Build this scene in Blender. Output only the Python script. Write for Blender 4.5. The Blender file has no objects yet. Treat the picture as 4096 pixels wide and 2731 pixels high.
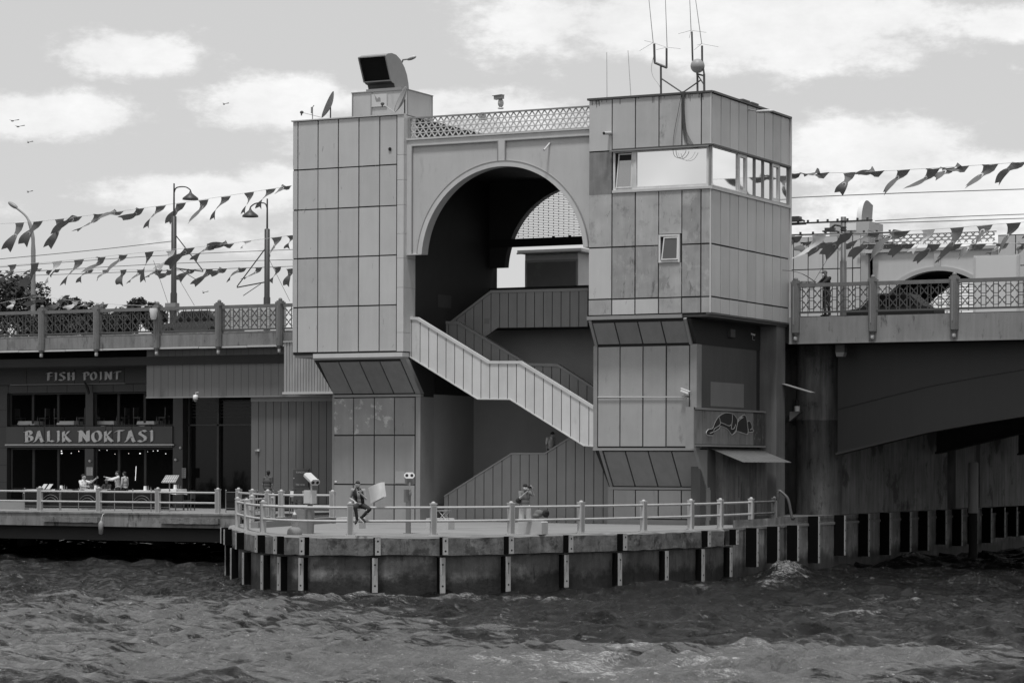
import bpy, math, random
import numpy as np
from mathutils import Vector, Matrix
R = math.radians
random.seed(7)
SC = bpy.context.scene
COL = SC.collection
# ---------------------------------------------------------------- camera
F, CX, HY, YAW, ROLL, D0, CH = 10300.0, 2048.0, 1850.0, R(27), 0.003, 106.0, 4.5
SA, CA = math.sin(YAW), math.cos(YAW)
CU, CV = D0*SA, -D0*CA
cd = bpy.data.cameras.new('camera'); cam = bpy.data.objects.new('camera', cd); COL.objects.link(cam)
cd.sensor_width = 36; cd.lens = 36*F/4096; cd.shift_y = (HY-1365.5)/4096; cd.clip_start = 1; cd.clip_end = 6000
cam.location = (CU, CV, CH)
cam.rotation_euler = (Matrix.Rotation(YAW, 3, 'Z') @ Matrix.Rotation(R(90), 3, 'X') @ Matrix.Rotation(ROLL, 3, 'Z')).to_euler()
SC.camera = cam
# ---------------------------------------------------------------- sun, sky, exposure
SAZ, SEL = R(14), R(73)
sund = Vector((math.sin(SAZ)*math.cos(SEL), -math.cos(SAZ)*math.cos(SEL), math.sin(SEL)))
sl = bpy.data.lights.new('sun', 'SUN'); so = bpy.data.objects.new('sun', sl); COL.objects.link(so)
sl.energy = 3.0; sl.angle = R(8); sl.color = (1, 1, 1); so.location = (60, -60, 80)
so.rotation_euler = sund.to_track_quat('Z', 'Y').to_euler()
W = bpy.data.worlds.new('World'); SC.world = W; W.use_nodes = True
SC.view_settings.view_transform = 'Standard'; SC.view_settings.look = 'None'
SC.view_settings.exposure = 0.0; SC.view_settings.gamma = 1; SC.view_settings.use_curve_mapping = False

def ray(px, py):
    xi, yi = px-CX, py-HY
    x = xi*math.cos(ROLL)+yi*math.sin(ROLL); y = -xi*math.sin(ROLL)+yi*math.cos(ROLL)
    t, q = x/F, -y/F
    return (-SA+t*CA, CA+t*SA, q)
def PV(px, py, v):          # photo measurement -> (u, z) on the wall plane v
    d = ray(px, py); s = (v-CV)/d[1]; return CU+s*d[0], CH+s*d[2]
def PU(px, py, u):
    d = ray(px, py); s = (u-CU)/d[0]; return CV+s*d[1], CH+s*d[2]
def PZ(px, py, z):
    d = ray(px, py); s = (z-CH)/d[2]; return CU+s*d[0], CV+s*d[1]
def P3(px, py, v):
    u, z = PV(px, py, v); return Vector((u, v, z))
def uv_(px, v): return PV(px, 1500, v)[0]
def zv_(px, py, v): return PV(px, py, v)[1]

def build_world():
    nt = W.node_tree; N = nt.nodes; L = nt.links; N.clear()
    out = N.new('ShaderNodeOutputWorld'); bg = N.new('ShaderNodeBackground'); bg.inputs[1].default_value = 0.1
    L.new(bg.outputs[0], out.inputs[0])
    sky = N.new('ShaderNodeTexSky'); sky.sky_type = 'NISHITA'; sky.sun_disc = False
    sky.sun_elevation = SEL; sky.sun_rotation = math.atan2(sund.x, sund.y)
    bw = N.new('ShaderNodeRGBToBW'); L.new(sky.outputs[0], bw.inputs[0])
    def M(op, a, b=None, c=None):
        n = N.new('ShaderNodeMath'); n.operation = op
        for i, x in enumerate((a, b, c)):
            if x is None: continue
            if isinstance(x, (int, float)): n.inputs[i].default_value = x
            else: L.new(x, n.inputs[i])
        return n.outputs[0]
    tc = N.new('ShaderNodeTexCoord'); sp = N.new('ShaderNodeSeparateXYZ'); L.new(tc.outputs['Generated'], sp.inputs[0])
    az = M('ARCTAN2', sp.outputs[0], sp.outputs[1])          # compass bearing of the sky point
    el = M('ARCSINE', sp.outputs[2])
    cmb = N.new('ShaderNodeCombineXYZ'); L.new(M('MULTIPLY', az, 1.0), cmb.inputs[0]); L.new(M('MULTIPLY', el, 1.9), cmb.inputs[1])
    n1 = N.new('ShaderNodeTexNoise'); n1.inputs['Scale'].default_value = 9; n1.inputs['Detail'].default_value = 9; n1.inputs['Roughness'].default_value = 0.58
    L.new(cmb.outputs[0], n1.inputs['Vector'])
    n2 = N.new('ShaderNodeTexNoise'); n2.inputs['Scale'].default_value = 24; n2.inputs['Detail'].default_value = 12; n2.inputs['Roughness'].default_value = 0.66
    L.new(cmb.outputs[0], n2.inputs['Vector'])
    blobs = [(520,215,330,95,1),(700,180,130,70,.6),(230,470,420,110,1),(520,540,330,70,.6),(1080,420,330,130,1),(1650,420,560,75,.9),(880,250,120,70,.45),
             (2900,90,900,190,1.1),(3300,200,600,110,.8),(2500,30,400,130,.7),(820,790,470,95,.8),(1080,715,170,85,.7),(1050,950,700,170,.45),
             (3500,600,420,150,.9),(3850,760,520,150,.9),(4070,90,260,90,.8),(60,880,300,120,.3),(1400,560,500,90,.7),(3700,1000,700,160,.5),(2100,430,260,80,.6)]
    tot = None
    for (x, y, rx, ry, w) in blobs:
        d = Vector(ray(x, y)).normalized(); a0 = math.atan2(d.x, d.y); e0 = math.asin(d.z)
        ax = M('MULTIPLY', M('SUBTRACT', az, a0), F/rx); ay = M('MULTIPLY', M('SUBTRACT', el, e0), F/ry)
        r2 = M('ADD', M('MULTIPLY', ax, ax), M('MULTIPLY', ay, ay))
        g = M('MULTIPLY', M('POWER', 2.718, M('MULTIPLY', r2, -0.9)), w)
        tot = g if tot is None else M('MAXIMUM', tot, g)
    nn = M('ADD', M('MULTIPLY', M('SUBTRACT', n1.outputs[0], 0.5), 1.5), M('MULTIPLY', M('SUBTRACT', n2.outputs[0], 0.5), 1.5))
    # elsewhere in the sky: loose scattered cloud
    gen = M('MULTIPLY', n1.outputs[0], 0.62)
    far = M('GREATER_THAN', M('ABSOLUTE', M('SUBTRACT', az, -YAW)), 0.26)
    base = M('ADD', M('MULTIPLY', tot, 1.0), M('MULTIPLY', far, gen))
    s = M('ADD', base, nn)
    ramp = N.new('ShaderNodeMapRange'); ramp.interpolation_type = 'SMOOTHSTEP'
    ramp.inputs['From Min'].default_value = 0.28; ramp.inputs['From Max'].default_value = 0.68
    L.new(s, ramp.inputs['Value'])
    # sky tone: Nishita in grey, levelled so the low sky stays an even grey
    base_sky = M('ADD', M('MULTIPLY', M('MINIMUM', bw.outputs[0], 12.0), SKY_MUL), SKY_ADD)
    cloud = M('ADD', CLOUD_B, M('MULTIPLY', M('SUBTRACT', n2.outputs[0], 0.5), 5.0))
    mx = N.new('ShaderNodeMix'); mx.data_type = 'FLOAT'
    L.new(M('MULTIPLY', ramp.outputs[0], 0.9), mx.inputs[0]); L.new(base_sky, mx.inputs[2]); L.new(cloud, mx.inputs[3])
    L.new(mx.outputs[0], bg.inputs[0])
SKY_MUL, SKY_ADD, CLOUD_B = 0.22, 5.5, 9.2
build_world()

# ---------------------------------------------------------------- mesh builder
class MB:
    def __init__(s): s.v = []; s.f = []; s.m = []; s.s = []
    def add(s, vs, fs, m=0, sm=False):
        b = len(s.v); s.v += [tuple(p) for p in vs]
        for f in fs: s.f.append([b+i for i in f]); s.m.append(m); s.s.append(sm)
        return s
    def hexa(s, p, m=0): return s.add(p, [(0,3,2,1),(4,5,6,7),(0,1,5,4),(1,2,6,5),(2,3,7,6),(3,0,4,7)], m)
    def box(s, x0, x1, y0, y1, z0, z1, m=0):
        if x0 > x1: x0, x1 = x1, x0
        if y0 > y1: y0, y1 = y1, y0
        if z0 > z1: z0, z1 = z1, z0
        return s.hexa([(x0,y0,z0),(x1,y0,z0),(x1,y1,z0),(x0,y1,z0),(x0,y0,z1),(x1,y0,z1),(x1,y1,z1),(x0,y1,z1)], m)
    def obox(s, c, ax, ay, az, hx, hy, hz, m=0):
        c = Vector(c); ax = Vector(ax).normalized()*hx; ay = Vector(ay).normalized()*hy; az = Vector(az).normalized()*hz
        return s.hexa([c-ax-ay-az, c+ax-ay-az, c+ax+ay-az, c-ax+ay-az, c-ax-ay+az, c+ax-ay+az, c+ax+ay+az, c-ax+ay+az], m)
    def prism(s, poly, off, m=0):
        n = len(poly); off = Vector(off); P = [Vector(p) for p in poly]
        return s.add(P+[p+off for p in P], [list(range(n))[::-1], [n+i for i in range(n)]] + [(i, (i+1) % n, n+(i+1) % n, n+i) for i in range(n)], m)
    def beam(s, p, q, w, h, m=0, up=(0,0,1)):
        p = Vector(p); q = Vector(q); d = q-p
        if d.length < 1e-6: return s
        x = d.normalized(); u = Vector(up)
        if abs(x.dot(u)) > .98: u = Vector((1,0,0))
        y = u.cross(x).normalized(); z = x.cross(y)
        return s.obox((p+q)/2, x, y, z, d.length/2, w/2, h/2, m)
    def tube(s, pts, r, n=8, m=0, cap=True):
        P = [Vector(p) for p in pts]; k = len(P); rr = r if isinstance(r, (list, tuple)) else [r]*k
        T = [(P[min(i+1,k-1)]-P[max(i-1,0)]).normalized() for i in range(k)]
        u = Vector((0,0,1)) if abs(T[0].z) < .9 else Vector((1,0,0)); vs = []
        for i in range(k):
            a = T[i].cross(u)
            if a.length < 1e-4: a = T[i].cross(Vector((0,1,0)))
            a.normalize(); b = T[i].cross(a).normalized(); u = a.cross(T[i])
            for j in range(n):
                t = 2*math.pi*j/n; vs.append(P[i]+(a*math.cos(t)+b*math.sin(t))*rr[i])
        fs = [(i*n+j, i*n+(j+1) % n, (i+1)*n+(j+1) % n, (i+1)*n+j) for i in range(k-1) for j in range(n)]
        s.add(vs, fs, m, n > 5)
        if cap: s.add(vs[:n], [list(range(n))], m); s.add(vs[-n:], [list(range(n))[::-1]], m)
        return s
    def lathe(s, prof, c, n=20, m=0, M=None):
        c = Vector(c); vs = []
        for (r, z) in prof:
            for j in range(n):
                t = 2*math.pi*j/n; p = Vector((r*math.cos(t), r*math.sin(t), z))
                if M: p = M @ p
                vs.append(c+p)
        k = len(prof)
        s.add(vs, [(i*n+j, i*n+(j+1) % n, (i+1)*n+(j+1) % n, (i+1)*n+j) for i in range(k-1) for j in range(n)], m, True)
        s.add(vs[:n], [list(range(n))[::-1]], m); s.add(vs[-n:], [list(range(n))], m)
        return s
    def ell(s, c, r, M=None, n=12, k=8, m=0):
        c = Vector(c); vs = []
        for i in range(k+1):
            ph = math.pi*i/k
            rr = max(math.sin(ph), 1e-3)
            for j in range(n):
                t = 2*math.pi*j/n; p = Vector((r[0]*rr*math.cos(t), r[1]*rr*math.sin(t), -r[2]*math.cos(ph)))
                if M: p = M @ p
                vs.append(c+p)
        s.add(vs, [(i*n+j, i*n+(j+1) % n, (i+1)*n+(j+1) % n, (i+1)*n+j) for i in range(k) for j in range(n)], m, True)
        s.add(vs[:n], [list(range(n))[::-1]], m); s.add(vs[-n:], [list(range(n))], m)
        return s
    def caps(s, p, q, r0, r1, n=10):
        p = Vector(p); q = Vector(q)
        s.ell(p, (r0,)*3, n=n, k=6); s.ell(q, (r1,)*3, n=n, k=6)
        if (q-p).length > 1e-4: s.tube([p, q], [r0, r1], n)
        return s
    def build(s, name, mats, parent=None):
        me = bpy.data.meshes.new(name); o = bpy.data.objects.new(name, me)
        off = Vector((0,0,0)); a = parent
        while a is not None: off += Vector(a.location); a = a.parent
        me.from_pydata([(p[0]-off.x, p[1]-off.y, p[2]-off.z) for p in s.v], [], s.f)
        if not isinstance(mats, (list, tuple)): mats = [mats]
        for x in mats: me.materials.append(x)
        me.polygons.foreach_set('material_index', s.m); me.polygons.foreach_set('use_smooth', s.s)
        me.update(); COL.objects.link(o)
        if parent: o.parent = parent
        return o
def thing(name, label, cat, loc=(0,0,0), group=None, rz=0):
    o = bpy.data.objects.new(name, None); COL.objects.link(o); o.location = loc; o.rotation_euler = (0,0,rz)
    o.empty_display_size = .3
    return tag(o, label, cat, group)
def tag(o, label, cat, group=None, kind=None):
    o['label'] = label; o['category'] = cat
    if group: o['group'] = group
    if kind: o['kind'] = kind
    return o
def struct(mb, name, mats, label=None):
    o = mb.build(name, mats); o['kind'] = 'structure'
    if label: o['label'] = label
    return o
def dup(root, loc, label, rz=0, group=None):
    def cp(o, par):
        c = o.copy(); COL.objects.link(c); c.parent = par
        for ch in o.children: cp(ch, c)
        return c
    r = cp(root, None); r.location = loc; r.rotation_euler = (0,0,rz); r['label'] = label
    if group: r['group'] = group
    return r
ORD = ['first','second','third','fourth','fifth','sixth','seventh','eighth','ninth','tenth','eleventh','twelfth','thirteenth','fourteenth','fifteenth','sixteenth','seventeenth','eighteenth','nineteenth','twentieth']

# ---------------------------------------------------------------- materials (all grey: the photograph is monochrome)
def mat(name, val, rough=.6, var=.12, scale=1.5, streak=0., bump=.0, metal=0., spec=.5, emit=0., patch=0., pscale=.6, pval=None, bscale=18, dark=0., fine=0., wet=None):
    m = bpy.data.materials.new(name); m.use_nodes = True; nt = m.node_tree; N = nt.nodes; L = nt.links
    b = N['Principled BSDF']; b.inputs['Roughness'].default_value = rough; b.inputs['Metallic'].default_value = metal
    b.inputs['Specular IOR Level'].default_value = spec
    if emit: b.inputs['Emission Color'].default_value = (1,1,1,1); b.inputs['Emission Strength'].default_value = emit
    b.inputs['Base Color'].default_value = (val, val, val, 1)
    tc = N.new('ShaderNodeTexCoord')
    def noise(sc, det=5, vec=None, rg=.55):
        n = N.new('ShaderNodeTexNoise'); n.inputs['Scale'].default_value = sc; n.inputs['Detail'].default_value = det; n.inputs['Roughness'].default_value = rg
        L.new(vec or tc.outputs['Object'], n.inputs['Vector']); return n.outputs[0]
    def M(op, a, b_=None):
        n = N.new('ShaderNodeMath'); n.operation = op
        for i, x in enumerate((a, b_)):
            if x is None: continue
            if isinstance(x, (int, float)): n.inputs[i].default_value = x
            else: L.new(x, n.inputs[i])
        return n.outputs[0]
    if var or streak or patch or dark or fine or wet:
        f = M('ADD', 1.0, M('MULTIPLY', M('SUBTRACT', noise(scale), .5), var*2.6))
        if fine:
            f = M('MULTIPLY', f, M('ADD', 1.0, M('MULTIPLY', M('SUBTRACT', noise(28, 4, None, .7), .5), fine*2)))
        if streak:
            mp = N.new('ShaderNodeMapping'); mp.inputs['Scale'].default_value = (1.5, 1.5, .16); L.new(tc.outputs['Object'], mp.inputs[0])
            f = M('MULTIPLY', f, M('ADD', 1.0, M('MULTIPLY', M('SUBTRACT', noise(2.2, 6, mp.outputs[0], .65), .5), streak*3)))
        if patch:
            r = N.new('ShaderNodeMapRange'); r.inputs['From Min'].default_value = .56; r.inputs['From Max'].default_value = .62
            L.new(noise(pscale, 8, None, .65), r.inputs[0])
            f = M('MULTIPLY', f, M('ADD', 1.0, M('MULTIPLY', r.outputs[0], patch)))
        if dark:    # small dark blotches: rust, mould
            r = N.new('ShaderNodeMapRange'); r.inputs['From Min'].default_value = .57; r.inputs['From Max'].default_value = .66
            mp = N.new('ShaderNodeMapping'); mp.inputs['Scale'].default_value = (2.5, 2.5, .7); L.new(tc.outputs['Object'], mp.inputs[0])
            L.new(noise(1.3, 9, mp.outputs[0], .7), r.inputs[0])
            f = M('MULTIPLY', f, M('SUBTRACT', 1.0, M('MULTIPLY', r.outputs[0], dark)))
        if wet:     # tide mark: dark weed below an uneven line
            sx = N.new('ShaderNodeSeparateXYZ'); L.new(tc.outputs['Object'], sx.inputs[0])
            zz = M('ADD', sx.outputs[2], M('MULTIPLY', M('SUBTRACT', noise(1.1, 8, None, .7), .5), 1.3))
            r = N.new('ShaderNodeMapRange'); r.inputs['From Min'].default_value = wet[0]; r.inputs['From Max'].default_value = wet[1]
            r.inputs['To Min'].default_value = wet[2]; r.inputs['To Max'].default_value = 1.0; L.new(zz, r.inputs[0]); f = M('MULTIPLY', f, r.outputs[0])
        v = M('MULTIPLY', f, val); cc = N.new('ShaderNodeCombineColor')
        for i in range(3): L.new(v, cc.inputs[i])
        L.new(cc.outputs[0], b.inputs['Base Color'])
    if bump:
        bn = N.new('ShaderNodeBump'); bn.inputs['Strength'].default_value = bump; bn.inputs['Distance'].default_value = .03
        L.new(noise(bscale, 6), bn.inputs['Height']); L.new(bn.outputs[0], b.inputs['Normal'])
    return m
PAN = [mat('cladding_a', .48, .5, .09, .8, .06, .05, fine=.04), mat('cladding_b', .45, .5, .09, .8, .07, .05, fine=.04),
       mat('cladding_c', .50, .5, .09, .8, .06, .05, fine=.04), mat('cladding_d', .42, .5, .13, 1.2, .09, .05, patch=-.08, fine=.05)]
STAIN = mat('cladding_stained', .20, .55, .35, 1.6, .4, .06, patch=.3, pscale=1.5, fine=.1)
WORN = [mat('cladding_worn_a', .35, .5, .26, 1.3, .16, .06, patch=-.26, pscale=.9, dark=.45, fine=.08), mat('cladding_worn_b', .29, .5, .32, 1.6, .2, .06, patch=.26, pscale=1.1, dark=.55, fine=.1),
        mat('cladding_worn_c', .40, .5, .22, 1.1, .14, .06, patch=-.2, pscale=1.3, dark=.4, fine=.08)]
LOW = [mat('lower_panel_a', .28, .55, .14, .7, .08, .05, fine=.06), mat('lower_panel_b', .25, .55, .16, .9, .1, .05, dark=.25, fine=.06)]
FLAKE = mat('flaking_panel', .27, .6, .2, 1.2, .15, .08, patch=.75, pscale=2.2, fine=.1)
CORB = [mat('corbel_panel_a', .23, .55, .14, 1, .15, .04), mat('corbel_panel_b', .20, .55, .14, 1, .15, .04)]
GAP = mat('panel_joint', .02, .8, .1)
PLASTER = mat('beam_paint', .47, .6, .10, .6, .05, .05, dark=.12, fine=.04)
TRIM = mat('trim_paint', .52, .5, .10, 1.5, .06, .03)
DARKIN = mat('passage_wall', .022, .7, .2, 1.5)  # far darker than the cladding: the passage shade is put into the colour
DARKW = mat('back_wall', .30, .8, .12, .8, .04)
SIDEW = mat('side_wall_paint', .085, .8, .15, .7, .15)
PATCH = mat('painted_out_patch', .20, .8, .1, 1)
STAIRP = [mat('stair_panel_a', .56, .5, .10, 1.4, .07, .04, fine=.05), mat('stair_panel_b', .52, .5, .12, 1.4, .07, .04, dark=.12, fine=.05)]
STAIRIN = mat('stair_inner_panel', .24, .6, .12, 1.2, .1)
CONC = mat('platform_concrete', .21, .85, .16, .45, 0, .25, patch=-.14, pscale=.35, bscale=9, fine=.12)
QUAY = mat('quay_concrete', .13, .9, .8, 1.6, .3, .9, patch=-.62, pscale=1.1, bscale=5, dark=.6, fine=.5)
QUAYLOW = mat('pier_wall_wet_concrete', .085, .8, .9, 1.1, .45, .9, patch=.8, pscale=.7, bscale=5, dark=.6, fine=.5, wet=(.45, .75, .22))
SIDEC = mat('channel_wall_concrete', .20, .8, .6, 1.2, .5, .6, patch=.5, pscale=.6, bscale=5, dark=.5, fine=.4, wet=(.5, .9, .25))
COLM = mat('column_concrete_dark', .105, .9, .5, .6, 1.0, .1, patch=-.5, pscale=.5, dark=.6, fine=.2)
RUBBER = mat('fender_rubber', .005, .9, .2, 3, bump=.2, spec=.05)
STEEL = mat('fender_face_strip', .33, .6, .25, 3, .3, .1, dark=.4, fine=.15)
BLACK = mat('black_matt', .006, .8, 0)
RAILM = mat('railing_paint', .42, .45, .12, 3, .1, .02, fine=.05)
RAILD = mat('railing_rusty', .12, .7, .45, 5, .4, .1, dark=.7, fine=.2)
DECKC = mat('deck_fascia_concrete', .20, .8, .22, .9, .45, .15, patch=-.25, pscale=1.3, dark=.65, fine=.15)
DECKR = mat('steel_fascia_paint', .23, .6, .14, .7, .3, .05, dark=.6, fine=.06)
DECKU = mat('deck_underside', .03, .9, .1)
IRON = mat('lattice_iron', .085, .5, .15, 4)
POSTM = mat('parapet_post_paint', .155, .5, .2, 2, .2, fine=.08)
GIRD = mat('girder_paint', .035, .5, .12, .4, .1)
PIERW = mat('pier_concrete_stained', .2, .9, .45, .5, .6, .1, patch=-.6, pscale=.45, dark=.5, fine=.15)
WHITE = mat('white_plastic', .78, .4, .05, 3)
LGREY = mat('light_grey_metal', .5, .4, .1, 3)
MGREY = mat('mid_grey_metal', .25, .5, .1, 3)
DGREY = mat('dark_grey_metal', .07, .5, .15, 3)
GLASSD = mat('dark_glass', .008, .08, 0, spec=.25)
GLASSS = mat('sky_reflecting_glass', .88, .04, 0, metal=1)
GLASSM = mat('frosted_glass', .26, .3, .15, 1.2, patch=.15, pscale=.8)
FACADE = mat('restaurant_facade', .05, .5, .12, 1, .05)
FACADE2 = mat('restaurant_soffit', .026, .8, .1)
HANGP = mat('hanging_panel', .17, .6, .08, .6, .12)
CORRU = mat('corrugated_sheet', .33, .5, .14, 1, .3)
BOARDW = mat('panelled_wall_paint', .125, .6, .12, .7, .12)
CLOTH = mat('white_tablecloth', .68, .8, .06, 4)
WOODF = mat('weathered_timber', .17, .9, .6, 3, .0, .6, dark=.6, fine=.4)
SKIN = mat('skin', .24, .5, .08, 6); SKINF = mat('skin_fair', .40, .5, .06, 6)
HAIR = mat('dark_hair', .012, .7, 0)
EM = mat('lit_lamp', .8, .5, 0, emit=1.3)
FLAGD = mat('flag_cloth_dark', .075, .7, .25, 3); FLAGM = mat('flag_cloth_mid', .12, .7, .25, 3); FLAGL = mat('flag_cloth_pale', .55, .7, .15, 3)
def cloth(name, v): return mat(name, v, .85, .12, 9)
# ================================================================ SETTING
DV = 8.7          # plane of the bridge fascia; the gate towers stand 8.7 m in front of it
def catmull(P, n=6):
    out = []
    for i in range(len(P)-1):
        p0 = Vector(P[max(i-1,0)]); p1 = Vector(P[i]); p2 = Vector(P[i+1]); p3 = Vector(P[min(i+2,len(P)-1)])
        for k in range(n):
            t = k/n; out.append(.5*((2*p1)+(p2-p0)*t+(2*p0-5*p1+4*p2-p3)*t*t+(3*p1-p0-3*p2+p3)*t**3))
    out.append(Vector(P[-1])); return out
OUTL = catmull([(-12.4,2.5),(-11.3,-1),(-9.6,-5.3),(-7.5,-9.7),(-4.8,-13.4),(-1.7,-17.2),(0.9,-19.35),(2.6,-19.75),(4.4,-18.9),(6.9,-16.4),(8.5,-13.0),(9.75,-9.0),(10.45,-4.6),(10.6,-1.6)], 6) + [Vector((10.4, 5.0)), Vector((10.4, 62.0))]
FZ = 2.0          # platform level
def inset(P, d):
    out = []
    for i in range(len(P)):
        a = P[max(i-1,0)]; b = P[min(i+1,len(P)-1)]; t = (b-a).normalized(); out.append(P[i]+Vector((-t.y, t.x))*d)
    return out
def hit(px, P=OUTL):        # where the sight line of photo column px meets the platform edge, with the outward normal
    t = (px-CX)/F; best = None
    for i in range(len(P)-1):
        a, b = P[i], P[i+1]
        def g(p):
            du, dv = p.x-CU, p.y-CV; lat = CA*du+SA*dv; dep = -SA*du+CA*dv; return lat/dep-t, dep
        (ga, da), (gb, db) = g(a), g(b)
        if ga*gb <= 0 and ga != gb:
            k = ga/(ga-gb); p = a.lerp(b, k); dep = da+(db-da)*k
            if best is None or dep < best[0]:
                tt = (b-a).normalized(); best = (dep, p, Vector((tt.y, -tt.x)), tt)
    if best is None: return hit(px+3, P)
    return best[1], best[2], best[3]
def ring_solid(mb, P, z0, z1, m_side, m_top, back=62.0, top=True):
    n = len(P)
    for i in range(n-1):
        a, b = P[i], P[i+1]
        mb.add([(a.x,a.y,z0),(b.x,b.y,z0),(b.x,b.y,z1),(a.x,a.y,z1)], [(0,1,2,3)], m_side)
    poly = [(p.x,p.y,z1) for p in P]+[(-12.4, back, z1)]
    mb.add(poly, [list(range(len(poly)))], m_top)
    poly = [(p.x,p.y,z0) for p in P]+[(-12.4, back, z0)]
    mb.add(poly, [list(range(len(poly)))[::-1]], m_side)
mb = MB(); P2 = inset(OUTL, .10)
ring_solid(mb, [p.copy() for p in P2], 1.90, 2.0, 0, 1)
struct(mb, 'pier_platform', [CONC, CONC], 'concrete walkway platform of the bridge pier')
# slab edge with a rounded lip
mb = MB()
def subdiv(P, L=.35):
    out = []
    for a, b in zip(P, P[1:]):
        k = max(1, int((b-a).length/L)) if (b-a).length < 6 else 1
        out += [a.lerp(b, i/k) for i in range(k)]
    return out+[P[-1]]
OS = subdiv(OUTL); NS = min(range(len(OS)), key=lambda i: (OS[i]-OUTL[-2]).length); rj = random.Random(11)
lip = [inset(OS, d) for d in (.13, .03, 0, 0)]; lzj = [[2.001+rj.uniform(-.002,.002), 1.985+rj.uniform(-.022,.006), 1.93+rj.uniform(-.03,.01), 1.34+rj.uniform(-.02,.03)] for _ in OS]
for r_ in lip[1:]:
    for p_ in r_: p_ += Vector((rj.uniform(-.014,.014), rj.uniform(-.014,.014)))
for k in range(3):
    for i in range(NS-4):
        a, b, c, d = lip[k][i], lip[k][i+1], lip[k+1][i+1], lip[k+1][i]
        mb.add([(a.x,a.y,lzj[i][k]),(b.x,b.y,lzj[i+1][k]),(c.x,c.y,lzj[i+1][k+1]),(d.x,d.y,lzj[i][k+1])], [(0,3,2,1)], 0 if k < 2 else 1)
inn = inset(OUTL, .8)
for i in range(len(OUTL)-4):
    a, b, c, d = OUTL[i], OUTL[i+1], inn[i+1], inn[i]
    mb.add([(a.x,a.y,1.34),(b.x,b.y,1.34),(c.x,c.y,1.34),(d.x,d.y,1.34)], [(0,1,2,3)], 1)
o = mb.build('platform_edge_slab', [CONC, QUAY]); o['kind'] = 'structure'
mb = MB(); PL = inset(OUTL, .16)
for i in range(len(PL)-1):
    a, b = PL[i], PL[i+1]
    zt = 1.34 if i < len(OUTL)-5 else 2.0
    if i >= len(PL)-3: zt = 2.3
    mb.add([(a.x,a.y,-2),(b.x,b.y,-2),(b.x,b.y,zt),(a.x,a.y,zt)], [(0,1,2,3)], 1 if i >= len(PL)-3 else 0)
mb.box(6, 10.24, 6, 62, 1.9, 2.3, 0)
struct(mb, 'pier_wall', [QUAYLOW, SIDEC], 'wet stained concrete wall of the bridge pier')

# bridge deck -------------------------------------------------------------
mb = MB()
mb.box(-75, 8.3, DV+.02, 51, 10.05, 10.62, 0); mb.box(8.3, 70, DV+.02, 51, 9.62, 10.75, 0)
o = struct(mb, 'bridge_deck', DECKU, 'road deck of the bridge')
mb = MB()
mb.box(-75, -10.6, DV-.06, DV+.3, 10.03, 10.60, 0)
struct(mb, 'deck_fascia', DECKC, 'stained concrete edge of the bridge deck')
mb = MB(); x = -75
while x < -10.8:
    l = random.uniform(2.2, 3.4); dz = random.uniform(-.015, .015)
    mb.box(x, min(x+l-.03, -10.7), DV-.10, DV+.2, 9.93+dz, 10.015+dz, 0); x += l
o = mb.build('drip_trim', LGREY); tag(o, 'pale metal drip trim running along the bottom of the left deck edge', 'trim')
mb = MB(); mb.box(8.83, 70, DV-.06, DV+.3, 9.62, 10.72, 0); mb.box(8.83, 70, DV-.10, DV+.3, 9.58, 9.63, 0)
struct(mb, 'span_fascia', DECKR, 'rust streaked steel edge of the lifting span')
mb = MB(); mb.box(-75, 70, DV+3.2, DV+3.4, 10.75, 10.9, 0)
struct(mb, 'kerb', DECKC)
# girders of the lifting span ---------------------------------------------
def girder(v, lab, top=9.6, m=GIRD, dz=0):
    pts = [PV(3350,1812,10.2), PV(3540,1765,10.2), PV(3720,1722,10.2), PV(3900,1690,10.2), PV(4096,1659,10.2)]
    pts += [(pts[-1][0]+8, pts[-1][1]+1.6), (pts[-1][0]+25, pts[-1][1]+2.6)]
    t = thing('bridge_girder', lab, 'girder', (pts[0][0], v, pts[0][1]), 'girders under the lifting span')
    b = MB()
    for i in range(len(pts)-1):
        (a, za), (c, zc) = pts[i], pts[i+1]
        b.hexa([(a,v,za+dz),(c,v,zc+dz),(c,v+.3,zc+dz),(a,v+.3,za+dz),(a,v,top),(c,v,top),(c,v+.3,top),(a,v+.3,top)], 0)
    b.build('web', m, t); b = MB()
    for i in range(len(pts)-1):
        (a, za), (c, zc) = pts[i], pts[i+1]
        b.beam((a, v+.1, za+dz-.03), (c, v+.1, zc+dz-.03), .7, .09)
        b.beam((a, v-.03, za+dz+1.9+.55*i*0), (c, v-.03, zc+dz+1.9), .06, .05)
    b.build('flange', m, t)
    return t
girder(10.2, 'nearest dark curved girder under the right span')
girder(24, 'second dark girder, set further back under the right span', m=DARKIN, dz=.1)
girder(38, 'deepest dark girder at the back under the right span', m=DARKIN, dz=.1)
# pier front column and abutment wall under the span
t = thing('pier_column', 'broad round concrete column under the deck just right of the control tower', 'column', (9.25, 10.6, 2.3))
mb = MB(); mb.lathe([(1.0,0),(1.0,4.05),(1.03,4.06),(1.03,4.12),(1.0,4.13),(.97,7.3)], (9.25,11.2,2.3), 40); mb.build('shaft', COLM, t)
mb = MB(); mb.box(7.0, 9.9, 12.2, 27.5, 2.3, 9.6, 0); mb.box(6.8, 9.7, 29.5, 33, 2.3, 9.6); mb.box(6.8, 9.9, 33.0, 61, 2.3, 6.3)
tag(mb.build('abutment_wall', PIERW), 'streaked concrete abutment wall below the curved girder', 'wall')
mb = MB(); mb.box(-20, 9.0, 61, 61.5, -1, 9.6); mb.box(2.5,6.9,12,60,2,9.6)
tag(mb.build('pier_back_wall', DARKIN), 'dark inner wall deep under the bridge', 'wall')
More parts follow.
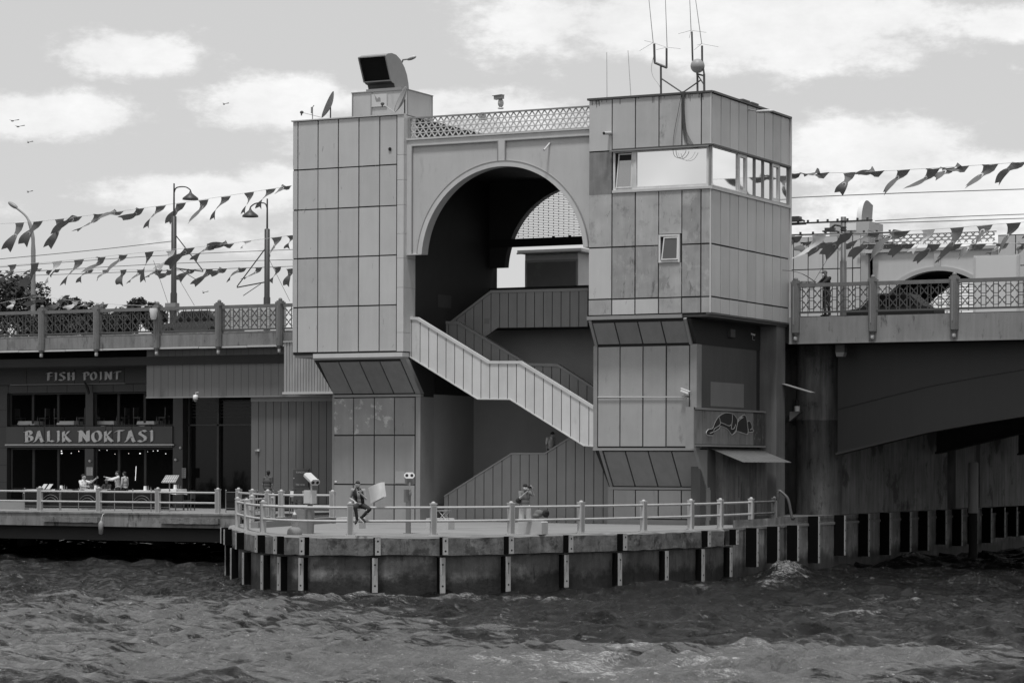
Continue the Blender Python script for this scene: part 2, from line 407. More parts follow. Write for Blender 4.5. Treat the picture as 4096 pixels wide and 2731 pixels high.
# promenade ---------------------------------------------------------------
PRZ = 2.22
mb = MB(); mb.box(-75, -12.6, -.02, 30, PRZ-.12, PRZ, 0)
struct(mb, 'promenade', CONC, 'lower walkway in front of the restaurants')
mb = MB()
mb.box(-75, -13.2, -.12, .05, PRZ-.62, PRZ-.005, 0); mb.box(-75,-13.2,-.16,.1,PRZ-.06,PRZ+.01,0)
struct(mb, 'promenade_edge', DECKC, 'worn concrete edge of the lower walkway')
mb = MB(); mb.box(-75, -13.0, .35, .8, PRZ-1.25, PRZ-.6, 0); mb.box(-75,-13,.8,30,PRZ-1.2,PRZ-1.0,0)
for i in range(7): mb.lathe([(.5,-2),(.5,1.0)], (-70+i*8.6, 14, 0), 16)
struct(mb, 'pontoon_beam', DECKU, 'dark beam carrying the lower walkway')

# ================================================================ GATE BUILDING
def clad(mb, plane, c, s0, s1, zs, gap=.055, nm=4, th=.05, face=-1, skip=(), choose=None):
    """raised cladding panels; seams at s0.. (u or v values) and zs; plane 'v' faces the water, 'u' faces right"""
    for i in range(len(s0)-1):
        for j in range(len(zs)-1):
            if (i, j) in skip: continue
            J = lambda: random.uniform(-.005, .005)
            a, b = s0[i]+gap/2+J(), s0[i+1]-gap/2+J(); z0, z1 = zs[j]+gap/2+J(), zs[j+1]-gap/2+J()
            m = choose(i, j) if choose else random.randrange(nm)
            d = random.uniform(0, .006)
            if plane == 'v': mb.box(a, b, c-th-d, c+.01, z0, z1, m)
            else: mb.box(c-.01, c+th+d, a, b, z0, z1, m)
def corbel(mb, us, v0, z0, v1, z1, gap=.06, nm=2, th=.04):
    d = Vector((0, v1-v0, z1-z0)); L = d.length; d.normalize(); n = Vector((0, -d.z, d.y)); n = n if n.y < 0 else -n
    for i in range(len(us)-1):
        a, b = us[i]+gap/2, us[i+1]-gap/2
        p = Vector((0, v0, z0))+d*.12; q = Vector((0, v0, z0))+d*(L-.08)
        P = [Vector((a,p.y,p.z)), Vector((b,p.y,p.z)), Vector((b,q.y,q.z)), Vector((a,q.y,q.z))]
        mb.prism([x-n*.02 for x in P], n*(th+.02), random.randrange(nm))
# ---- left tower ----
U = lambda px: uv_(px, 0)
LT = thing('stair_tower', 'left gate tower, tall light grey panelled box on a narrower foot, dishes on its roof', 'tower', (-7.8, 0, 2.0), 'towers of the bridge gate')
lu = [U(x) for x in (1167.5, 1189, 1269.6, 1351, 1433, 1516, 1585)]
lz = [zv_(1380, y, 0) for y in (1408, 1225, 1028, 832, 670, 474)]
ulr = U(1613.5)
mb = MB(); mb.box(lu[0]+.03, ulr-.05, .05, 8.65, lz[0]-.08, lz[-1]-.01, 0); mb.build('wall_core', GAP, LT)
mb = MB(); clad(mb, 'v', .05, lu, None, lz); mb.build('cladding', PAN, LT)
def scratches(u0, u1, z0, z1, v, n, parent, seed, l0=.08, l1=.3):
    rd = random.Random(seed); mb = MB()
    for k in range(n):
        u, z = rd.uniform(u0, u1), rd.uniform(z0, z1); l = rd.uniform(l0, l1); a = rd.gauss(1.4, .25); w = rd.uniform(.003, .009)
        d = Vector((math.cos(a), 0, math.sin(a)))*l; s_ = Vector((w, 0, 0)); p = Vector((u, v-.0125, z))
        mb.add([p, p+s_, p+s_+d, p+d], [(0,1,2,3)], 0 if rd.random() < .65 else 1)
    mb.build('scratch_marks', [mat('scratch_pale', .62, .6, 0) if 'scratch_pale' not in bpy.data.materials else bpy.data.materials['scratch_pale'], bpy.data.materials['panel_joint']], parent)
scratches(lu[0], lu[-1], lz[0], lz[-1]-.3, 0, 70, LT, 4)
mb = MB()
zz = [lz[0]-.02, zv_(1600,1330,0), zv_(1600,1150,0), zv_(1600,1033,0), zv_(1600,935,0), zv_(1600,820,0), zv_(1600,720,0), zv_(1600,620,0), lz[-1]]
for i in range(len(zz)-1):
    mb.box(lu[-1]+.03, ulr, -.02, 1.0, zz[i]+.012, zz[i+1]-.0, 0)
mb.build('corner_pilaster', TRIM, LT)
mb = MB(); mb.box(lu[0]-.04, ulr+.0, -.06, .25, lz[-1]-.0, lz[-1]+.05, 0); mb.box(lu[0]-.04, lu[0]+.2, .25, 8.7, lz[-1], lz[-1]+.05, 0)
mb.box(lu[0], ulr, .2, 8.65, lz[-1]-.02, lz[-1]+.02, 1); mb.build('roof_edge', [LGREY, MGREY], LT)
ucl = U(1255)
mb = MB(); mb.box(ucl, ulr-.02, -.07, .5, lz[0]-.24, lz[0]-.06, 0); mb.box(ucl+.02, ulr-.04, -.03, .5, lz[0]-.32, lz[0]-.242, 1); mb.build('soffit_ledge', [TRIM, MGREY], LT)
mb = MB(); mb.box(lu[0]+.1, ucl-.01, .1, 8.6, lz[0]-.2, lz[0]-.085, 0); mb.build('soffit', MGREY, LT)
vL = 1.33; zc0 = lz[0]-.33; zc1 = zv_(1500, 1576, vL)
cu = [uv_(x, vL) for x in (1335, 1414.7, 1497.6, 1578, 1661)]; cur = uv_(1682.6, vL)
mb = MB()
mb.add([(ucl,.02,zc0),(cur-.02,.02,zc0),(cur-.02,vL+.02,zc1),(cu[0],vL+.02,zc1),(ucl,8,zc0),(cur-.02,8,zc0),(cur-.02,8,zc1),(cu[0],8,zc1)],
       [(0,3,2,1),(1,2,6,5),(0,4,7,3),(4,5,6,7),(0,1,5,4)], 0); mb.build('corbel_core', GAP, LT)
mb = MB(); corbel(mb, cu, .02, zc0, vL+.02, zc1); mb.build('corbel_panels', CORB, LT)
mb = MB()
mb.prism([(cu[-1]+.03, -.02, zc0),(cur+.02, -.02, zc0),(cur+.02, vL-.03, zc1),(cu[-1]+.03, vL-.03, zc1)], (0,.3,0), 0)
mb.box(cu[0]-.02, cur+.03, vL-.06, vL+.2, zc1-.12, zc1-.02, 0); mb.build('corbel_frame', MGREY, LT)
cz = [2.0, zv_(1500,1937,vL), zv_(1500,1740,vL), zc1-.14]
mb = MB(); mb.box(cu[0]+.02, cur-.03, vL+.05, 8, 2.0, zc1, 0); mb.build('foot_core', GAP, LT)
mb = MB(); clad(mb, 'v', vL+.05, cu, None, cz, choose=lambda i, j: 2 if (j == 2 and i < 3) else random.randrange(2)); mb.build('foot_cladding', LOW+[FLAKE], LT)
mb = MB(); mb.box(cu[-1]+.04, cur, vL-.02, vL+1.2, 2.0, zc1-.13, 0); mb.build('foot_corner', MGREY, LT)
mb = MB(); mb.box(cu[0]-.06,cu[0]+.02,vL-.01,vL+.5,2.0,zc1-.13,0); mb.build('foot_corner', MGREY, LT)
mb = MB(); c = P3(1560, 597, -.02); mb.lathe([(.075,0),(.075,.02)], c, 16, 0, Matrix.Rotation(R(90), 3, 'X')); mb.build('vent_hole', BLACK, LT)
mb = MB(); p = P3(1617,1325,.35); q = P3(1622,1425,.35); mb.tube([p, p+Vector((.03,0,-.05)), q], .055, 8); mb.build('downpipe', LGREY, LT)
p = P3(1342,1925,vL-.03); mb = MB(); mb.box(p.x-.04,p.x+.05,vL-.03,vL,p.z-.03,p.z+.03,0); mb.build('small_label', WHITE, LT)
# pale painted-out patch on the foot
mb = MB(); a = PV(1582, 1932, vL); b = PV(1620, 1884, vL); mb.box(a[0], b[0], vL-.022, vL, a[1], b[1], 0); mb.build('pale_patch', mat('pale_patch', .34, .6, .05), LT)

# ---- arch between the towers ----
AR = thing('gate_arch', 'wide round arch spanning between the two gate towers, lattice parapet on top', 'arch', (-.65, .3, 13))
ur0 = U(2350); va = .32; ARR = 3.77; auc = -.66; azc = 12.98; afoot = zv_(1660, 1017, va)
az1 = zv_(1800, 553, va)
def archwall(mb, u0, u1, uc, Rr, zc, zb, zt, v0, v1, m=0, n=56, soff=None, back=True):
    th0 = math.asin(max(-1, (zb-zc)/Rr)); A = []
    for i in range(n+1):
        th = math.pi-th0+(-(math.pi-2*th0))*i/n; A.append((uc+Rr*math.cos(th), zc+Rr*math.sin(th)))
    for i in range(n):
        (a, za), (b, zb_) = A[i], A[i+1]
        if b <= u0 or a >= u1: continue
        a = max(a, u0); b = min(b, u1)
        fs = [(0,1,2,3),(7,6,5,4)]
        mb.add([(a,v0,za),(b,v0,zb_),(b,v0,zt),(a,v0,zt),(a,v1,za),(b,v1,zb_),(b,v1,zt),(a,v1,zt)], fs, m)
        mb.add([(a,v0,za),(b,v0,zb_),(b,v1,zb_),(a,v1,za)], [(0,3,2,1)], m if soff is None else soff, True)
        mb.add([(a,v0,zt),(b,v0,zt),(b,v1,zt),(a,v1,zt)], [(0,1,2,3)], m)
    if A[0][0] > u0: mb.box(u0, A[0][0], v0, v1, zb, zt, m)
    if A[-1][0] < u1: mb.box(A[-1][0], u1, v0, v1, zb, zt, m)
mb = MB(); archwall(mb, ulr-.02, ur0, auc, ARR+.02, azc, afoot, az1, va, va+.5); mb.build('arch_wall', PLASTER, AR)
# raised bands
mb = MB(); zt0 = zv_(1800, 575, va)
mb.box(ulr-.01, ur0, va-.07, va, zt0, az1-.003, 0)
ul2 = uv_(1647, va); mb.box(ulr-.01, ul2, va-.07, va, afoot+.003, zt0, 0)
n = 48; th0 = math.asin((afoot-azc)/(ARR))
for i in range(n):
    t0 = math.pi-th0-(math.pi-2*th0)*i/n; t1 = math.pi-th0-(math.pi-2*th0)*(i+1)/n
    R0, R1 = ARR, ARR+.21
    P = [(auc+R0*math.cos(t0), azc+R0*math.sin(t0)), (auc+R0*math.cos(t1), azc+R0*math.sin(t1)), (auc+R1*math.cos(t1), azc+R1*math.sin(t1)), (auc+R1*math.cos(t0), azc+R1*math.sin(t0))]
    if P[1][0] > ur0-.02: break
    f = [(x, va-.075, z) for x, z in P]+[(x, va+.0, z) for x, z in P]
    mb.add(f, [(0,1,2,3),(0,4,5,1),(3,2,6,7)], 0)
    g = [(x, va-.09, z) for x, z in ((P[3]), (P[2]))]+[(auc+(R1+.03)*math.cos(t1), va-.09, azc+(R1+.03)*math.sin(t1)), (auc+(R1+.03)*math.cos(t0), va-.09, azc+(R1+.03)*math.sin(t0))]
    mb.prism(g, (0,.09,0), 1)
mb.box(auc-.15, auc+.15, va-.072, va, azc+ARR+.15, zt0, 0)
mb.box(auc-.19, auc-.152, va-.09, va, azc+ARR+.24, zt0-.003, 1); mb.box(auc+.152, auc+.19, va-.09, va, azc+ARR+.24, zt0-.003, 1)
mb.box(ul2+.003, auc-.19, va-.09, va, zt0-.04, zt0-.003, 1); mb.box(auc+.19, ur0, va-.09, va, zt0-.04, zt0-.003, 1); mb.box(ul2+.003, ul2+.04, va-.09, va, afoot+.12, zt0-.042, 1)
mb.box(ulr-.01, auc-ARR-.0, va-.08, va, afoot-.03, afoot+.0, 0)
mb.build('raised_bands', [TRIM, MGREY], AR)
mb = MB(); mb.box(ulr, ur0, va-.12, va+.6, az1+.002, az1+.07, 0); mb.build('beam_ledge', TRIM, AR)
def trilattice(mb, u0, u1, z0, z1, v, rows=4, w=.03, pitch=.285, pu=1.0, m=0, th=.05):
    h = (z1-z0)/rows; run = pitch/2*rows
    for r in range(1, rows): mb.box(u0, u1, v, v+th, z0+h*r-w/2, z0+h*r+w/2, m)
    x = u0-run
    while x < u1:
        for sgn in (1, -1):
            a, b = (x, x+run) if sgn > 0 else (x+run, x)
            t0, t1 = 0., 1.; lo, hi = u0, u1
            # clip
            if a < b: t0 = max(0, (lo-a)/(b-a)); t1 = min(1, (hi-a)/(b-a))
            else: t0 = max(0, (hi-a)/(b-a)); t1 = min(1, (lo-a)/(b-a))
            if t1 > t0+.02:
                p = (a+(b-a)*t0, v+th/2+.003*sgn, z0+(z1-z0)*t0); q = (a+(b-a)*t1, v+th/2+.003*sgn, z0+(z1-z0)*t1)
                mb.beam(p, q, th*.9, w, m, up=(0,1,0))
        x += pitch
lp = (ulr+.12, ur0-.02); pz0 = zv_(1700, 553, va)+.02; pz1 = zv_(1700, 466, va)
pz0 = az1+.08
mb = MB(); trilattice(mb, lp[0], lp[1], pz0+.03, pz1-.05, va+.05, w=.035); mb.build('parapet_lattice', LGREY if False else TRIM, AR)
mb = MB(); mb.box(lp[0]-.08, lp[1], va+.01, va+.12, pz1-.06, pz1+.0, 0); mb.box(lp[0]-.06, lp[0]+.0, va+.0, va+.11, pz0, pz1-.06, 0); mb.box(lp[0], lp[1], va+.02, va+.11, pz0-.005, pz0+.03, 0)
mb.build('parapet_rail', MGREY, AR)
mb = MB(); p = P3(2199, 573, va); q = P3(2176, 601, va-.45); mb.tube([p, q], .04, 10); mb.build('spout_pipe', LGREY, AR)
# far wall, ceiling, passage walls, far screen
vf = 7.8
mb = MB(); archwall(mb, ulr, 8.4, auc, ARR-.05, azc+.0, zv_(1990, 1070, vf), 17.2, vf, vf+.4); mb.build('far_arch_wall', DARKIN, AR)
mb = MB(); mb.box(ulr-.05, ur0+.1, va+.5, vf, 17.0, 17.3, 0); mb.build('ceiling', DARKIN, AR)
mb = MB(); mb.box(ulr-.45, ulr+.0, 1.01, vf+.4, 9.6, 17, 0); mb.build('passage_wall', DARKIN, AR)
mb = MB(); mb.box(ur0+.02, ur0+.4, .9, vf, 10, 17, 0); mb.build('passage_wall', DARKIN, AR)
mb = MB(); mb.box(cur-.5, cur-.02, 2.55, 6.4, 2.0, 9.6, 0); mb.build('lower_side_wall', DARKW, AR)
mb = MB(); zb = zv_(2150, 958, vf); mb.box(ulr, 5, vf-.1, vf+.3, zb-.28, zb+.06, 0)
for i in range(8): mb.box(-2+i*.8, -1.9+i*.8, vf-.05, vf+.05, zb+.05, zb+.13, 0)
mb.build('tie_beam', BLACK, AR)
mb = MB(); z = zb+.06; k = 0
while z < azc+ARR:
    hw = math.sqrt(max(0, (ARR-.05)**2-(z-azc)**2)) if z > azc else ARR-.05
    if hw > .1:
        mb.box(auc-hw, auc+hw, vf+.1, vf+.12, z-.009, z+.009, 0)
        x = auc-hw+.1+(k % 2)*.25
        x = math.floor(x/.5)*.5+(k % 2)*.25
        while x < auc+hw:
            if x > auc-hw: mb.box(x-.012, x+.012, vf+.1, vf+.12, z+.009, z+.066, 0)
            x += .5
    z += .075; k += 1
mb.build('arch_screen', DGREY, AR)
zfp = zv_(2030, 1150, vf)
mb = MB(); mb.box(ulr, 8, vf+.05, vf+.25, 9.6, zfp, 0); mb.build('far_parapet', DARKIN, AR)

# ---- stairs ----
ST = thing('outdoor_staircase', 'panelled zigzag staircase climbing between the two gate towers', 'staircase', (-.6, 2, 2.0))
def interp(L, u):
    for i in range(len(L)-1):
        if L[i][0] <= u <= L[i+1][0]:
            k = (u-L[i][0])/(L[i+1][0]-L[i][0]); return L[i][1]+(L[i+1][1]-L[i][1])*k
    return L[0][1] if u < L[0][0] else L[-1][1]
def strips(mb, top, bot, v, w, gap=.035, th=.05, nm=2, off=0., base=True):
    u0, u1 = top[0][0], top[-1][0]; x = u0-w+off; bps = [p[0] for p in top]+[p[0] for p in bot]
    while x < u1:
        a, b = max(u0, x+gap/2), min(u1, x+w-gap/2)
        if b-a > .03:
            us = sorted([a, b]+[q for q in bps if a < q < b])
            poly = [(q, v, interp(bot, q)) for q in us]+[(q, v, interp(top, q)) for q in us[::-1]]
            if min(interp(top, q)-interp(bot, q) for q in us) > .02: mb.prism(poly, (0, th, 0), random.randrange(nm))
        x += w
    us = sorted(set([u0, u1]+[q for q in bps if u0 < q < u1]))
    if base: mb.prism([(q, v+th-.02, interp(bot, q)+.01) for q in us]+[(q, v+th-.02, interp(top, q)-.005) for q in us[::-1]], (0, .1, 0), nm)
def cap(mb, L, v, h=.12, w=.24, m=0):
    for i in range(len(L)-1):
        a, b = L[i], L[i+1]
        mb.prism([(a[0], v-.04, a[1]-h), (b[0], v-.04, b[1]-h), (b[0], v-.04, b[1]), (a[0], v-.04, a[1])], (0, w, 0), m)
vA = .62
LA = lambda pts, v: [PV(x, y, v) for x, y in pts]
topA = LA([(1624,1266),(1668,1268),(1954,1443),(2080,1443),(2374,1625)], vA); botA = LA([(1624,1418),(1911,1596),(2040,1597),(2335,1782),(2374,1785)], vA)
extr = [(topA[-1][0]+.02, topA[-1][1])]
mb = MB(); strips(mb, topA, botA, vA, .415, off=.27); mb.build('front_parapet', STAIRP+[GAP], ST)
mb = MB(); cap(mb, topA, vA); cap(mb, [(u, z+.03) for u, z in botA], vA, .045, .2); mb.build('front_coping', TRIM, ST)
vC = 3.75
topC = LA([(1753,1283),(1834,1286),(2112,1452),(2232,1455),(2400,1562)], vC); botC = [(u, z-1.9) for u, z in topC]
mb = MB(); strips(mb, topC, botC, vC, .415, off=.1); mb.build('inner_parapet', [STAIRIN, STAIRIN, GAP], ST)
mb = MB(); cap(mb, topC, vC); mb.build('inner_coping', MGREY, ST)
mb = MB()
for i in range(len(botA)-1):
    (a, za), (b, zb_) = botA[i], botA[i+1]
    mb.prism([(a, vA+.12, za+.02), (b, vA+.12, zb_+.02), (b, vA+.12, zb_+.25), (a, vA+.12, za+.25)], (0, vC-vA-.13, 0), 0)
for i in range(26):
    u = botA[0][0]+.3+i*.27; z = interp(botA, u)+.3; mb.box(u, u+.27, vA+.13, vC-.02, z-.1, z+.12, 0)
mb.build('flight_slab', DARKW, ST)
vB = 4.15
topB = LA([(1800,1287),(1813,1277),(1964,1161.5),(2352,1152)], vB); botB = [PV(1800,1440,vB), PV(1943,1345,vB), PV(1990,1311,vB), PV(2352,1306,vB)]
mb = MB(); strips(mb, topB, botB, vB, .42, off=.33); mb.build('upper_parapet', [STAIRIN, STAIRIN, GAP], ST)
mb = MB(); cap(mb, topB, vB); mb.build('upper_coping', MGREY, ST)
mb = MB(); q = PV(1947, 1283, vB); mb.box(q[0]-.12, q[0]+.12, vB-.02, vB+.0, q[1]-.12, q[1]+.11, 0); mb.build('pale_patch', PATCH, ST)
mb = MB(); mb.box(topB[0][0]+1.5, 5, vB+.12, vf+.04, botB[2][1], botB[2][1]+.3, 0); mb.build('upper_landing', DARKIN, ST)
vD = 2.6
topD = LA([(1777,1981),(2047,1810),(2180,1810),(2440,1645)], vD); botD = [(topD[0][0], 2.0), (topD[-1][0], 2.0)]
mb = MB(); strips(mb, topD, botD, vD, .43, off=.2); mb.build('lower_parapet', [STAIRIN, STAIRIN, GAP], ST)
mb = MB(); cap(mb, topD, vD, .07); mb.build('lower_coping', MGREY, ST)
mb = MB()
for i in range(22):
    u = topD[0][0]+.2+i*.28; z = interp(topD, u)-1.0
    if z > 2: mb.box(u, u+.28, vD+.14, vD+1.5, 2.0, z, 0)
mb.build('steps', DARKW, ST)
mb = MB(); mb.box(ulr-.0, 5.5, 6.2, 6.4, 2.0, 10.3, 0); tag(mb.build('stair_back_wall', DARKW), 'smooth dark wall behind the staircase', 'wall')
mb = MB(); p = P3(1757,1668,6.15); mb.box(p.x-.12,p.x+.12,6.02,6.2,p.z-.14,p.z+.14); tag(mb.build('junction_box', MGREY), 'small square box on the dark wall behind the stairs', 'box')
# faint pale rectangle on the passage wall
mb = MB(); mb.box(ulr+.003, ulr+.012, 3.0, 4.2, 11.2, 11.75); mb.build('notice_board', mat('passage_notice', .06, .8, .1), AR)

# ---- control tower ----
CT = thing('control_tower', 'right gate tower with a ribbon of windows around its corner and aerials on the roof', 'tower', (6.2, 0, 2.0), 'towers of the bridge gate')
ru = [U(x) for x in (2352, 2446, 2539, 2633, 2725, 2802)]; uc_ = U(2842)
dv_ = lambda px: PU(px, 1000, uc_)[0]
sv = [dv_(x) for x in (2846, 2882.6, 2919, 2954, 2989, 3024, 3056.7, 3090, 3122.5, 3156.5)]
rz = [zv_(2446, y, 0) for y in (1261, 1196.6, 989, 780, 604, 396)]
rtop = rz[-1]
mb = MB(); mb.box(ur0+.03, uc_-.05, .05, 8.68, rz[0]-.04, rz[3]-.02, 0); mb.box(ur0+.03, ru[1]-.02, .05, 8.68, rz[3]-.02, rz[4]+.05, 0); mb.box(ur0+.03, uc_-.05, .05, 8.68, rz[4]+.05, rtop-.01, 0)
mb.box(ru[1], uc_-.25, .8, 8.4, rz[3]-.02, rz[4]+.06, 0)
mb.build('wall_core', GAP, CT)
PW = PAN+WORN+[STAIN]
mb = MB()
clad(mb, 'v', .05, ru+[uc_-.02], None, [rz[4], rz[5]], choose=lambda i, j: random.choice([0,1,2,3,4,6]))
clad(mb, 'v', .05, ru[:2], None, [rz[3], rz[4]], choose=lambda i, j: 7)
zs = rz[:4]
tone = {(0,0):4,(1,0):2,(2,0):0,(3,0):4,(4,0):5,(5,0):4,(0,1):2,(1,1):5,(2,1):5,(3,1):4,(4,1):5,(5,1):5,(0,2):6,(1,2):4,(2,2):6,(3,2):6,(4,2):5,(5,2):4}
wl, wr = U(2634), U(2718); wz0, wz1 = zv_(2676, 1050, 0), zv_(2676, 938, 0)
clad(mb, 'v', .05, ru+[uc_-.02], None, [rz[0], rz[1], rz[2], zv_(2446,772,0)], choose=lambda i, j: tone[(i, j)], skip={(3,1),(3,2)})
mb.box(ru[3]+.02, ru[4]-.02, 0, .06, rz[1]+.02, wz0-.01, 4); mb.box(ru[3]+.02, ru[4]-.02, 0, .06, wz1+.03, zv_(2446,772,0)-.02, 6)
mb.build('front_cladding', PW, CT)
mb = MB()
zs2 = [rz[0], rz[1], rz[2], zv_(2446,772,0)]
clad(mb, 'u', uc_-.05, sv, None, zs2, gap=.06, choose=lambda i, j: random.choice([0,2,2,1])); mb.build('side_cladding', PAN, CT); mb = MB(); clad(mb, 'u', uc_-.05, sv, None, [rz[4]-.02, rtop-.01], gap=.06, choose=lambda i, j: random.choice([0,1,2,3]))
mb.build('side_cladding', PAN, CT)
mb = MB(); mb.box(uc_-.05, uc_+.003, -.012, sv[0]-.02, rz[0]+.02, zs2[-1]-.02, 0); mb.box(uc_-.05, uc_+.003, -.012, sv[0]-.02, rz[4]+.02, rtop, 0)
mb.box(uc_-.03, uc_+.07, sv[-1]+.02, sv[-1]+.12, rz[0], rtop, 0); mb.build('corner_trim', TRIM, CT)
mb = MB()
mb.box(ur0-.03, uc_+.05, -.06, .1, rtop-.012, rtop+.07, 0); mb.box(uc_-.1, uc_+.08, .1, 8.75, rtop-.012, rtop+.07, 0); mb.box(ur0, uc_-.05, .1, 8.68, rtop-.03, rtop+.03, 1)
for px in (2975, 3010): v = dv_(px); mb.box(uc_-.1, uc_+.1, v-.35, v+.4, rtop+.07, rtop+.13, 0)
mb.build('roof_edge', [DGREY, MGREY], CT)
# drips under the roof edge
mb = MB()
for i in range(26):
    u = random.choice([random.uniform(uc_-1.3, uc_-.35), random.uniform(ur0+.3, ur0+1.0), random.uniform(ur0, uc_)]); l = random.uniform(.05, .3)
    mb.box(u-.008, u+random.uniform(.005,.02), -.012, .0, rtop-.02-l, rtop-.01, 0)
mb.build('tar_drips', DGREY, CT)
mb = MB(); mb.box(ur0-.02, U(2728), -.05, .3, rz[0]-.17, rz[0]-.025, 0); mb.build('soffit_ledge', MGREY, CT)
mb = MB(); mb.box(ur0+.1, uc_-.06, .06, 8.66, rz[0]-.14, rz[0]-.05, 0); mb.box(uc_-.2, uc_+.01, -.0, 8.7, rz[0]-.05, rz[0]+.02, 0); mb.build('soffit', DGREY, CT)
scratches(ru[0], ru[-1], rz[0], zv_(2446,790,0), 0, 80, CT, 5)
# window ribbon
wt, wb = zv_(2600, 604, 0), zv_(2600, 757, 0); wt = rz[4]+.02-.03
wb = zv_(2450, 763, 0)
def framed(mb_f, mb_g, mb_o, plane, c, a, b, z0, z1, fw=.06, open_=False):
    """fixed or tilted pane between a..b on plane"""
    def bx(m, s0, s1, d0, d1, za, zb):
        if plane == 'v': m.box(s0, s1, c+d0, c+d1, za, zb, 0)
        else: m.box(c-d1, c-d0, s0, s1, za, zb, 0)
    bx(mb_f, a, b, -.02, .1, z1-fw, z1); bx(mb_f, a, b, -.02, .1, z0, z0+fw); bx(mb_f, a, a+fw, -.018, .098, z0+fw, z1-fw); bx(mb_f, b-fw, b, -.018, .098, z0+fw, z1-fw)
    bx(mb_g, a+fw, b-fw, .04, .06, z0+fw, z1-fw)
WH = mat('white_window_frame', .62, .5, .12, 2, .2, dark=.3)
def window(parent, plane, c, a, b, z0, z1, fw=.06, glass=GLASSS, fm=None):
    f, g = MB(), MB(); framed(f, g, None, plane, c, a, b, z0, z1, fw)
    o = f.build('window', fm or WH, parent); g.build('pane', glass, o); return o
wu0, wu1, wu2 = ru[1]+.04, U(2533), uc_-.10
window(CT, 'v', .02, wu0, wu1, wb+.0, wt, .09, BLACK)
window(CT, 'v', .02, wu1+.004, wu2, wb+.0, wt, .10, GLASSS)
# tilted sash in the left opening
def sash(parent, u0, u1, z0, z1, c, glass, ang=7):
    f, g = MB(), MB(); fw = .05
    f.box(u0, u1, -.03, .03, z1-z0-fw, z1-z0); f.box(u0, u1, -.03, .03, 0, fw); f.box(u0, u0+fw, -.029, .029, fw, z1-z0-fw); f.box(u1-fw, u1, -.029, .029, fw, z1-z0-fw)
    g.box(u0+fw, u1-fw, -.01, .01, fw, z1-z0-fw)
    for m in (f, g):
        nv = []
        for (x, y, z) in m.v:
            nv.append((x-(z)*math.tan(R(-ang))*.0+ (z/(z1-z0))*.09*(1 if x < (u0+u1)/2 else .0), c+y+z*math.sin(R(ang))*.9, z0+z))
        m.v = nv
    o = f.build('tilted_sash', WH, parent); g.build('pane', glass, o)
sash(CT, wu0+.13, wu1-.08, wb+.08, wt-.12, .0, mat('tilted_glass', .40, .08, 0, metal=.8), 4)
mb = MB(); mb.box(ru[1]+.02, uc_+.01, -.05, .1, wb-.10, wb-.0, 0); mb.box(uc_-.05, uc_+.06, -.04, sv[-1]+.02, wb-.12, wb-.005, 0)
mb.build('window_sill', TRIM, CT)
mb = MB(); mb.box(ru[1]+.02, uc_+.02, -.10, .1, wt+.0, wt+.07, 0); mb.box(uc_-.05, uc_+.08, .1, sv[-1], wt+.0, wt+.08, 0); mb.build('window_head', DGREY, CT)
mb = MB(); mb.box(uc_-.10, uc_-.02, -.02, .10, wb, wt, 0); mb.build('corner_mullion', MGREY, CT)
sw = [dv_(x) for x in (2846, 2952, 2985, 3019, 3053, 3086, 3117, 3155)]
for i in range(len(sw)-1):
    a, b = sw[i]+(.02 if i else .02), sw[i+1]-.01
    window(CT, 'u', uc_, a, b, wb+.02, wt-.0, {0:.035,1:.13,5:.13}.get(i, .022), GLASSS, WH if i in (0,1,5) else MGREY)
# small tilted window
mb = MB(); fw = .075
mb.box(wl, wr, -.04, .06, wz1-fw, wz1); mb.box(wl, wr, -.04, .06, wz0, wz0+fw); mb.box(wl, wl+fw, -.039, .06, wz0+fw, wz1-fw); mb.box(wr-fw, wr, -.039, .06, wz0+fw, wz1-fw)
o = mb.build('window', WH, CT); mb = MB(); mb.box(wl+fw, wr-fw, .055, .07, wz0+fw, wz1-fw); mb.build('opening', BLACK, o)
sash(CT, wl+.13, wr-.06, wz0+.1, wz1-.1, -.05, mat('blind_behind_glass', .10, .3, .1, 4), 3)
# pipe, gully and cable bundle
mb = MB(); p = P3(2442, 533, 0); q = P3(2415, 533, -.55); mb.tube([p, q], .07, 12); mb.build('overflow_pipe', LGREY, CT)
mb = MB(); p = P3(2416, 534, -.553); mb.lathe([(.055,0),(.055,.012)], p, 12, 0, Matrix.Rotation(R(90), 3, 'X')); mb.build('pipe_mouth', BLACK, CT)
def cab(px, v=-.05, r=.012, m=DGREY, name='cable', parent=None):
    b = MB(); pts = catmull([P3(x, y, v) for x, y in px], 6); b.tube(pts, r, 6); return b.build(name, m, parent or CT)
for k in range(6):
    cab([(2730+k*1.5,366),(2727+k*2,430),(2732+k*2.6,520),(2742+k*3.4,565-k*2),(2762+k*3,588-k),(2792,592)], -.05-.012*k, .011)
cab([(2727,370),(2712,450),(2697,530),(2692,592),(2697,622),(2712,632),(2728,628),(2741,612),(2744,602)], -.09, .010)
cab([(2712,611),(2722,634),(2745,641),(2766,632),(2781,608)], -.09, .008, LGREY)
mb = MB(); mb.box(U(2440), U(2836), -.14, -.08, zv_(2640,598,0), zv_(2640,598,0)+.045); mb.build('cable_tray', MGREY, CT)
# floodlight on the side face
v1, z1 = PU(3005, 452, uc_)
mb = MB(); mb.tube([(uc_, v1-.3, z1+.08), (uc_+.45, v1-.4, z1)], .025, 8); mb.build('lamp_arm', MGREY, CT)
mb = MB(); mb.ell((uc_+.75, v1-.4, z1-.03), (.42,.14,.07)); mb.build('lamp_head', LGREY, CT)
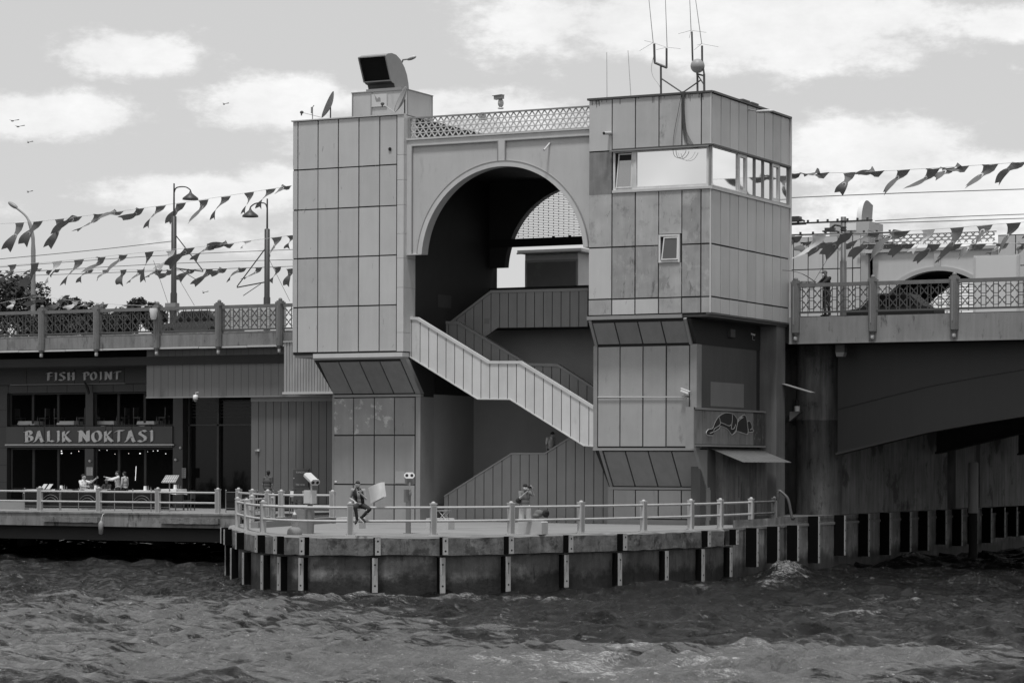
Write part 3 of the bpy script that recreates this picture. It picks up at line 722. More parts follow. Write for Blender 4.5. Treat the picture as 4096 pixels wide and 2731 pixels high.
# lower body: first corbel, middle, second corbel, foot
v2 = .62; zk0 = rz[0]-.19; zk1 = zv_(2600, 1378, v2)
mu = [uv_(x, v2) for x in (2391, 2480, 2572, 2665, 2758)]; mul, mur = uv_(2374, v2), uv_(2787, v2)
v3 = 1.72; zm0 = zv_(2600, 1787, v2); zn1 = zv_(2650, 1948, v3)
nu = [uv_(x, v3) for x in (2455, 2543, 2634, 2727, 2820)]; nul, nur = uv_(2434, v3), mur-.03
mb = MB()
mb.box(mul+.02, mur-.06, v2+.05, 8, zm0-.06, zk1, 0); mb.box(nul+.02, mur-.07, v3+.05, 8, 2.0, zn1, 0)
mb.add([(ur0+.02,.04,zk0),(mur-.03,.04,zk0),(mur-.03,v2+.06,zk1),(mul+.02,v2+.06,zk1),(ur0+.02,8,zk0),(mur-.03,8,zk0),(mur-.03,8,zk1),(mul+.02,8,zk1)],[(0,3,2,1),(1,2,6,5),(0,4,7,3),(4,5,6,7),(0,1,5,4)],0)
mb.add([(mul+.02,v2+.06,zm0-.06),(mur-.05,v2+.06,zm0-.06),(mur-.05,v3+.06,zn1),(nul+.02,v3+.06,zn1),(mul+.02,8,zm0-.06),(mur-.05,8,zm0-.06),(mur-.05,8,zn1),(nul+.02,8,zn1)],[(0,3,2,1),(1,2,6,5),(0,4,7,3),(4,5,6,7),(0,1,5,4)],0)
mb.build('lower_core', GAP, CT)
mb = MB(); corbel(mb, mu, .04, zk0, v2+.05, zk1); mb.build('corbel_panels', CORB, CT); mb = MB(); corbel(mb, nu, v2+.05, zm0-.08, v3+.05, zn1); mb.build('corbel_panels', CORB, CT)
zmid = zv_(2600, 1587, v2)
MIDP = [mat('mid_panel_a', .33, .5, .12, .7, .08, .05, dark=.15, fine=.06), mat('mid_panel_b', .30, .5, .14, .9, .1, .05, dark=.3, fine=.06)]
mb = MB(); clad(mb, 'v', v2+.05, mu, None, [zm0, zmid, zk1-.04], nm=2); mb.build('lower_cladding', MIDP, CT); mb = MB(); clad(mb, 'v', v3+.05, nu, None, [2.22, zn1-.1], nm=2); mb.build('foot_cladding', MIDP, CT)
mb = MB(); usd = mur-.05; mb.prism([(usd-.10, v2+.02, zm0-.1), (usd-.10, 3.0, zm0-.1), (usd-.10, 3.0, 2.0), (usd-.10, v3+.05, 2.0), (usd-.10, v3+.05, zn1-.02)], (.115,0,0)); mb.build('side_cheek', MGREY, CT)
mb = MB()
mb.box(mul, mu[0]-.02, v2-.01, v2+.8, zm0-.05, zk1-.01, 0); mb.box(mu[-1]+.03, mur, v2-.01, v2+.5, zm0-.05, zk1-.01, 0)
mb.box(nul, nu[0]-.02, v3-.01, v3+.8, 2.0, zn1-.01, 0); mb.box(mul, mur+.01, v2-.05, v2+.3, zm0-.14, zm0-.04, 0); mb.box(nul, mur, v3-.04, v3+.3, zn1-.1, zn1-.0, 0)
mb.box(nu[-1]+.03, mur-.01, v3-.01, v3+.4, 2.2, zn1-.1, 0)
mb.box(nul-.02, mur+.02, v3-.05, v3+.2, 2.0, 2.2, 0)
for (ua, va_, za, ub, vb_, zb_) in ((mu[0]-.06,.0,zk0,mu[0]-.06,v2,zk1),(mu[-1]+.06,.0,zk0,mu[-1]+.06,v2,zk1),(nu[0]-.08,v2,zm0-.1,nu[0]-.08,v3,zn1),(nu[-1]+.05,v2,zm0-.1,nu[-1]+.05,v3,zn1)):
    mb.beam((ua,va_+.01,za),(ub,vb_+.01,zb_),.12,.1)
mb.build('lower_frame', MGREY, CT)
mb = MB(); p = P3(2394, 1588, v2); q = P3(2745, 1587, v2); mb.tube([p+Vector((0,-.06,0)), q+Vector((0,-.06,0))], .022, 8); mb.build('conduit', LGREY, CT)
usd = mur-.05
mb = MB(); mb.box(usd-.4, usd, v2+.5, 7.2, 2.0, rz[0]-.15, 0); mb.build('side_wall', SIDEW, CT)
mb = MB(); a = PU(2842, 1623, usd); b = PU(2975, 1536, usd); mb.box(usd, usd+.006, a[0], b[0], a[1], b[1]); mb.build('painted_out_patch', PATCH, CT)
mb = MB(); a = PU(3092, 1500, usd)[0]; mb.box(usd-.5, usd+.25, a, 8.6, 2.0, rz[0]-.14, 0); mb.box(usd-.3, usd+.75, 7.6, 8.62, 2.0, rz[0]-.14, 0); mb.build('rear_pilaster', mat('rear_pilaster_paint', .15, .7, .25, 1, .3), CT)
v0p, z0p = PU(3082, 1312, usd+.3)
mb = MB(); mb.tube([(usd+.33, v0p, z0p-.05), (usd+.33, v0p, PU(3082,1850,usd+.3)[1])], .07, 12)
for z in (3.6, 5.2, 6.6, 8.0): mb.lathe([(.085,0),(.085,.06)], (usd+.33, v0p, z), 12)
mb.build('rain_pipe', mat('rain_pipe_rusty', .17, .6, .4, 3, .3, dark=.5), CT)
v_, z_ = PU(2918, 1332, usd); mb = MB(); mb.box(usd, usd+.16, v_-.25, v_+.25, z_-.17, z_+.15); mb.build('junction_box', DGREY, CT)
# ================================================================ SIDE BOX, HUT, PLATFORM FURNITURE
ubx = usd+.30
a0 = PU(2774, 1650, ubx)[0]; a1 = PU(3060, 1650, ubx)[0]; bz1 = PU(2780, 1629, ubx)[1]; bz0 = PU(2780, 1784, ubx)[1]
BX = thing('service_box', 'long panelled box with a painted crouching figure on the wall above the awning', 'box', (ubx, a0, bz0))
mb = MB(); mb.box(usd, ubx-.04, a0+.02, a1, bz0+.05, bz1-.03); mb.build('body', GAP, BX)
mb = MB(); n = 7
BOXP = [mat('box_panel_a', .22, .6, .2, 1.2, .3, .05, dark=.3), mat('box_panel_b', .19, .6, .2, 1.4, .3, .05, dark=.5), mat('box_panel_rusty', .07, .8, .5, 2.5, .5, .2, patch=1.4, pscale=4, dark=.6)]
wd = (a1-a0)/8.4
for i in range(9):
    s, e = a0+i*wd, min(a0+(i+1)*wd-.03, a1)
    mb.box(ubx-.05, ubx, s, e, bz0+.09, bz1-.1, 2 if i >= 7 else random.randrange(2))
mb.build('side_panels', BOXP, BX)
mb = MB(); mb.box(usd, ubx+.05, a0-.06, a1, bz1-.08, bz1, 0); mb.box(usd, ubx+.04, a0-.04, a1, bz0, bz0+.07, 0); mb.box(usd, ubx+.05, a0-.1, a0+.02, bz0-.1, bz1+.02); mb.build('frame', MGREY, BX)
gz = lambda x, y: (2760+x/3.0159, 1600+y/3.0159)
def G(pts): return [Vector((ubx+.006, *PU(*gz(x, y), ubx+.006))) for x, y in pts]
mb = MB()
for poly in ([(195,395),(225,352),(270,340),(300,270),(350,190),(400,162),(440,152),(510,165),(550,200),(572,250),(560,340),(510,415),(495,410),(440,345),(370,315),(355,340),(290,380),(278,425),(215,424)],
             [(572,255),(600,205),(650,178),(680,210),(690,320),(697,380),(688,410),(600,385),(556,375)], [(692,265),(715,250),(735,275),(745,320),(742,345),(765,360),(755,380),(705,382),(697,340)]):
    mb.prism(G(poly), (.004,0,0), 0)
mb.build('painted_figure', mat('graffiti_fill', .03, .8, .2), BX)
mb = MB()
for ln in ([(278,425),(215,424),(193,400),(205,368),(225,352),(270,340),(290,290),(320,230),(355,190),(400,162),(440,152),(508,163),(550,200),(572,250),(560,330),(548,380),(510,415),(495,410),(450,350),(400,322),(365,315)],
           [(352,205),(362,260),(355,300),(290,345),(282,380),(235,400)], [(362,265),(420,290),(470,310),(490,295)], [(510,175),(508,240),(500,300),(495,345)], [(495,345),(520,348),(540,320),(545,290)],
           [(572,258),(600,210),(650,178),(675,200),(688,270),(697,360),(688,410),(600,385),(552,376)], [(575,262),(605,230),(640,208)], [(605,220),(625,200),(618,225)], [(690,262),(712,250),(735,278),(746,325),(740,345),(764,358),(758,380),(705,383),(700,345)], [(720,355),(742,352)],
           [(290,380),(330,355),(355,335),(358,290)]):
    P = [p+Vector((.006,0,0)) for p in catmull(G(ln), 4)]
    mb.tube(P, .017, 5)
mb.build('painted_outline', mat('graffiti_line', .42, .8, .15, 4), BX)
# tin awning and timber hut below
ha = PU(2838, 1790, usd+.05); hb = PU(3060, 1790, usd+.05)
AW = thing('tin_awning', 'sloping dark tin awning under the painted box', 'awning', (usd, ha[0], ha[1]))
mb = MB(); vA0, vA1 = ha[0], 7.3; zA = ha[1]+.02
n = 24
for i in range(n):
    s0 = vA0+(vA1-vA0)*i/n; s1 = vA0+(vA1-vA0)*(i+1)/n; zz_ = .012*(i % 2)
    o_ = 1.55
    mb.hexa([(usd-.02,s0,zA-.02),(usd+o_,s0,zA-.62+zz_),(usd+o_,s1,zA-.62-zz_+.012),(usd-.02,s1,zA-.02),(usd-.02,s0,zA),(usd+o_,s0,zA-.60+zz_),(usd+o_,s1,zA-.60-zz_+.012),(usd-.02,s1,zA)], 0)
mb.build('sheet', mat('awning_tin', .13, .5, .3, 3, 0, .1, dark=.2, fine=.2), AW)
HT = thing('timber_shed', 'lean-to of stained vertical boards under the tin awning', 'shed', (usd, 2, 2.0))
HB = [mat('board_a', .15, .85, .4, 1.5, .6, .3, dark=.5, fine=.2), mat('board_b', .12, .85, .45, 1.8, .7, .3, dark=.6, fine=.2), mat('board_c', .17, .85, .35, 1.5, .5, .3, dark=.4, fine=.2)]
mb = MB(); b0 = PU(2892, 1900, usd+.35)[0]; mb.box(usd, usd+.02, PU(2828,1900,usd)[0], b0, 2.0, ha[1]-.05); mb.build('plain_panel', SIDEW, HT)
mb = MB(); s = b0
while s < 8.0:
    w_ = random.uniform(.52, .68); mb.box(usd, usd+.35+random.uniform(-.01,.01), s, min(s+w_-.025, 8.1), 2.0, ha[1]-.1, random.randrange(3)); s += w_
mb.build('boards', HB, HT)
mb = MB(); mb.box(usd+.34, usd+.37, 4.3, 4.7, 3.1, 4.0); mb.build('hatch', HB[1], HT)

# ---- quay fenders ----
FG1, FG2, FG3 = 'short fenders on the platform slab edge', 'long fenders on the pier wall', 'fenders along the side channel wall'
def fender(px, z0, z1, label, grp, P=OUTL, depth=.27, w=.22, back=.0, holes=2):
    p, nrm, tt = hit(px, P)
    p = p-nrm*back
    t = thing('fender', label, 'fender', (p.x, p.y, z0), grp)
    q = Vector((p.x, p.y, 0)); n3 = Vector((nrm.x, nrm.y, 0)); t3 = Vector((tt.x, tt.y, 0)); Z = Vector((0,0,1)); zc = (z0+z1)/2; hz = (z1-z0)/2
    mb = MB(); mb.obox(q+n3*(depth/2-.02)+Z*zc, t3, n3, Z, w/2, depth/2, hz); mb.build('rubber_block', RUBBER, t)
    mb = MB(); mb.obox(q+n3*(depth-.01)+Z*zc, t3, n3, Z, .095 if holes == 2 else .06, .03, hz-.005+random.uniform(-.01,.01)); mb.build('face_strip', STEEL, t)
    mb = MB(); Mx = Matrix((t3, Z, -n3)).transposed()
    for zz_ in ([z0+.18*(z1-z0)+.02, z1-.2*(z1-z0)] if holes == 2 else [z0+(z1-z0)*k for k in (.12,.37,.62,.87)]):
        mb.lathe([(.036,0),(.036,.01)], q+n3*(depth+.022)+Z*zz_, 10, 0, Mx)
        if holes == 2 and z1-z0 > .8 and zz_ > zc: mb.obox(q+n3*(depth+.021)+Z*(zz_-.2), t3, n3, Z, .008, .002, .16)
    mb.build('bolt_hole', BLACK, t)
up = [905, 928, 976, 1057, 1131, 1227, 1507, 1771, 2026, 2262, 2477, 2812, 2923]
for i, px in enumerate(up):
    fender(px, 1.36, 1.96, f'short fender on the platform edge, {ORD[i]} from the left in the upper row', FG1, back=-.02)
lo = [930, 953, 1003, 1078, 1144, 1222, 1496, 1761, 2015, 2246, 2458, 2644, 2789, 2900]
PW_ = inset(OUTL, .16)
for i, px in enumerate(lo):
    fender(px, .08+random.uniform(-.03,.06), 1.27, f'long fender on the pier wall, {ORD[i]} from the left in the lower row', FG2, P=PW_, back=0)
sd = [2989, 3072, 3154, 3226, 3301, 3374, 3442, 3510, 3572, 3636, 3696, 3755, 3813, 3869, 3921, 3972, 4020, 4063, 4093]
for i, px in enumerate(sd):
    fender(px, .35+random.uniform(-.1,.15)+.02*i, 1.98 if i < 3 else 2.3, f'tall black fender on the channel side wall, {ORD[i]} from the left', FG3, back=-.0 if i < 3 else .12, depth=.42, w=.3, holes=4)

# ---- quay railing ----
def post(mb, c, t, n, h=1.14, w=.2):
    Z = Vector((0,0,1)); c = Vector(c); t = Vector(t).normalized(); n = Vector(n).normalized()
    mb.obox(c+Z*(h-.07)/2, t, n, Z, w/2, w/2*.9, (h-.07)/2)
    mb.obox(c+Z*(h-.07)/2+n*(w/2*.9+.001), t, n, Z, w/2-.03, .008, (h-.2)/2, 1)
    mb.obox(c+Z*(h-.05), t, n, Z, w/2+.012, w/2+.005, .02)
    mb.ell(c+Z*(h-.03), (.075,.075,.06))
    mb.obox(c+Z*.012, t, n, Z, w/2+.07, w/2+.02, .012)
    for sx in (-1,1): mb.lathe([(.025,0),(.025,.06)], c+t*(sx*(w/2+.045))+Z*.02, 8)
def railing(name, label, posts, rails_at, zf, grp=None, mat_=RAILM, curve=None, h=1.14, skipr=(), r=.045, mats=None):
    t = thing(name, label, 'railing', posts[0][0], grp)
    for i, (c, tt, nn) in enumerate(posts):
        mb = MB(); post(mb, c, tt, nn, h); mb.build('post', [(mats[i] if mats else mat_), MGREY], t)
    for i in range(len(posts)-1):
        if i in skipr: continue
        for zr in rails_at:
            a, b = Vector(posts[i][0]), Vector(posts[i+1][0]); mid = []
            if curve: mid = curve(i)
            pts = [a+Vector((0,0,zr))]+[m+Vector((0,0,zr)) for m in mid]+[b+Vector((0,0,zr))]
            mb = MB(); mb.tube(pts, r, 10)
            mb.build('rail', (mats[i+1] if mats else mat_), t)
            for e in (a, b): pass
    return t
PR = inset(OUTL, .30)
posts = []; prm = []
for px in (1097, 1008):
    best = None
    for i in range(6*3):
        d = PR[i]; du, dv = d.x-CU, d.y-CV; x = CX+F*(CA*du+SA*dv)/(-SA*du+CA*dv)
        if best is None or abs(x-px) < best[0]: best = (abs(x-px), d, (PR[i+1]-PR[i]).normalized(), i)
    d, tt, i = best[1:]; posts.append(((d.x,d.y,FZ), (tt.x,tt.y,0), (tt.y,-tt.x,0))); prm.append(i)
for px in (951, 987, 1053, 1402, 1734, 2045, 2325, 2575, 2764, 2882, 3002, 3096):
    p, nrm, tt = hit(px, PR); posts.append(((p.x,p.y,FZ), (tt.x,tt.y,0), (nrm.x,nrm.y,0)))
    prm.append(min(range(len(PR)), key=lambda k: (PR[k]-p).length))
def curve(i):
    a, b = prm[i], prm[i+1]; A, B = Vector(posts[i][0]), Vector(posts[i+1][0])
    return [Vector((q.x,q.y,FZ)) for q in PR[a+1:b] if (Vector((q.x,q.y,FZ))-A).length > .35 and (Vector((q.x,q.y,FZ))-B).length > .35]
mm = [RAILM]*len(posts); mm[-1] = RAILD; mm[-2] = RAILM
railing('platform_railing', 'pale two-bar railing with domed posts round the nose of the pier platform', posts, (.96, .50), FZ, 'two-bar railings', curve=curve, mats=mm)
# promenade railings
posts = []
for px in (-300, -75, 161, 397, 633, 873): posts.append(((uv_(px, .12), .12, PRZ), (1,0,0), (0,-1,0)))
railing('promenade_railing', 'pale two-bar railing along the edge of the lower restaurant walkway', posts, (.92, .47), PRZ, 'two-bar railings', h=1.12)
posts = []
for px, y in ((880, 2050), (954, 2051), (1009, 2060), (1071, 2064), (1125, 2066), (1330, 2068)):
    q = PZ(px, y+2, PRZ); posts.append(((q[0], q[1], PRZ), (1,0,0), (0,-1,0)))
posts[0] = ((uv_(873,.12)+.01, .14, PRZ), (1,0,0), (0,-1,0))
railing('short_return_railing', 'pale two-bar railing turning inland between the walkway and the left gate tower', posts[1:], (.92, .47), PRZ, 'two-bar railings', h=1.12)

# ---- bridge parapet (posts, lattice panels) ----
def lattice_mesh(L, H):
    mb = MB(); r = .014; Wc = .485; n = round(L/Wc); Wc = L/n
    T = lambda pts: [mb.beam((a[0],0,a[1]),(b[0],0,b[1]),.03,.026,0,up=(0,1,0)) for a, b in zip(pts, pts[1:])]
    zc_ = [H*.27, H*.73]; hb = .18
    for zc in zc_:
        for i in range(n):
            c = Wc*(i+.5)
            T([(c-Wc/2, zc+hb), (c-.15, zc+hb), (c+.15, zc-hb), (c+Wc/2, zc-hb)]) if True else 0
            T([(c-Wc/2, zc-hb), (c-.15, zc-hb), (c+.15, zc+hb), (c+Wc/2, zc+hb)])
            for s in (-1, 1): T([(c+s*.16, zc+.08), (c+s*.05, zc+.17-.06)]); T([(c+s*.16, zc-.08), (c+s*.05, zc-.11)]); T([(c+s*.16, zc-.08), (c+s*.16, zc+.08)])
    for i in range(n):
        c = Wc*(i+.5)
        for s in (-.16, .16):
            for za, zb_ in ((0, zc_[0]-hb+.0), (zc_[0]+hb, zc_[1]-hb), (zc_[1]+hb, H)): T([(c+s, za), (c+s, zb_)])
            for zc in zc_: T([(c+s, zc+hb), (c+s, zc+.08)]); T([(c+s, zc-hb), (c+s, zc-.08)])
    return mb
def deck_parapet(label, pxs, ztop, zwalk, zbot, v, grp):
    us = [uv_(x, v) for x in pxs]
    t = thing('bridge_parapet', label, 'parapet', (us[0], v, zwalk), grp)
    H = ztop-.14-(zwalk+.20); src = None
    for i, u in enumerate(us):
        mb = MB(); w = .17
        mb.prism([(u-w,v-.14,zbot),(u-w*.55,v-.24,zbot),(u+w*.55,v-.24,zbot),(u+w,v-.14,zbot),(u+w,v+.1,zbot),(u-w,v+.1,zbot)], (0,0,ztop+.0-zbot), 0)
        mb.box(u-.05, u-.01, v-.262, v-.23, zbot+.35, ztop-.1, 1)
        o = mb.build('post', [POSTM, MGREY], t)
        mb = MB(); mb.box(u-.18, u+.18, v-.22, v+.16, ztop, ztop+.1); mb.box(u-.13,u+.13,v-.17,v+.11,ztop+.1,ztop+.16); mb.ell((u, v-.03, ztop+.2), (.10,.10,.10)); mb.build('finial', POSTM, o)
        mb = MB(); mb.lathe([(.15,0),(.07,-.14),(.07,-.16)][::-1], (u, v-.1, zbot), 10); mb.build('boss', POSTM, o)
        mb = MB(); mb.lathe([(.05,-.34),(.085,-.32),(.085,-.17),(.06,-.16)], (u, v-.1, zbot), 10); mb.build('lamp_glass', LGREY, o)
        if i < len(us)-1:
            L = us[i+1]-u-.36
            m2 = lattice_mesh(L, H); m2.v = [(x+u+.18, y+v, z+zwalk+.2) for x, y, z in m2.v]
            m2.build('lattice_panel', IRON, t)
            mb = MB(); mb.box(u+.17, us[i+1]-.17, v-.06, v+.07, ztop-.14, ztop+.02); mb.build('top_rail', POSTM, t)
            mb = MB(); mb.box(u+.17, us[i+1]-.17, v-.04, v+.05, zwalk+.12, zwalk+.2); mb.build('bottom_rail', IRON, t)
deck_parapet('iron lattice parapet with capped posts on the bridge left of the gate', (-300,-70,170,390,631,878,1122,1300), 11.93, 10.62, 9.98, DV-.05, 'bridge parapets')
deck_parapet('iron lattice parapet with capped posts on the bridge right of the gate', (3184,3492,3818,4150,4500,4870), 12.12, 10.75, 10.05, DV-.05, 'bridge parapets')

# ---- things on the platform ----
def block(px, py, label, w=.95, h=.42, d=.5):
    u, v = PZ(px, py, FZ); o = MB(); z = FZ
    b = .03
    prof = [(-w/2,0),(w/2,0),(w/2,h-b),(w/2-b,h),(-w/2+b,h),(-w/2,h-b)]
    o.prism([(u+x, v, z+zz_) for x, zz_ in prof], (0,d,0)); return tag(o.build('concrete_block', mat('block_concrete', .42, .8, .1, 2, 0, .2)), label, 'block', 'concrete blocks used as seats')
block(1390, 2113, 'pale concrete block behind the sitting man, nearest the left tower', 1.0)
block(1748, 2117, 'pale concrete block with a folding stool on it, middle of the platform', .95)
block(2118, 2136, 'pale concrete block behind the man taking a photo', .95, .45)
def stool(px, py, z, label, s=1.0):
    u, v = PZ(px, py, z); t = thing('folding_stool', label, 'stool', (u,v,z), 'folding stools on the blocks')
    mb = MB(); mb.box(u-.2*s, u+.2*s, v+.05, v+.4, z+.36, z+.40); mb.build('seat', MGREY, t)
    for k, (a, b) in enumerate((((-.18,-.02),(.14,.36)), ((.18,-.02),(-.14,.36)))):
        for vv in (.08, .36):
            mb = MB(); mb.tube([(u+a[0]*s,v+vv,z+.01),(u+b[0]*s,v+vv,z+.36)], .014, 6); mb.build('leg', LGREY, t)
stool(1396, 2083, FZ+.42, 'small folding stool on the leftmost concrete block')
stool(1765, 2085, FZ+.42, 'small folding stool on the middle concrete block')
# binocular viewers
def viewer(px, py, label, yaw, tilt, boxy):
    u, v = PZ(px, py, FZ); t = thing('coin_binoculars', label, 'binoculars', (u,v,FZ), 'coin operated viewers', 0)
    mb = MB(); mb.lathe([(.18,0),(.18,.02)], (u,v,FZ), 16); mb.lathe([(.095,.02),(.095,1.18)], (u,v,FZ), 16); mb.build('pillar', mat('pillar_paint', .16, .4, .1, 3), t)
    mb = MB()
    if boxy: mb.box(u-.17,u+.17,v-.16,v+.16,FZ+1.05,FZ+1.52); mb.box(u-.14,u+.10,v-.18,v-.16,FZ+1.07,FZ+1.5)
    else: mb.box(u-.13,u+.05,v-.1,v+.1,FZ+1.1,FZ+1.55); mb.ell((u+.14,v-.12,FZ+1.4),(.05,.05,.11))
    mb.build('coin_box', LGREY if boxy else mat('coin_box_paint', .15, .5, .1), t)
    hz = FZ+1.86
    mb = MB(); mb.tube([(u+.05,v,FZ+1.5),(u+.05,v,hz-.05)], .03, 8); mb.build('neck', LGREY, t)
    Rm = Matrix.Rotation(yaw, 3, 'Z') @ Matrix.Rotation(tilt, 3, 'X')
    c = Vector((u+.05, v, hz+.06)); X, Y, Z = Rm @ Vector((1,0,0)), Rm @ Vector((0,1,0)), Rm @ Vector((0,0,1))
    def octo(c, L, wx, wz, m, mb):
        pr = [(-wx,-wz*.35),(-wx*.62,-wz),(wx*.62,-wz),(wx,-wz*.35),(wx,wz*.35),(wx*.62,wz),(-wx*.62,wz),(-wx,wz*.35)]
        mb.prism([c-Y*L/2+X*a+Z*b for a, b in pr], Y*L, m)
    mb = MB(); octo(c, .56, .165, .10, 0, mb); mb.build('binocular_body', LGREY if boxy else MGREY, t)
    mb = MB(); octo(c-Y*.28, .04, .185, .115, 0, mb); mb.build('face_plate', LGREY, t)
    for s in (-1, 1):
        mb = MB(); Mx = Matrix((X, Z, -Y)).transposed(); mb.lathe([(.055,0),(.055,.012)], c-Y*.30+X*s*.088, 16, 0, Mx); mb.build('lens', BLACK, t)
viewer(1633, 2133, 'coin binoculars on a post facing the water, in front of the left tower foot', R(27), R(-25), False)
viewer(1240, 2134, 'coin binoculars tilted down to the right on a boxed post, by the small beacon', R(62), R(26), True)
# beacon on round base
u, v = PZ(1178, 2137, FZ)
t = thing('navigation_beacon', 'squat round-based harbour beacon with a pointed cap at the platform edge', 'beacon', (u,v,FZ))
mb = MB(); mb.lathe([(.25,0),(.26,.05),(.24,.16),(.16,.25),(.10,.27)], (u,v,FZ), 20); mb.build('base', mat('beacon_base', .20, .8, .2, 4, bump=.2), t)
mb = MB(); mb.lathe([(.09,.27),(.12,.40),(.16,.44),(.16,.46),(.08,.47)], (u,v,FZ), 16); mb.build('collar', LGREY, t)
mb = MB(); mb.lathe([(.085,.47),(.085,.68),(.07,.69)], (u,v,FZ), 16); mb.build('lantern', mat('lantern', .09, .3, .1), t)
mb = MB(); mb.lathe([(.07,.69),(.05,.74),(.012,.79),(.004,.88)], (u,v,FZ), 12); mb.build('cap', LGREY, t)
u, v = PZ(1190, 2134, FZ)
mb = MB(); mb.prism([(u-.3,v+.25,FZ),(u+.33,v+.25,FZ),(u+.36,v+.25,FZ+.75),(u+.30,v+.25,FZ+.85),(u-.28,v+.25,FZ+.85)], (0,.3,0)); tag(mb.build('concrete_slab', CONC), 'upright concrete slab behind the small beacon', 'slab')
# kerb wall on the left of platform
mb = MB(); a = PZ(1000,2112,FZ); b = PZ(1330,2090,FZ); mb.beam((a[0],a[1]+.3,FZ+.12),(b[0],b[1],FZ+.12),.3,.24); tag(mb.build('low_kerb_wall', CONC), 'low concrete kerb on the platform behind the left railing posts', 'kerb')
# bent black pipe at the right end of the railing
p0, nr, tt = hit(3085, PR)
mb = MB(); P = [P3(x, y, p0.y) for x, y in ((3113,2010),(3112,1975),(3118,1962),(3145,1985),(3155,2005),(3163,2045),(3170,2075),(3178,2067))]
mb.tube(catmull(P, 4), [.03]*2+[.06]*(len(catmull(P,4))-2), 8); tag(mb.build('bent_pipe', DGREY), 'bent rusty black pipe at the right end of the platform railing', 'pipe')
# nav light bracket & flat tin by the column
uu = 9.6
t = thing('navigation_light', 'small navigation light on a dark triangular bracket right of the control tower', 'light', P3(3180,1650,8.6))
P = P3(3180,1645,8.6)
mb = MB(); mb.prism([P+Vector((-.25,0,0)),P+Vector((.28,0,0)),P+Vector((-.25,0,-.42))], (0,.25,0)); mb.build('bracket', DGREY, t)
mb = MB(); mb.lathe([(.11,0),(.12,.2),(.13,.22)], P+Vector((.05,.12,.01)), 14); mb.build('base', LGREY, t)
mb = MB(); mb.lathe([(.09,0),(.09,.2),(.05,.27),(.0,.28)], P+Vector((.05,.12,.24)), 14); mb.build('lens', BLACK, t)
a = P3(3135,1535,8.5); b = P3(3252,1570,8.5)
mb = MB(); mb.beam(a, b, .5, .03); tag(mb.build('tin_flap', MGREY), 'thin tilted tin flap sticking out right of the control tower', 'flap')
P = P3(3366,1400,9.2); t = thing('span_lamp', 'small boxy lamp hanging under the right span edge', 'lamp', P)
mb = MB(); mb.box(P.x-.2,P.x+.2,9.0,9.4,P.z-.1,P.z+.22); mb.build('housing', DGREY, t); mb = MB(); mb.prism([(P.x-.19,9.0,P.z-.1),(P.x+.19,9.0,P.z-.1),(P.x+.14,9.0,P.z-.28),(P.x-.16,9.0,P.z-.28)], (0,.36,0)); mb.build('diffuser', MGREY, t)
# leaning pile and dolphin under the span
P = PZ(3895, 2120, 2.0); mb = MB(); q = P3(3893, 1962, 24); mb.lathe([(.235,0),(.235,2.35),(.19,2.4)], (q.x, 24, q.z-1.05), 16); mb.lathe([(.21,-5),(.21,0)], (q.x, 24, q.z-1.06), 14, 1)
tag(mb.build('mooring_pile', [mat('mooring_pile_paint', .3, .6, .2, 1, .3), BLACK]), 'pale topped mooring pile in the shadow under the right span', 'pile')
# fender beams and hanging buoy on the promenade edge
def wbeam(px0, px1, y0, y1, label):
    a = PV(px0, y0, -.15); b = PV(px1, y1, -.15); mb = MB(); n = 14; th = .17
    for i in range(n):
        s, e = a[0]+(b[0]-a[0])*i/n, a[0]+(b[0]-a[0])*(i+1)/n; j = [random.uniform(-.012,.012) for _ in range(4)]
        mb.box(s, e, -.15-th+j[0], -.12, min(a[1],b[1])+j[1]*.8, max(a[1],b[1])+j[2], 0)
    tag(mb.build('fender_beam', WOODF), label, 'beam', 'timber beams on the walkway edge')
wbeam(176, 398, 2064, 2089, 'splintered timber fender beam on the walkway edge, left one')
wbeam(645, 880, 2069, 2096, 'bolted timber fender beam on the walkway edge, right one')
P = P3(404, 2088, -.35); t = thing('hanging_fender', 'long grey boat fender hanging on a rope over the walkway edge', 'fender', P)
mb = MB(); mb.lathe([(.03,-.55),(.10,-.5),(.115,-.2),(.115,-.05),(.07,.03),(.02,.08)], P, 16); mb.build('float', MGREY, t)
mb = MB(); mb.tube([P+Vector((0,0,.06)), P+Vector((.02,.1,.35)), P+Vector((.05,.3,.42))], .015, 6); mb.build('rope', LGREY, t)

# ================================================================ ROOF EQUIPMENT
zr = lz[-1]
PH = thing('roof_housing', 'box-shaped plant housing with a big curved air scoop on the left tower roof', 'housing', (-8, 2, zr))
vh = 2.2; ha_, hc_ = PV(1409, 375, vh), PV(1627, 362, vh); vb_ = PU(1730, 389, hc_[0])[0]
mb = MB(); mb.box(ha_[0], hc_[0], vh, vb_, zr+.0, ha_[1]); mb.build('housing_wall', PLASTER, PH)
mb = MB()
for px in (1483,): u = uv_(px, vh); mb.box(u-.03, u+.03, vh-.03, vh, zr, ha_[1]-.02)
mb.box(ha_[0]-.03, hc_[0]+.03, vh-.04, vb_+.03, ha_[1], ha_[1]+.04); mb.box(ha_[0]-.01, ha_[0]+.05, vh-.02, vh, zr, ha_[1]); mb.box(hc_[0]+.0, hc_[0]+.025, vh+.0, vh+.07, zr, ha_[1]-.01); mb.box(hc_[0], hc_[0]+.02, vb_-.06, vb_, zr, ha_[1]-.01)
mb.build('housing_trim', MGREY, PH)
a, b = PV(1487, 429, vh-.03), PV(1548, 375, vh-.03); mb = MB(); mb.box(a[0], b[0], vh-.05, vh-.03, a[1], b[1]); s = mb.build('notice_board', mat('notice_paint', .55, .6, .08), PH)
mb = MB(); z8 = lambda x, y: P3(1350+x/5.2275, 180+y/5.2275, vh-.056)
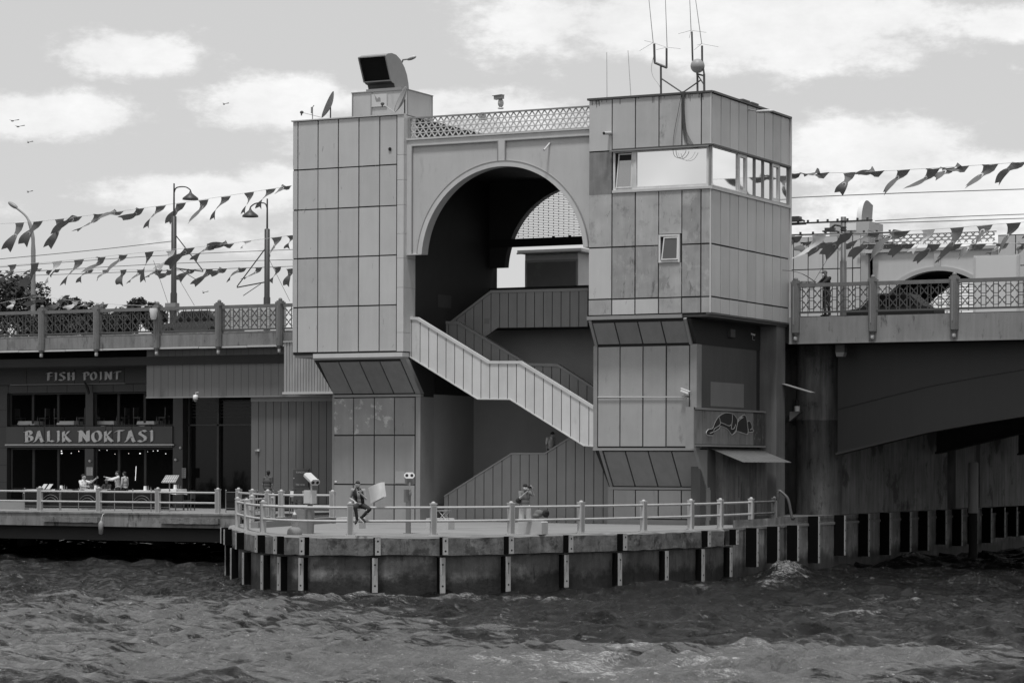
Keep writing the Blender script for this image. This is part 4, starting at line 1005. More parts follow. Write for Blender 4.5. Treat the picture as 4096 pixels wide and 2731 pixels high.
mb.prism([z8(762,1035),(z8(830,1130)),z8(870,1090),z8(895,1115),z8(900,1180),z8(810,1190),z8(790,1140),z8(782,1075)], (0,.004,0)); mb.build('peeling_print', MGREY, s)
# scoop: profile in (v,z) seen on its right cheek
us_r = PV(1541, 223, vh)[0]; us_l = PV(1434, 229, vh)[0]
pr = [(1541,223),(1552,215),(1567,213),(1585,220),(1603,240),(1618,270),(1628,300),(1634,335),(1636,362),(1585,362),(1580,350),(1577,335),(1569,330),(1563,322)]
vs0 = vh
prof = []
for x, y in pr:
    v, z = PU(x, y, us_r); prof.append((v, z))
body = [(v, z) for v, z in prof]
mb = MB(); n = len(body)
mb.add([(us_r,v,z) for v, z in body], [list(range(n))], 0); mb.add([(us_l,v,z) for v, z in body], [list(range(n))[::-1]], 0)
for i in range(n):
    if i in (n-1,): continue
    (v0_, z0_), (v1_, z1_) = body[i], body[(i+1) % n]
    mb.add([(us_l,v0_,z0_),(us_r,v0_,z0_),(us_r,v1_,z1_),(us_l,v1_,z1_)], [(0,3,2,1)], 0 if i < 9 else 1, True)
mb.build('air_scoop', [MGREY, DGREY], PH)
(v0_, z0_), (v1_, z1_) = body[0], body[-1]
mb = MB(); mb.add([(us_l+.04,v0_+.06,z0_-.06),(us_r-.04,v0_+.06,z0_-.06),(us_r-.04,v1_+.04,z1_+.02),(us_l+.04,v1_+.04,z1_+.02)], [(0,1,2,3),(3,2,1,0)]); mb.build('scoop_mouth', BLACK, PH)
mb = MB()
for (p, q) in (((us_l,v0_,z0_),(us_r,v0_,z0_)), ((us_l,v0_,z0_),(us_l,v1_,z1_)), ((us_r,v0_,z0_),(us_r,v1_,z1_)), ((us_l,v1_,z1_),(us_r,v1_,z1_))): mb.beam(p, q, .05, .05)
mb.build('scoop_rim', MGREY, PH)
p = P3(1462, 368, vh); q = P3(1602, 359, vh); mb = MB(); mb.box(p.x, q.x, vh+.05, vh+1.6, ha_[1]+.04, ha_[1]+.14); mb.build('scoop_base', MGREY, PH)
# dishes
def dish(px, py, v, rad, az, el, label, lnbpx, m=MGREY, basepx=None):
    c = P3(px, py, v); t = thing('satellite_dish', label, 'satellite dish', c, 'satellite dishes on the left tower roof')
    d = Vector((math.sin(az)*math.cos(el), -math.cos(az)*math.cos(el), math.sin(el)))
    Mx = d.to_track_quat('Z', 'Y').to_matrix()
    mb = MB(); n = 10; prof = [(.02, -.16)]+[(rad*k/n, -.16+.16*(k/n)**2) for k in range(1, n+1)]+[(rad, -.02)]+[(rad*k/n, -.18+.16*(k/n)**2) for k in range(n, 0, -1)]
    mb.lathe(prof, c, 28, 0, Mx); mb.build('reflector', m, t)
    l = P3(*lnbpx, v-.25); low = c+Mx @ Vector((0,-rad if (Mx @ Vector((0,1,0))).z > 0 else rad, 0))
    mb = MB(); mb.tube([low, l], .016, 6); mb.build('feed_arm', LGREY, t)
    mb = MB(); mb.ell(l, (.09,.06,.07)); mb.tube([l, l+Vector((-.02,0,-.14))], .03, 6); mb.build('receiver', DGREY, t)
    base = P3(*basepx, v+.1); mb = MB(); mb.tube([base, base+Vector((0,0,max(.3, c.z-base.z)))], .03, 8); mb.tube([base+Vector((0,0,max(.3, c.z-base.z))), c-d*.15], .03, 8); mb.build('mast', DGREY, t)
    return t
dish(1310, 418, 1.2, .62, R(-63), R(24), 'round satellite dish seen from the side at the left end of the tower roof', (1207,450), basepx=(1322,472))
dish(1600, 398, .8, .60, R(-48), R(22), 'satellite dish with a feed arm in front of the roof housing', (1530,416), basepx=(1619,455))
P = P3(1250, 440, 1.0); mb = MB(); mb.tube([P3(1250,477,1.0), P3(1250,430,1.0), P3(1256,422,1.0)], .02, 6); mb.box(P.x-.06,P.x+.0,.96,1.04,P.z-.15,P.z+.12)
tag(mb.build('small_aerial', MGREY), 'short aerial stub beside the left satellite dish', 'aerial')
# street lamp head behind the housing
t = thing('hidden_street_lamp', 'street lamp whose head shows beside the curved air scoop', 'street lamp', (uv_(1600,24), 24, 10.6), 'street lamps on the bridge')
mb = MB(); mb.tube([(uv_(1598,24),24,10.6),(uv_(1598,24),24,zv_(1598,262,24)), P3(1612,240,24), P3(1635,237,24)], [.1,.06,.05,.04], 8); mb.build('pole', MGREY, t)
mb = MB(); mb.ell(P3(1646,233,24), (.30,.14,.10), Matrix.Rotation(R(-14),3,'Y')); mb.build('lamp_head', LGREY, t)
# pan-tilt camera on the arch parapet
P = P3(2003, 436, va+.06); t = thing('surveillance_camera', 'pan and tilt camera standing on the arch parapet', 'camera', P, 'surveillance cameras')
mb = MB(); mb.lathe([(.12,0),(.12,.05),(.07,.06)], P, 14); mb.ell(P+Vector((0,0,.24)), (.125,.125,.19)); mb.build('pedestal', LGREY, t)
mb = MB(); C_ = P+Vector((-.06,-.05,.47)); mb.obox(C_, (1,-.25,.02), (.25,1,0), (0,0,1), .21, .09, .075); mb.obox(C_+Vector((-.03,0,.085)), (1,-.25,.02), (.25,1,0), (0,0,1), .25, .11, .012); mb.build('housing', MGREY, t)
P = P3(1930, 460, 3); mb = MB(); mb.lathe([(.16,-.2),(.16,0),(.08,.1)], P, 10); tag(mb.build('roof_vent', MGREY), 'small hooded vent on the roof behind the arch parapet', 'vent')
# aerials on control tower
zt = rtop+.07
def z7(x, y, v=1.0): return P3(2500+x/3.92, y/3.92, v)
for x0, x1, y1, lab in ((2428, 2427, 210, 'thin white whip aerial nearest the left corner of the control tower roof'), (2524, 2512, 203, 'slightly leaning white whip aerial left of the antenna frame')):
    v = .4; mb = MB(); a = P3(x0, 392, v); a.z = zt-.05; b = P3(x1, y1, v); mb.tube([a, b], [.018,.012], 6)
    mb.lathe([(.03,0),(.03,.1)], a, 8); tag(mb.build('whip_aerial', LGREY), lab, 'aerial', 'whip aerials on the control tower')
AF = thing('antenna_frame', 'pipe frame on the control tower roof with paired tall rod aerials', 'antenna', z7(565,1470))
v = 1.0
mb = MB(); mb.tube([z7(565,1480), z7(562,1035)], .045, 8); mb.tube([z7(462,985), z7(655,1065)], .05, 8); mb.tube([z7(465,985), z7(458,690)], .05, 8); mb.tube([z7(652,1070), z7(652,760)], .045, 8)
mb.tube([z7(578,1240), z7(900,1455)], .03, 8); mb.tube([z7(905,1455), z7(1180,1265)], .03, 8); mb.tube([z7(1137,1440), z7(1135,1160)], .045, 8); mb.tube([z7(1243,1445), z7(1240,1165)], .05, 8)
mb.tube([z7(1120,1160), z7(1250,1195)], .035, 8); mb.tube([z7(1140,1180), z7(1240,1335)], .025, 8); mb.tube([z7(1060,945), z7(1048,500)], .04, 8); mb.tube([z7(1210,945), z7(1208,720)], .045, 8)
mb.tube([z7(1060,945), z7(1137,1160)], .04, 8); mb.tube([z7(1210,940), z7(1240,1165)], .04, 8)
mb.build('frame', DGREY, AF)
for (a, b) in (((442,672),(360,-160)), ((660,745),(628,-160)), ((1036,480),(1008,-160)), ((1203,690),(1085,-160))):
    mb = MB(); mb.tube([z7(*a), z7(*b)], [.016,.011], 6); mb.build('rod_aerial', MGREY, AF)
for c, ends in (((442,672),((230,798),(640,742),(300,640))), ((660,745),((490,783),(872,768))), ((1036,480),((838,533),(1275,513),(1008,600))), ((1203,690),((1085,785),(1465,738),(1130,712)))):
    mb = MB()
    for e in ends: mb.tube([z7(*c), z7(*e)], .007, 5)
    mb.build('ground_plane_rods', MGREY, AF)
mb = MB(); mb.tube(catmull([z7(460,850), z7(415,1050), z7(440,1200), z7(530,1330), z7(560,1400)], 5), .012, 6); mb.build('loose_cable', LGREY, AF)
c = z7(1138,1038); mb = MB(); mb.ell(c, (.285,.285,.285), n=28, k=18)
tag(mb.build('radome_ball', mat('radome', .30, .5, .06, 2)), 'round grey radome ball on the aerial frame', 'radome')
# CCTV cameras
def cctv(P, label, s=1, az=0):
    t = thing('surveillance_camera', label, 'camera', P, 'surveillance cameras')
    X = Vector((math.cos(az), math.sin(az), -.35)).normalized(); Y = Vector((-math.sin(az), math.cos(az), 0)); Z = X.cross(Y)
    mb = MB(); mb.obox(P, X, Y, Z, .17*s, .06*s, .055*s); mb.obox(P+Z*.07*s, X, Y, Z, .2*s, .075*s, .01*s); mb.build('housing', WHITE, t)
    mb = MB(); mb.tube([P-Z*.05, P-Z*.2+X*.05, P-Z*.22+X*.05+Vector((0,.25,0))], .02*s, 6); mb.build('bracket', LGREY, t)
cctv(P3(2740,1565,v2-.2), 'white camera on the conduit of the control tower middle storey', 1.0)
cctv(Vector((usd+.25, *PU(3012,1338,usd+.25))), 'tiny white camera under the control tower overhang', .5)
def domecam(P, label, s=1):
    t = thing('dome_camera', label, 'camera', P, 'surveillance cameras')
    mb = MB(); mb.lathe([(.05,.22),(.12,.2),(.13,.02),(.10,0)][::-1], P, 16); mb.build('housing', WHITE, t)
    mb = MB(); mb.ell(P-Vector((0,0,.02)), (.09,.09,.1)); mb.build('dome', MGREY, t)
    mb = MB(); mb.tube([P+Vector((0,0,.2)), P+Vector((.02,0,.32)), P+Vector((.14,.05,.34))], .025, 6); mb.build('bracket', LGREY, t)
domecam(P3(782, 1597, 9.0), 'white dome camera hanging below the big grey panel')
def translucent(name, v, k):
    m = mat(name, v, .7, .12, 3, .1); nt = m.node_tree; N = nt.nodes; L = nt.links; b = N['Principled BSDF']
    tr = N.new('ShaderNodeBsdfTranslucent'); tr.inputs[0].default_value = (v, v, v, 1); mx = N.new('ShaderNodeMixShader'); mx.inputs[0].default_value = k
    L.new(b.outputs[0], mx.inputs[1]); L.new(tr.outputs[0], mx.inputs[2]); L.new(mx.outputs[0], N['Material Output'].inputs[0]); return m
FLAGL = translucent('flag_cloth_pale_thin', .75, .4); FLAGM = translucent('flag_cloth_mid_thin', .17, .25); FLAGD = translucent('flag_cloth_dark_thin', .15, .25); POLEM = mat('tram_pole_paint', .035, .5, .15, 2)
# ================================================================ RESTAURANT AND PANELS UNDER THE LEFT DECK
VF = 12.0
RS = thing('restaurant', 'dark two-storey fish restaurant built in under the bridge deck', 'restaurant', (uv_(400,VF), VF, PRZ))
def fx(x): return uv_(x, VF)
def fzz(y, x=400): return zv_(x, y, VF)
def fbox(mb, x0, x1, y0, y1, d0=0., d1=.25, m=0):
    mb.box(fx(x0), fx(x1), VF+d0, VF+d1, fzz(y1), fzz(y0), m)
mb = MB()
fbox(mb, -300, 735, 1440, 1535, -.25, .3); 
for x in (118,310,410,508,605): fbox(mb, x, x+1.5, 1440, 1535, -.262, -.25, 1)
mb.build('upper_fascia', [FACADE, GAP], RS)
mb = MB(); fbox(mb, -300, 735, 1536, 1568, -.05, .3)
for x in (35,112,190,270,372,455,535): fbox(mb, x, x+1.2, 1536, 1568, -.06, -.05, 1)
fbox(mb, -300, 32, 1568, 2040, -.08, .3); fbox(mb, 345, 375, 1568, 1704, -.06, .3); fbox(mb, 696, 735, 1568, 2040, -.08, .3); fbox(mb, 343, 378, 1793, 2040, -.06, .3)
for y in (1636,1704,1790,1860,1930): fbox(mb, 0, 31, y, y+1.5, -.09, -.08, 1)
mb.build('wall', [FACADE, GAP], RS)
mb = MB(); fbox(mb, 33, 697, 1705, 1789, -.16, .3)
for x in (105,185,265,347,430,457,535,614): fbox(mb, x, x+1.3, 1706, 1774, -.172, -.16, 1)
mb.build('sign_band', [mat('sign_band_paint', .068, .5, .1, 1), GAP], RS)
mb = MB(); fbox(mb, 32, 706, 1776, 1781, -.24, -.165); mb.build('light_rail', LGREY, RS)
mb = MB(); fbox(mb, 55, 515, 1533.5, 1536.5, -.3, -.255); mb.build('upper_light_rail', MGREY, RS)
for (a, b, y0, y1) in ((36,343,1570,1702),(376,695,1570,1702),(40,342,1792,1960),(379,697,1792,1960)):
    o = MB(); o.box(fx(a), fx(b), VF+.12, VF+.16, fzz(y1), fzz(y1)+.06); o.box(fx(a), fx(b), VF+.12, VF+.16, fzz(y0)-.06, fzz(y0)); o.box(fx(a), fx(a)+.08, VF+.12,VF+.16,fzz(y1)+.06,fzz(y0)-.06)
    for k in (.22,.55): o.box(fx(a+(b-a)*k), fx(a+(b-a)*k)+.14, VF+.5, VF+.6, fzz(y1), fzz(y0))
    o.build('window', mat('window_post', .03, .6, 0), RS)
mb = MB(); mb.box(-75, uv_(1010,VF), VF+5, VF+5.2, PRZ, 10); mb.box(-75, fx(735), VF+.3, VF+5, fzz(1703)-.2, fzz(1703)-.02); mb.build('inner_wall', BLACK, RS)  # black back wall added to block light behind the dining room
mb = MB(); fbox(mb, 735, 1010, 1580, 2060, .5, .6); mb.build('dark_glazing', GLASSD, RS)
mb = MB()
for x in (738, 855, 1000): fbox(mb, x, x+7, 1590, 2000, .3, .49)
fbox(mb, 735, 1008, 1698, 1704, .3, .49)
for k in range(6): fbox(mb, 750, 990, 1604+k*13, 1606+k*13, .42, .48)
mb.build('glazing_bars', FACADE, RS)
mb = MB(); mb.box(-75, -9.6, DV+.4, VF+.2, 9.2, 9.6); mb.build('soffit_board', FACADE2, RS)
# lettering, drawn as broad-nib pen strokes
LET = {
 'F': [[(.25,.95),(.22,.05)], [(.02,.88),(.3,.98),(.62,.93)], [(.25,.52),(.55,.55)]],
 'I': [[(.08,.95),(.2,.9),(.2,.08),(.1,0)]],
 'S': [[(.6,.86),(.42,.97),(.2,.88),(.16,.68),(.4,.52),(.58,.35),(.52,.1),(.3,.02),(.05,.12)]],
 'H': [[(.12,.95),(.16,.03)], [(.6,.95),(.62,.03)], [(.15,.5),(.6,.53)]],
 'P': [[(.18,.93),(.2,.02)], [(.02,.88),(.35,.96),(.6,.82),(.58,.6),(.4,.5),(.22,.5)]],
 'O': [[(.35,.93),(.12,.75),(.06,.42),(.2,.1),(.4,.03),(.64,.22),(.7,.55),(.58,.85),(.35,.93)]],
 'N': [[(.14,.92),(.12,.02)], [(.02,.95),(.14,.92),(.62,.08)], [(.62,.96),(.62,.04)]],
 'T': [[(.38,.9),(.36,.02)], [(.0,.82),(.2,.95),(.85,.97)]],
 'B': [[(.18,.93),(.2,.05)], [(.02,.88),(.35,.96),(.55,.82),(.5,.62),(.24,.52)], [(.24,.52),(.55,.45),(.62,.22),(.45,.05),(.12,.04)]],
 'A': [[(.02,.0),(.2,.2),(.4,.95)], [(.38,.95),(.68,.05),(.78,.02)], [(.18,.36),(.58,.38)]],
 'L': [[(.16,.95),(.18,.08)], [(.05,.04),(.35,.1),(.6,.05)]],
 'K': [[(.12,.9),(.14,.02)], [(.58,.93),(.4,.7),(.18,.5)], [(.22,.52),(.5,.22),(.72,.03)]]}
def letter(ch, u, z, h, w, v, m, parent, side):
    S = []; nib = Vector((.10*w*1.15, 0, .05*h)); mb = MB()
    for st in LET[ch]:
        P = [Vector((u+x*w, v, z+y*h)) for x, y in st]
        P = catmull(P, 3) if len(P) > 2 and ch in 'SOPB' else P
        for i in range(len(P)-1):
            a, b = P[i], P[i+1]; off = Vector((0, -.05-.0012*i, 0))
            q = [a-nib, b-nib, b+nib, a+nib]
            mb.prism(q, off, 0)
    return mb.build('letter', m, parent)
def sign(text, xs, ytop, ybot, v, label, m):
    t = thing('shop_sign', label, 'sign', (uv_(xs[0][0], v), v, zv_(400, ybot, v)), 'lettering signs of the restaurant')
    z0, z1 = zv_(400, ybot, v), zv_(400, ytop, v)
    for ch, (a, b) in zip(text, xs):
        ua, ub = uv_(a, v), uv_(b, v); wn = {'I': .3, 'T': .88, 'A': .8, 'K': .75, 'O': .75, 'N': .68, 'L': .65, 'S': .66, 'B': .66, 'H': .68, 'P': .64, 'F': .64}[ch]
        letter(ch, ua, z0, z1-z0, (ub-ua)/wn, v, m, t, None)
    return t
SGM = mat('sign_letter_metal', .62, .4, .1, 3, emit=.0)
c6 = lambda x: x/2.413
sign('BALIKNOKTASI', [tuple(map(c6, p)) for p in ((240,320),(335,425),(455,528),(553,580),(605,690),(765,865),(895,985),(1010,1095),(1115,1205),(1215,1310),(1340,1420),(1452,1482))], 1400+772/2.413, 1400+885/2.413, VF-.17, 'large pale letters reading BALIK NOKTASI on the lower sign band', SGM)
sign('FISHPOINT', [tuple(map(c6, p)) for p in ((450,510),(530,553),(575,635),(655,720),(805,862),(878,938),(965,985),(1015,1080),(1105,1172))], 1400+207/2.413, 1400+287/2.413, VF-.27, 'smaller pale letters reading FISH POINT on the upper fascia', mat('sign_letter_dull', .55, .4, .1, 3))
# furled flag over the pillar, notices, wall lamps
mb = MB(); a = P3(338, 1525, VF-.4); b = P3(356, 1575, VF-.35); mb.tube([a, (a+b)/2+Vector((.02,0,0)), b], [.02,.09,.05], 8); tag(mb.build('furled_flag', cloth('furled_flag_cloth', .03)), 'dark furled flag hanging between the two upper windows', 'flag')
def notice(x0, x1, y0, y1, v, label, lines, m=None, cat='notice'):
    t = thing('notice', label, cat, P3((x0+x1)/2, y1, v), None)
    a, b = PV(x0, y1, v), PV(x1, y0, v); mb = MB(); mb.box(a[0], b[0], v-.02, v, a[1], b[1]); mb.build('sheet', m or WHITE, t)
    mb = MB(); H = b[1]-a[1]
    for k in range(lines):
        z = b[1]-H*(.12+.8*k/max(1,lines-1)); mb.box(a[0]+.03, b[0]-.03-random.uniform(0,.08)*(k % 2), v-.024, v-.02, z-H*.022, z+H*.022)
    mb.build('print', DGREY, t); return t
notice(347, 371, 1868, 1901, VF-.07, 'white printed notice on the pillar between the ground floor windows', 7, mat('notice_sheet', .5, .6, 0))
notice(728, 744, 1871, 1911, VF-.1, 'dim narrow menu sheet beside the dark doorway', 9, MGREY)
notice(353, 366, 1888, 1905, VF-.13, 'second small sheet pinned under the pillar notice', 3, mat('notice_sheet_b', .5, .6, 0)) if False else None
for x, y, lab in ((359,1843,'small wall lamp on the pillar between the windows'),(702,1838,'small wall lamp on the pillar right of the windows'),(721,1790,'round pale alarm at the end of the light rail')):
    P = P3(x, y, VF-.15); mb = MB(); mb.ell(P, (.07,.06,.07)); mb.box(P.x-.05,P.x+.05,P.y,P.y+.1,P.z-.03,P.z+.04); tag(mb.build('wall_lamp', LGREY), lab, 'lamp', 'wall lamps of the restaurant')
t = thing('led_strip', 'vertical dotted strip of lit lamps inside the ground floor window', 'light strip', P3(543,1922,VF+1))
for k in range(13):
    P = P3(544.5-k*.25, 1866+k*4.4, VF+1); mb = MB(); mb.ell(P, (.02,.02,.02), n=8, k=5); mb.build('led', EM, t)
PLP = [(246,1803,1),(247,1812,1.3),(281,1795,.6),(285,1812,.7),(315,1804,.7),(397,1800,.5),(428,1800,.6),(460,1815,.6),(478,1797,.5),(515,1813,.6),(560,1813,1.2),(590,1806,.7),(613,1803,.7),(631,1802,.9),(663,1814,.8)]
for i, (x, y, s_) in enumerate(PLP):
    P = P3(x, y, VF+2.2); t = thing('pendant_lamp', f'tiny lit pendant lamp inside the ground floor, {ORD[i]} from the left', 'lamp', P, 'pendant lamps in the dining room')
    mb = MB(); mb.ell(P, (.035*s_,.035*s_,.025*s_), n=8, k=5); mb.build('bulb', EM, t); mb = MB(); mb.tube([P, P+Vector((0,0,.5))], .006, 4); mb.build('cord', BLACK, t)
# hanging panel, corrugated sheet, panelled wall, opening
vh1 = 9.25
a, b = PV(586, 1588, vh1), PV(1420, 1405, vh1)
mb = MB(); mb.box(a[0], b[0]+1, vh1, vh1+.35, a[1], 9.95); mb.box(a[0]-.02, b[0]+1, vh1-.03, vh1+.4, a[1]-.05, a[1], 1)
for k in range(1, 40): mb.box(a[0]+k*.42, a[0]+k*.42+.012, vh1-.006, vh1, a[1]+.02, 9.9, 2)
tag(mb.build('blank_hoarding', [HANGP, MGREY, mat('groove', .07, .8, 0)]), 'big blank grey hoarding hanging under the deck edge left of the gate', 'hoarding')
vcs = 7.6
a, b = PV(1136, 1568, vcs), PV(1400, 1363, vcs)
CS = thing('corrugated_screen', 'light ribbed sheet screen tucked behind the left tower', 'screen', (a[0], vcs, a[1]))
mb = MB(); L = b[0]-a[0]+1; n = 30
for k in range(n): mb.prism([(a[0]+L*k/n, vcs, 0),(a[0]+L*(k+.5)/n, vcs-.02, 0),(a[0]+L*(k+1)/n, vcs, 0),(a[0]+L*(k+1)/n, vcs+.05, 0),(a[0]+L*k/n, vcs+.05, 0)], (0,0,0)) if False else mb.hexa([(a[0]+L*k/n,vcs-.0,a[1]),(a[0]+L*(k+.9)/n,vcs-.03,a[1]),(a[0]+L*(k+1)/n,vcs+.05,a[1]),(a[0]+L*k/n,vcs+.05,a[1]),(a[0]+L*k/n,vcs-.0,b[1]),(a[0]+L*(k+.9)/n,vcs-.03,b[1]),(a[0]+L*(k+1)/n,vcs+.05,b[1]),(a[0]+L*k/n,vcs+.05,b[1])])
mb.build('sheet', CORRU, CS)
mb = MB(); mb.box(a[0]-.05, a[0]+L, vcs-.08, vcs+.3, a[1]-.1, a[1]-.0); mb.box(a[0]-.02,a[0]+L,vcs-.06,vcs+1.1,b[1],b[1]+.05); mb.build('frame', LGREY, CS)
vw = 9.6
a = PV(1006, 1598, vw); b = uv_(1420, vw)
PWL = thing('panelled_wall', 'grey wall of narrow vertical panels left of the gate tower foot', 'wall', (a[0], vw, PRZ))
mb = MB(); n = 14; w_ = (b-a[0])/13.6
for k in range(14): mb.box(a[0]+k*w_+.015, a[0]+(k+1)*w_-.015, vw-.04, vw+.0, PRZ+.25, a[1]-.1, random.randrange(2))
mb.build('panels', [BOARDW, mat('panelled_wall_b', .115, .6, .12, .7, .12)], PWL)
mb = MB(); mb.box(a[0], b, vw, vw+.3, PRZ, 9.3); mb.build('backing', GAP, PWL)
mb = MB(); mb.box(a[0], b, vw-.06, vw+.1, a[1]-.1, a[1]+.15); mb.box(a[0]-.0, b, vw-.02, vw, PRZ, PRZ+.25); mb.build('frame', MGREY, PWL)
a, b = PV(1175, 1946, vw-.06), PV(1236, 1878, vw-.06)
HC = thing('hose_cabinet', 'dark fire hose cabinet marked YANGIN and FIRE HOSE on the panelled wall', 'cabinet', (a[0], vw, a[1]))
mb = MB(); mb.box(a[0]-.08, b[0]+.02, vw-.08, vw-.04, a[1]-.12, b[1]+.06); mb.build('frame', BOARDW, HC)
mb = MB(); mb.box(a[0], b[0], vw-.14, vw-.08, a[1], b[1]); mb.build('door', DGREY, HC)
mb = MB(); mb.lathe([(.03,0),(.03,.02)], (a[0]+.06, vw-.14, (a[1]+b[1])/2), 12, 0, Matrix.Rotation(R(90),3,'X')); mb.build('handle', LGREY, HC)
def text(s, P, size, m, parent, name='lettering', ext=.003, rot=(R(90),0,0)):
    c = bpy.data.curves.new(name, 'FONT'); c.body = s; c.size = size; c.extrude = ext; c.align_x = 'CENTER'; c.align_y = 'CENTER'
    o = bpy.data.objects.new(name, c); COL.objects.link(o); dg = bpy.context.evaluated_depsgraph_get(); me = bpy.data.meshes.new_from_object(o.evaluated_get(dg))
    bpy.data.objects.remove(o); o = bpy.data.objects.new(name, me); COL.objects.link(o); me.materials.clear(); me.materials.append(m)
    off = Vector(parent.location) if parent else Vector(); o.location = Vector(P)-off; o.rotation_euler = rot; o.parent = parent; return o
cxx = (a[0]+b[0])/2
text('YANGIN', (cxx, vw-.145, b[1]-.13), .13, LGREY, HC); text('FIRE HOSE', (cxx, vw-.145, a[1]+.1), .11, LGREY, HC)
P = P3(1033, 1800, vw-.1); mb = MB(); mb.box(P.x-.07,P.x+.07,P.y-.02,P.y+.06,P.z-.05,P.z+.05); mb.box(P.x-.2,P.x-.08,P.y,P.y+.05,P.z-.03,P.z+.0); tag(mb.build('switch_box', LGREY), 'small pale switch box on the panelled wall', 'box')
# glass screens on the walkway
def gscreen(x0, x1, n, label, v=2.6):
    u0, u1 = uv_(x0, v), uv_(x1, v); t = thing('glass_screen', label, 'screen', (u0, v, PRZ), 'low glass screens in front of the tables')
    for k in range(n+1):
        u = u0+(u1-u0)*k/n; mb = MB(); mb.lathe([(.025,0),(.025,.98),(.035,.99),(.02,1.04)], (u, v, PRZ), 8); mb.build('post', MGREY, t)
        if k < n:
            mb = MB(); mb.box(u+.03, u+(u1-u0)/n-.03, v-.01, v+.01, PRZ+.12, PRZ+.92); mb.build('glass_panel', GLASSD, t)
            mb = MB(); mb.box(u+.03, u+(u1-u0)/n-.03, v-.02, v+.02, PRZ+.92, PRZ+.94); mb.box(u+.03, u+(u1-u0)/n-.03, v-.02, v+.02, PRZ+.10, PRZ+.12); mb.box(u+.03, u+(u1-u0)/n-.03, v-.02, v+.02, PRZ+.2, PRZ+.215); mb.build('rail', MGREY, t)
            if k % 3 == 1:
                mb = MB(); uc2 = u+(u1-u0)/n*.5
                for rr in (.55, .42): mb.tube([(uc2+rr*math.cos(R(40+q*10)), v-.02, PRZ+.18+rr*math.sin(R(40+q*10))*1.0) for q in range(11)], .008, 5)
                mb.build('etched_arc', MGREY, t)
gscreen(100, 240, 2, 'low glass screen at the left, below the first tables'); gscreen(245, 680, 6, 'long low glass screen with pale etched arcs, before the middle tables'); gscreen(905, 1160, 4, 'low glass screen right of the menu stand')
mb = MB(); q = PV(0,2040,3.5); r_ = PV(96,1998,3.5); mb.box(q[0]-2, r_[0], 3.5, 3.9, PRZ, PRZ+.4); tag(mb.build('planter_box', MGREY), 'low pale box on the walkway at the left edge of the picture', 'box')
# tables and chairs
def table(x, ytop, v, w, label, clabel, gz=None):
    u, z = PV(x, ytop, v); gz = PRZ+.3 if gz is None else gz
    t = thing('restaurant_table', label, 'table', (u, v, gz), 'restaurant tables')
    mb = MB(); mb.box(u-w/2, u+w/2, v-.4, v+.4, z-.05, z-.02); mb.build('tabletop', DGREY, t)
    for sx in (-1,1):
        for sy in (-1,1): mb = MB(); mb.box(u+sx*(w/2-.08)-.02, u+sx*(w/2-.08)+.02, v+sy*.32-.02, v+sy*.32+.02, gz, z-.05); mb.build('leg', DGREY, t)
    mb = MB(); n = 12; top = []; e = w/2+.03
    ring = [(-e,-.43),(-e*.33,-.43),(e*.33,-.43),(e,-.43),(e,0),(e,.43),(0,.43),(-e,.43),(-e,0)]
    lo_ = [(a*1.06+random.uniform(-.03,.03), b*1.06+random.uniform(-.03,.03), -random.uniform(.17,.28)) for a, b in ring]; k = len(ring)
    mb.add([(u+a, v+b, z) for a, b in ring], [list(range(k))]); mb.add([(u+a, v+b, z) for a, b in ring]+[(u+a, v+b, z+c) for a, b, c in lo_], [(i, k+i, k+(i+1)%k, (i+1)%k) for i in range(k)])
    tag(mb.build('tablecloth', CLOTH), clabel, 'tablecloth', 'white tablecloths')
    return u, z
def bottle(P, label, s=1):
    mb = MB(); mb.lathe([(.035*s,0),(.035*s,.13*s),(.012*s,.18*s),(.012*s,.23*s)], P, 10); tag(mb.build('bottle', mat('bottle_glass', .12, .1, 0) if 'bottle_glass' not in bpy.data.materials else bpy.data.materials['bottle_glass']), label, 'bottle', 'bottles and glasses on the tables')
def box_item(P, label, w, h, m, name='napkin_box', cat='box'):
    mb = MB(); mb.prism([(P.x-w/2,P.y-w/2,P.z),(P.x+w/2,P.y-w/2,P.z),(P.x+w/2*.8,P.y-w/2*.8,P.z+h),(P.x-w/2*.8,P.y-w/2*.8,P.z+h)], (0,w,0)); tag(mb.build(name, m), label, cat, 'small things on the tables')
CH0 = thing('dining_chair', 'dark dining chair', 'chair', (0,0,0), 'dark dining chairs')
mb = MB(); mb.box(-.21,.21,-.21,.21,.42,.47); mb.build('seat', DGREY, CH0)
mb = MB(); mb.box(-.2,.2,.18,.215,.55,.95); mb.build('backrest', DGREY, CH0)
for sx in (-1,1):
    for sy in (-1,1): mb = MB(); mb.box(sx*.18-.018,sx*.18+.018,sy*.18-.018,sy*.18+.018,0,.42 if sy < 0 else .95); mb.build('leg', DGREY, CH0)
first = [True]
def chair(u, v, z, rz, label):
    if first[0]: CH0.location = (u,v,z); CH0.rotation_euler = (0,0,rz); CH0['label'] = label; first[0] = False; return
    dup(CH0, (u,v,z), label, rz)
gf2 = fzz(1703)-.02
UPX = [(126,'leftmost'),(283,'second'),(442,'third'),(602,'rightmost')]
for i, (x, w_) in enumerate(UPX):
    u, z = table(x, 1684, VF+.95, .95, f'table in the upper window, {w_} of the four', f'white cloth on the {w_} table of the upper windows', gf2)
    bottle(Vector((u+.28, VF+1.1, z)), f'bottle on the {w_} table of the upper windows', 1.1)
    chair(u-.75, VF+1.0, gf2, R(90), f'dark chair left of the {w_} upper window table'); chair(u+.8, VF+1.0, gf2, R(-90), f'dark chair right of the {w_} upper window table')
GZ = PRZ+.12
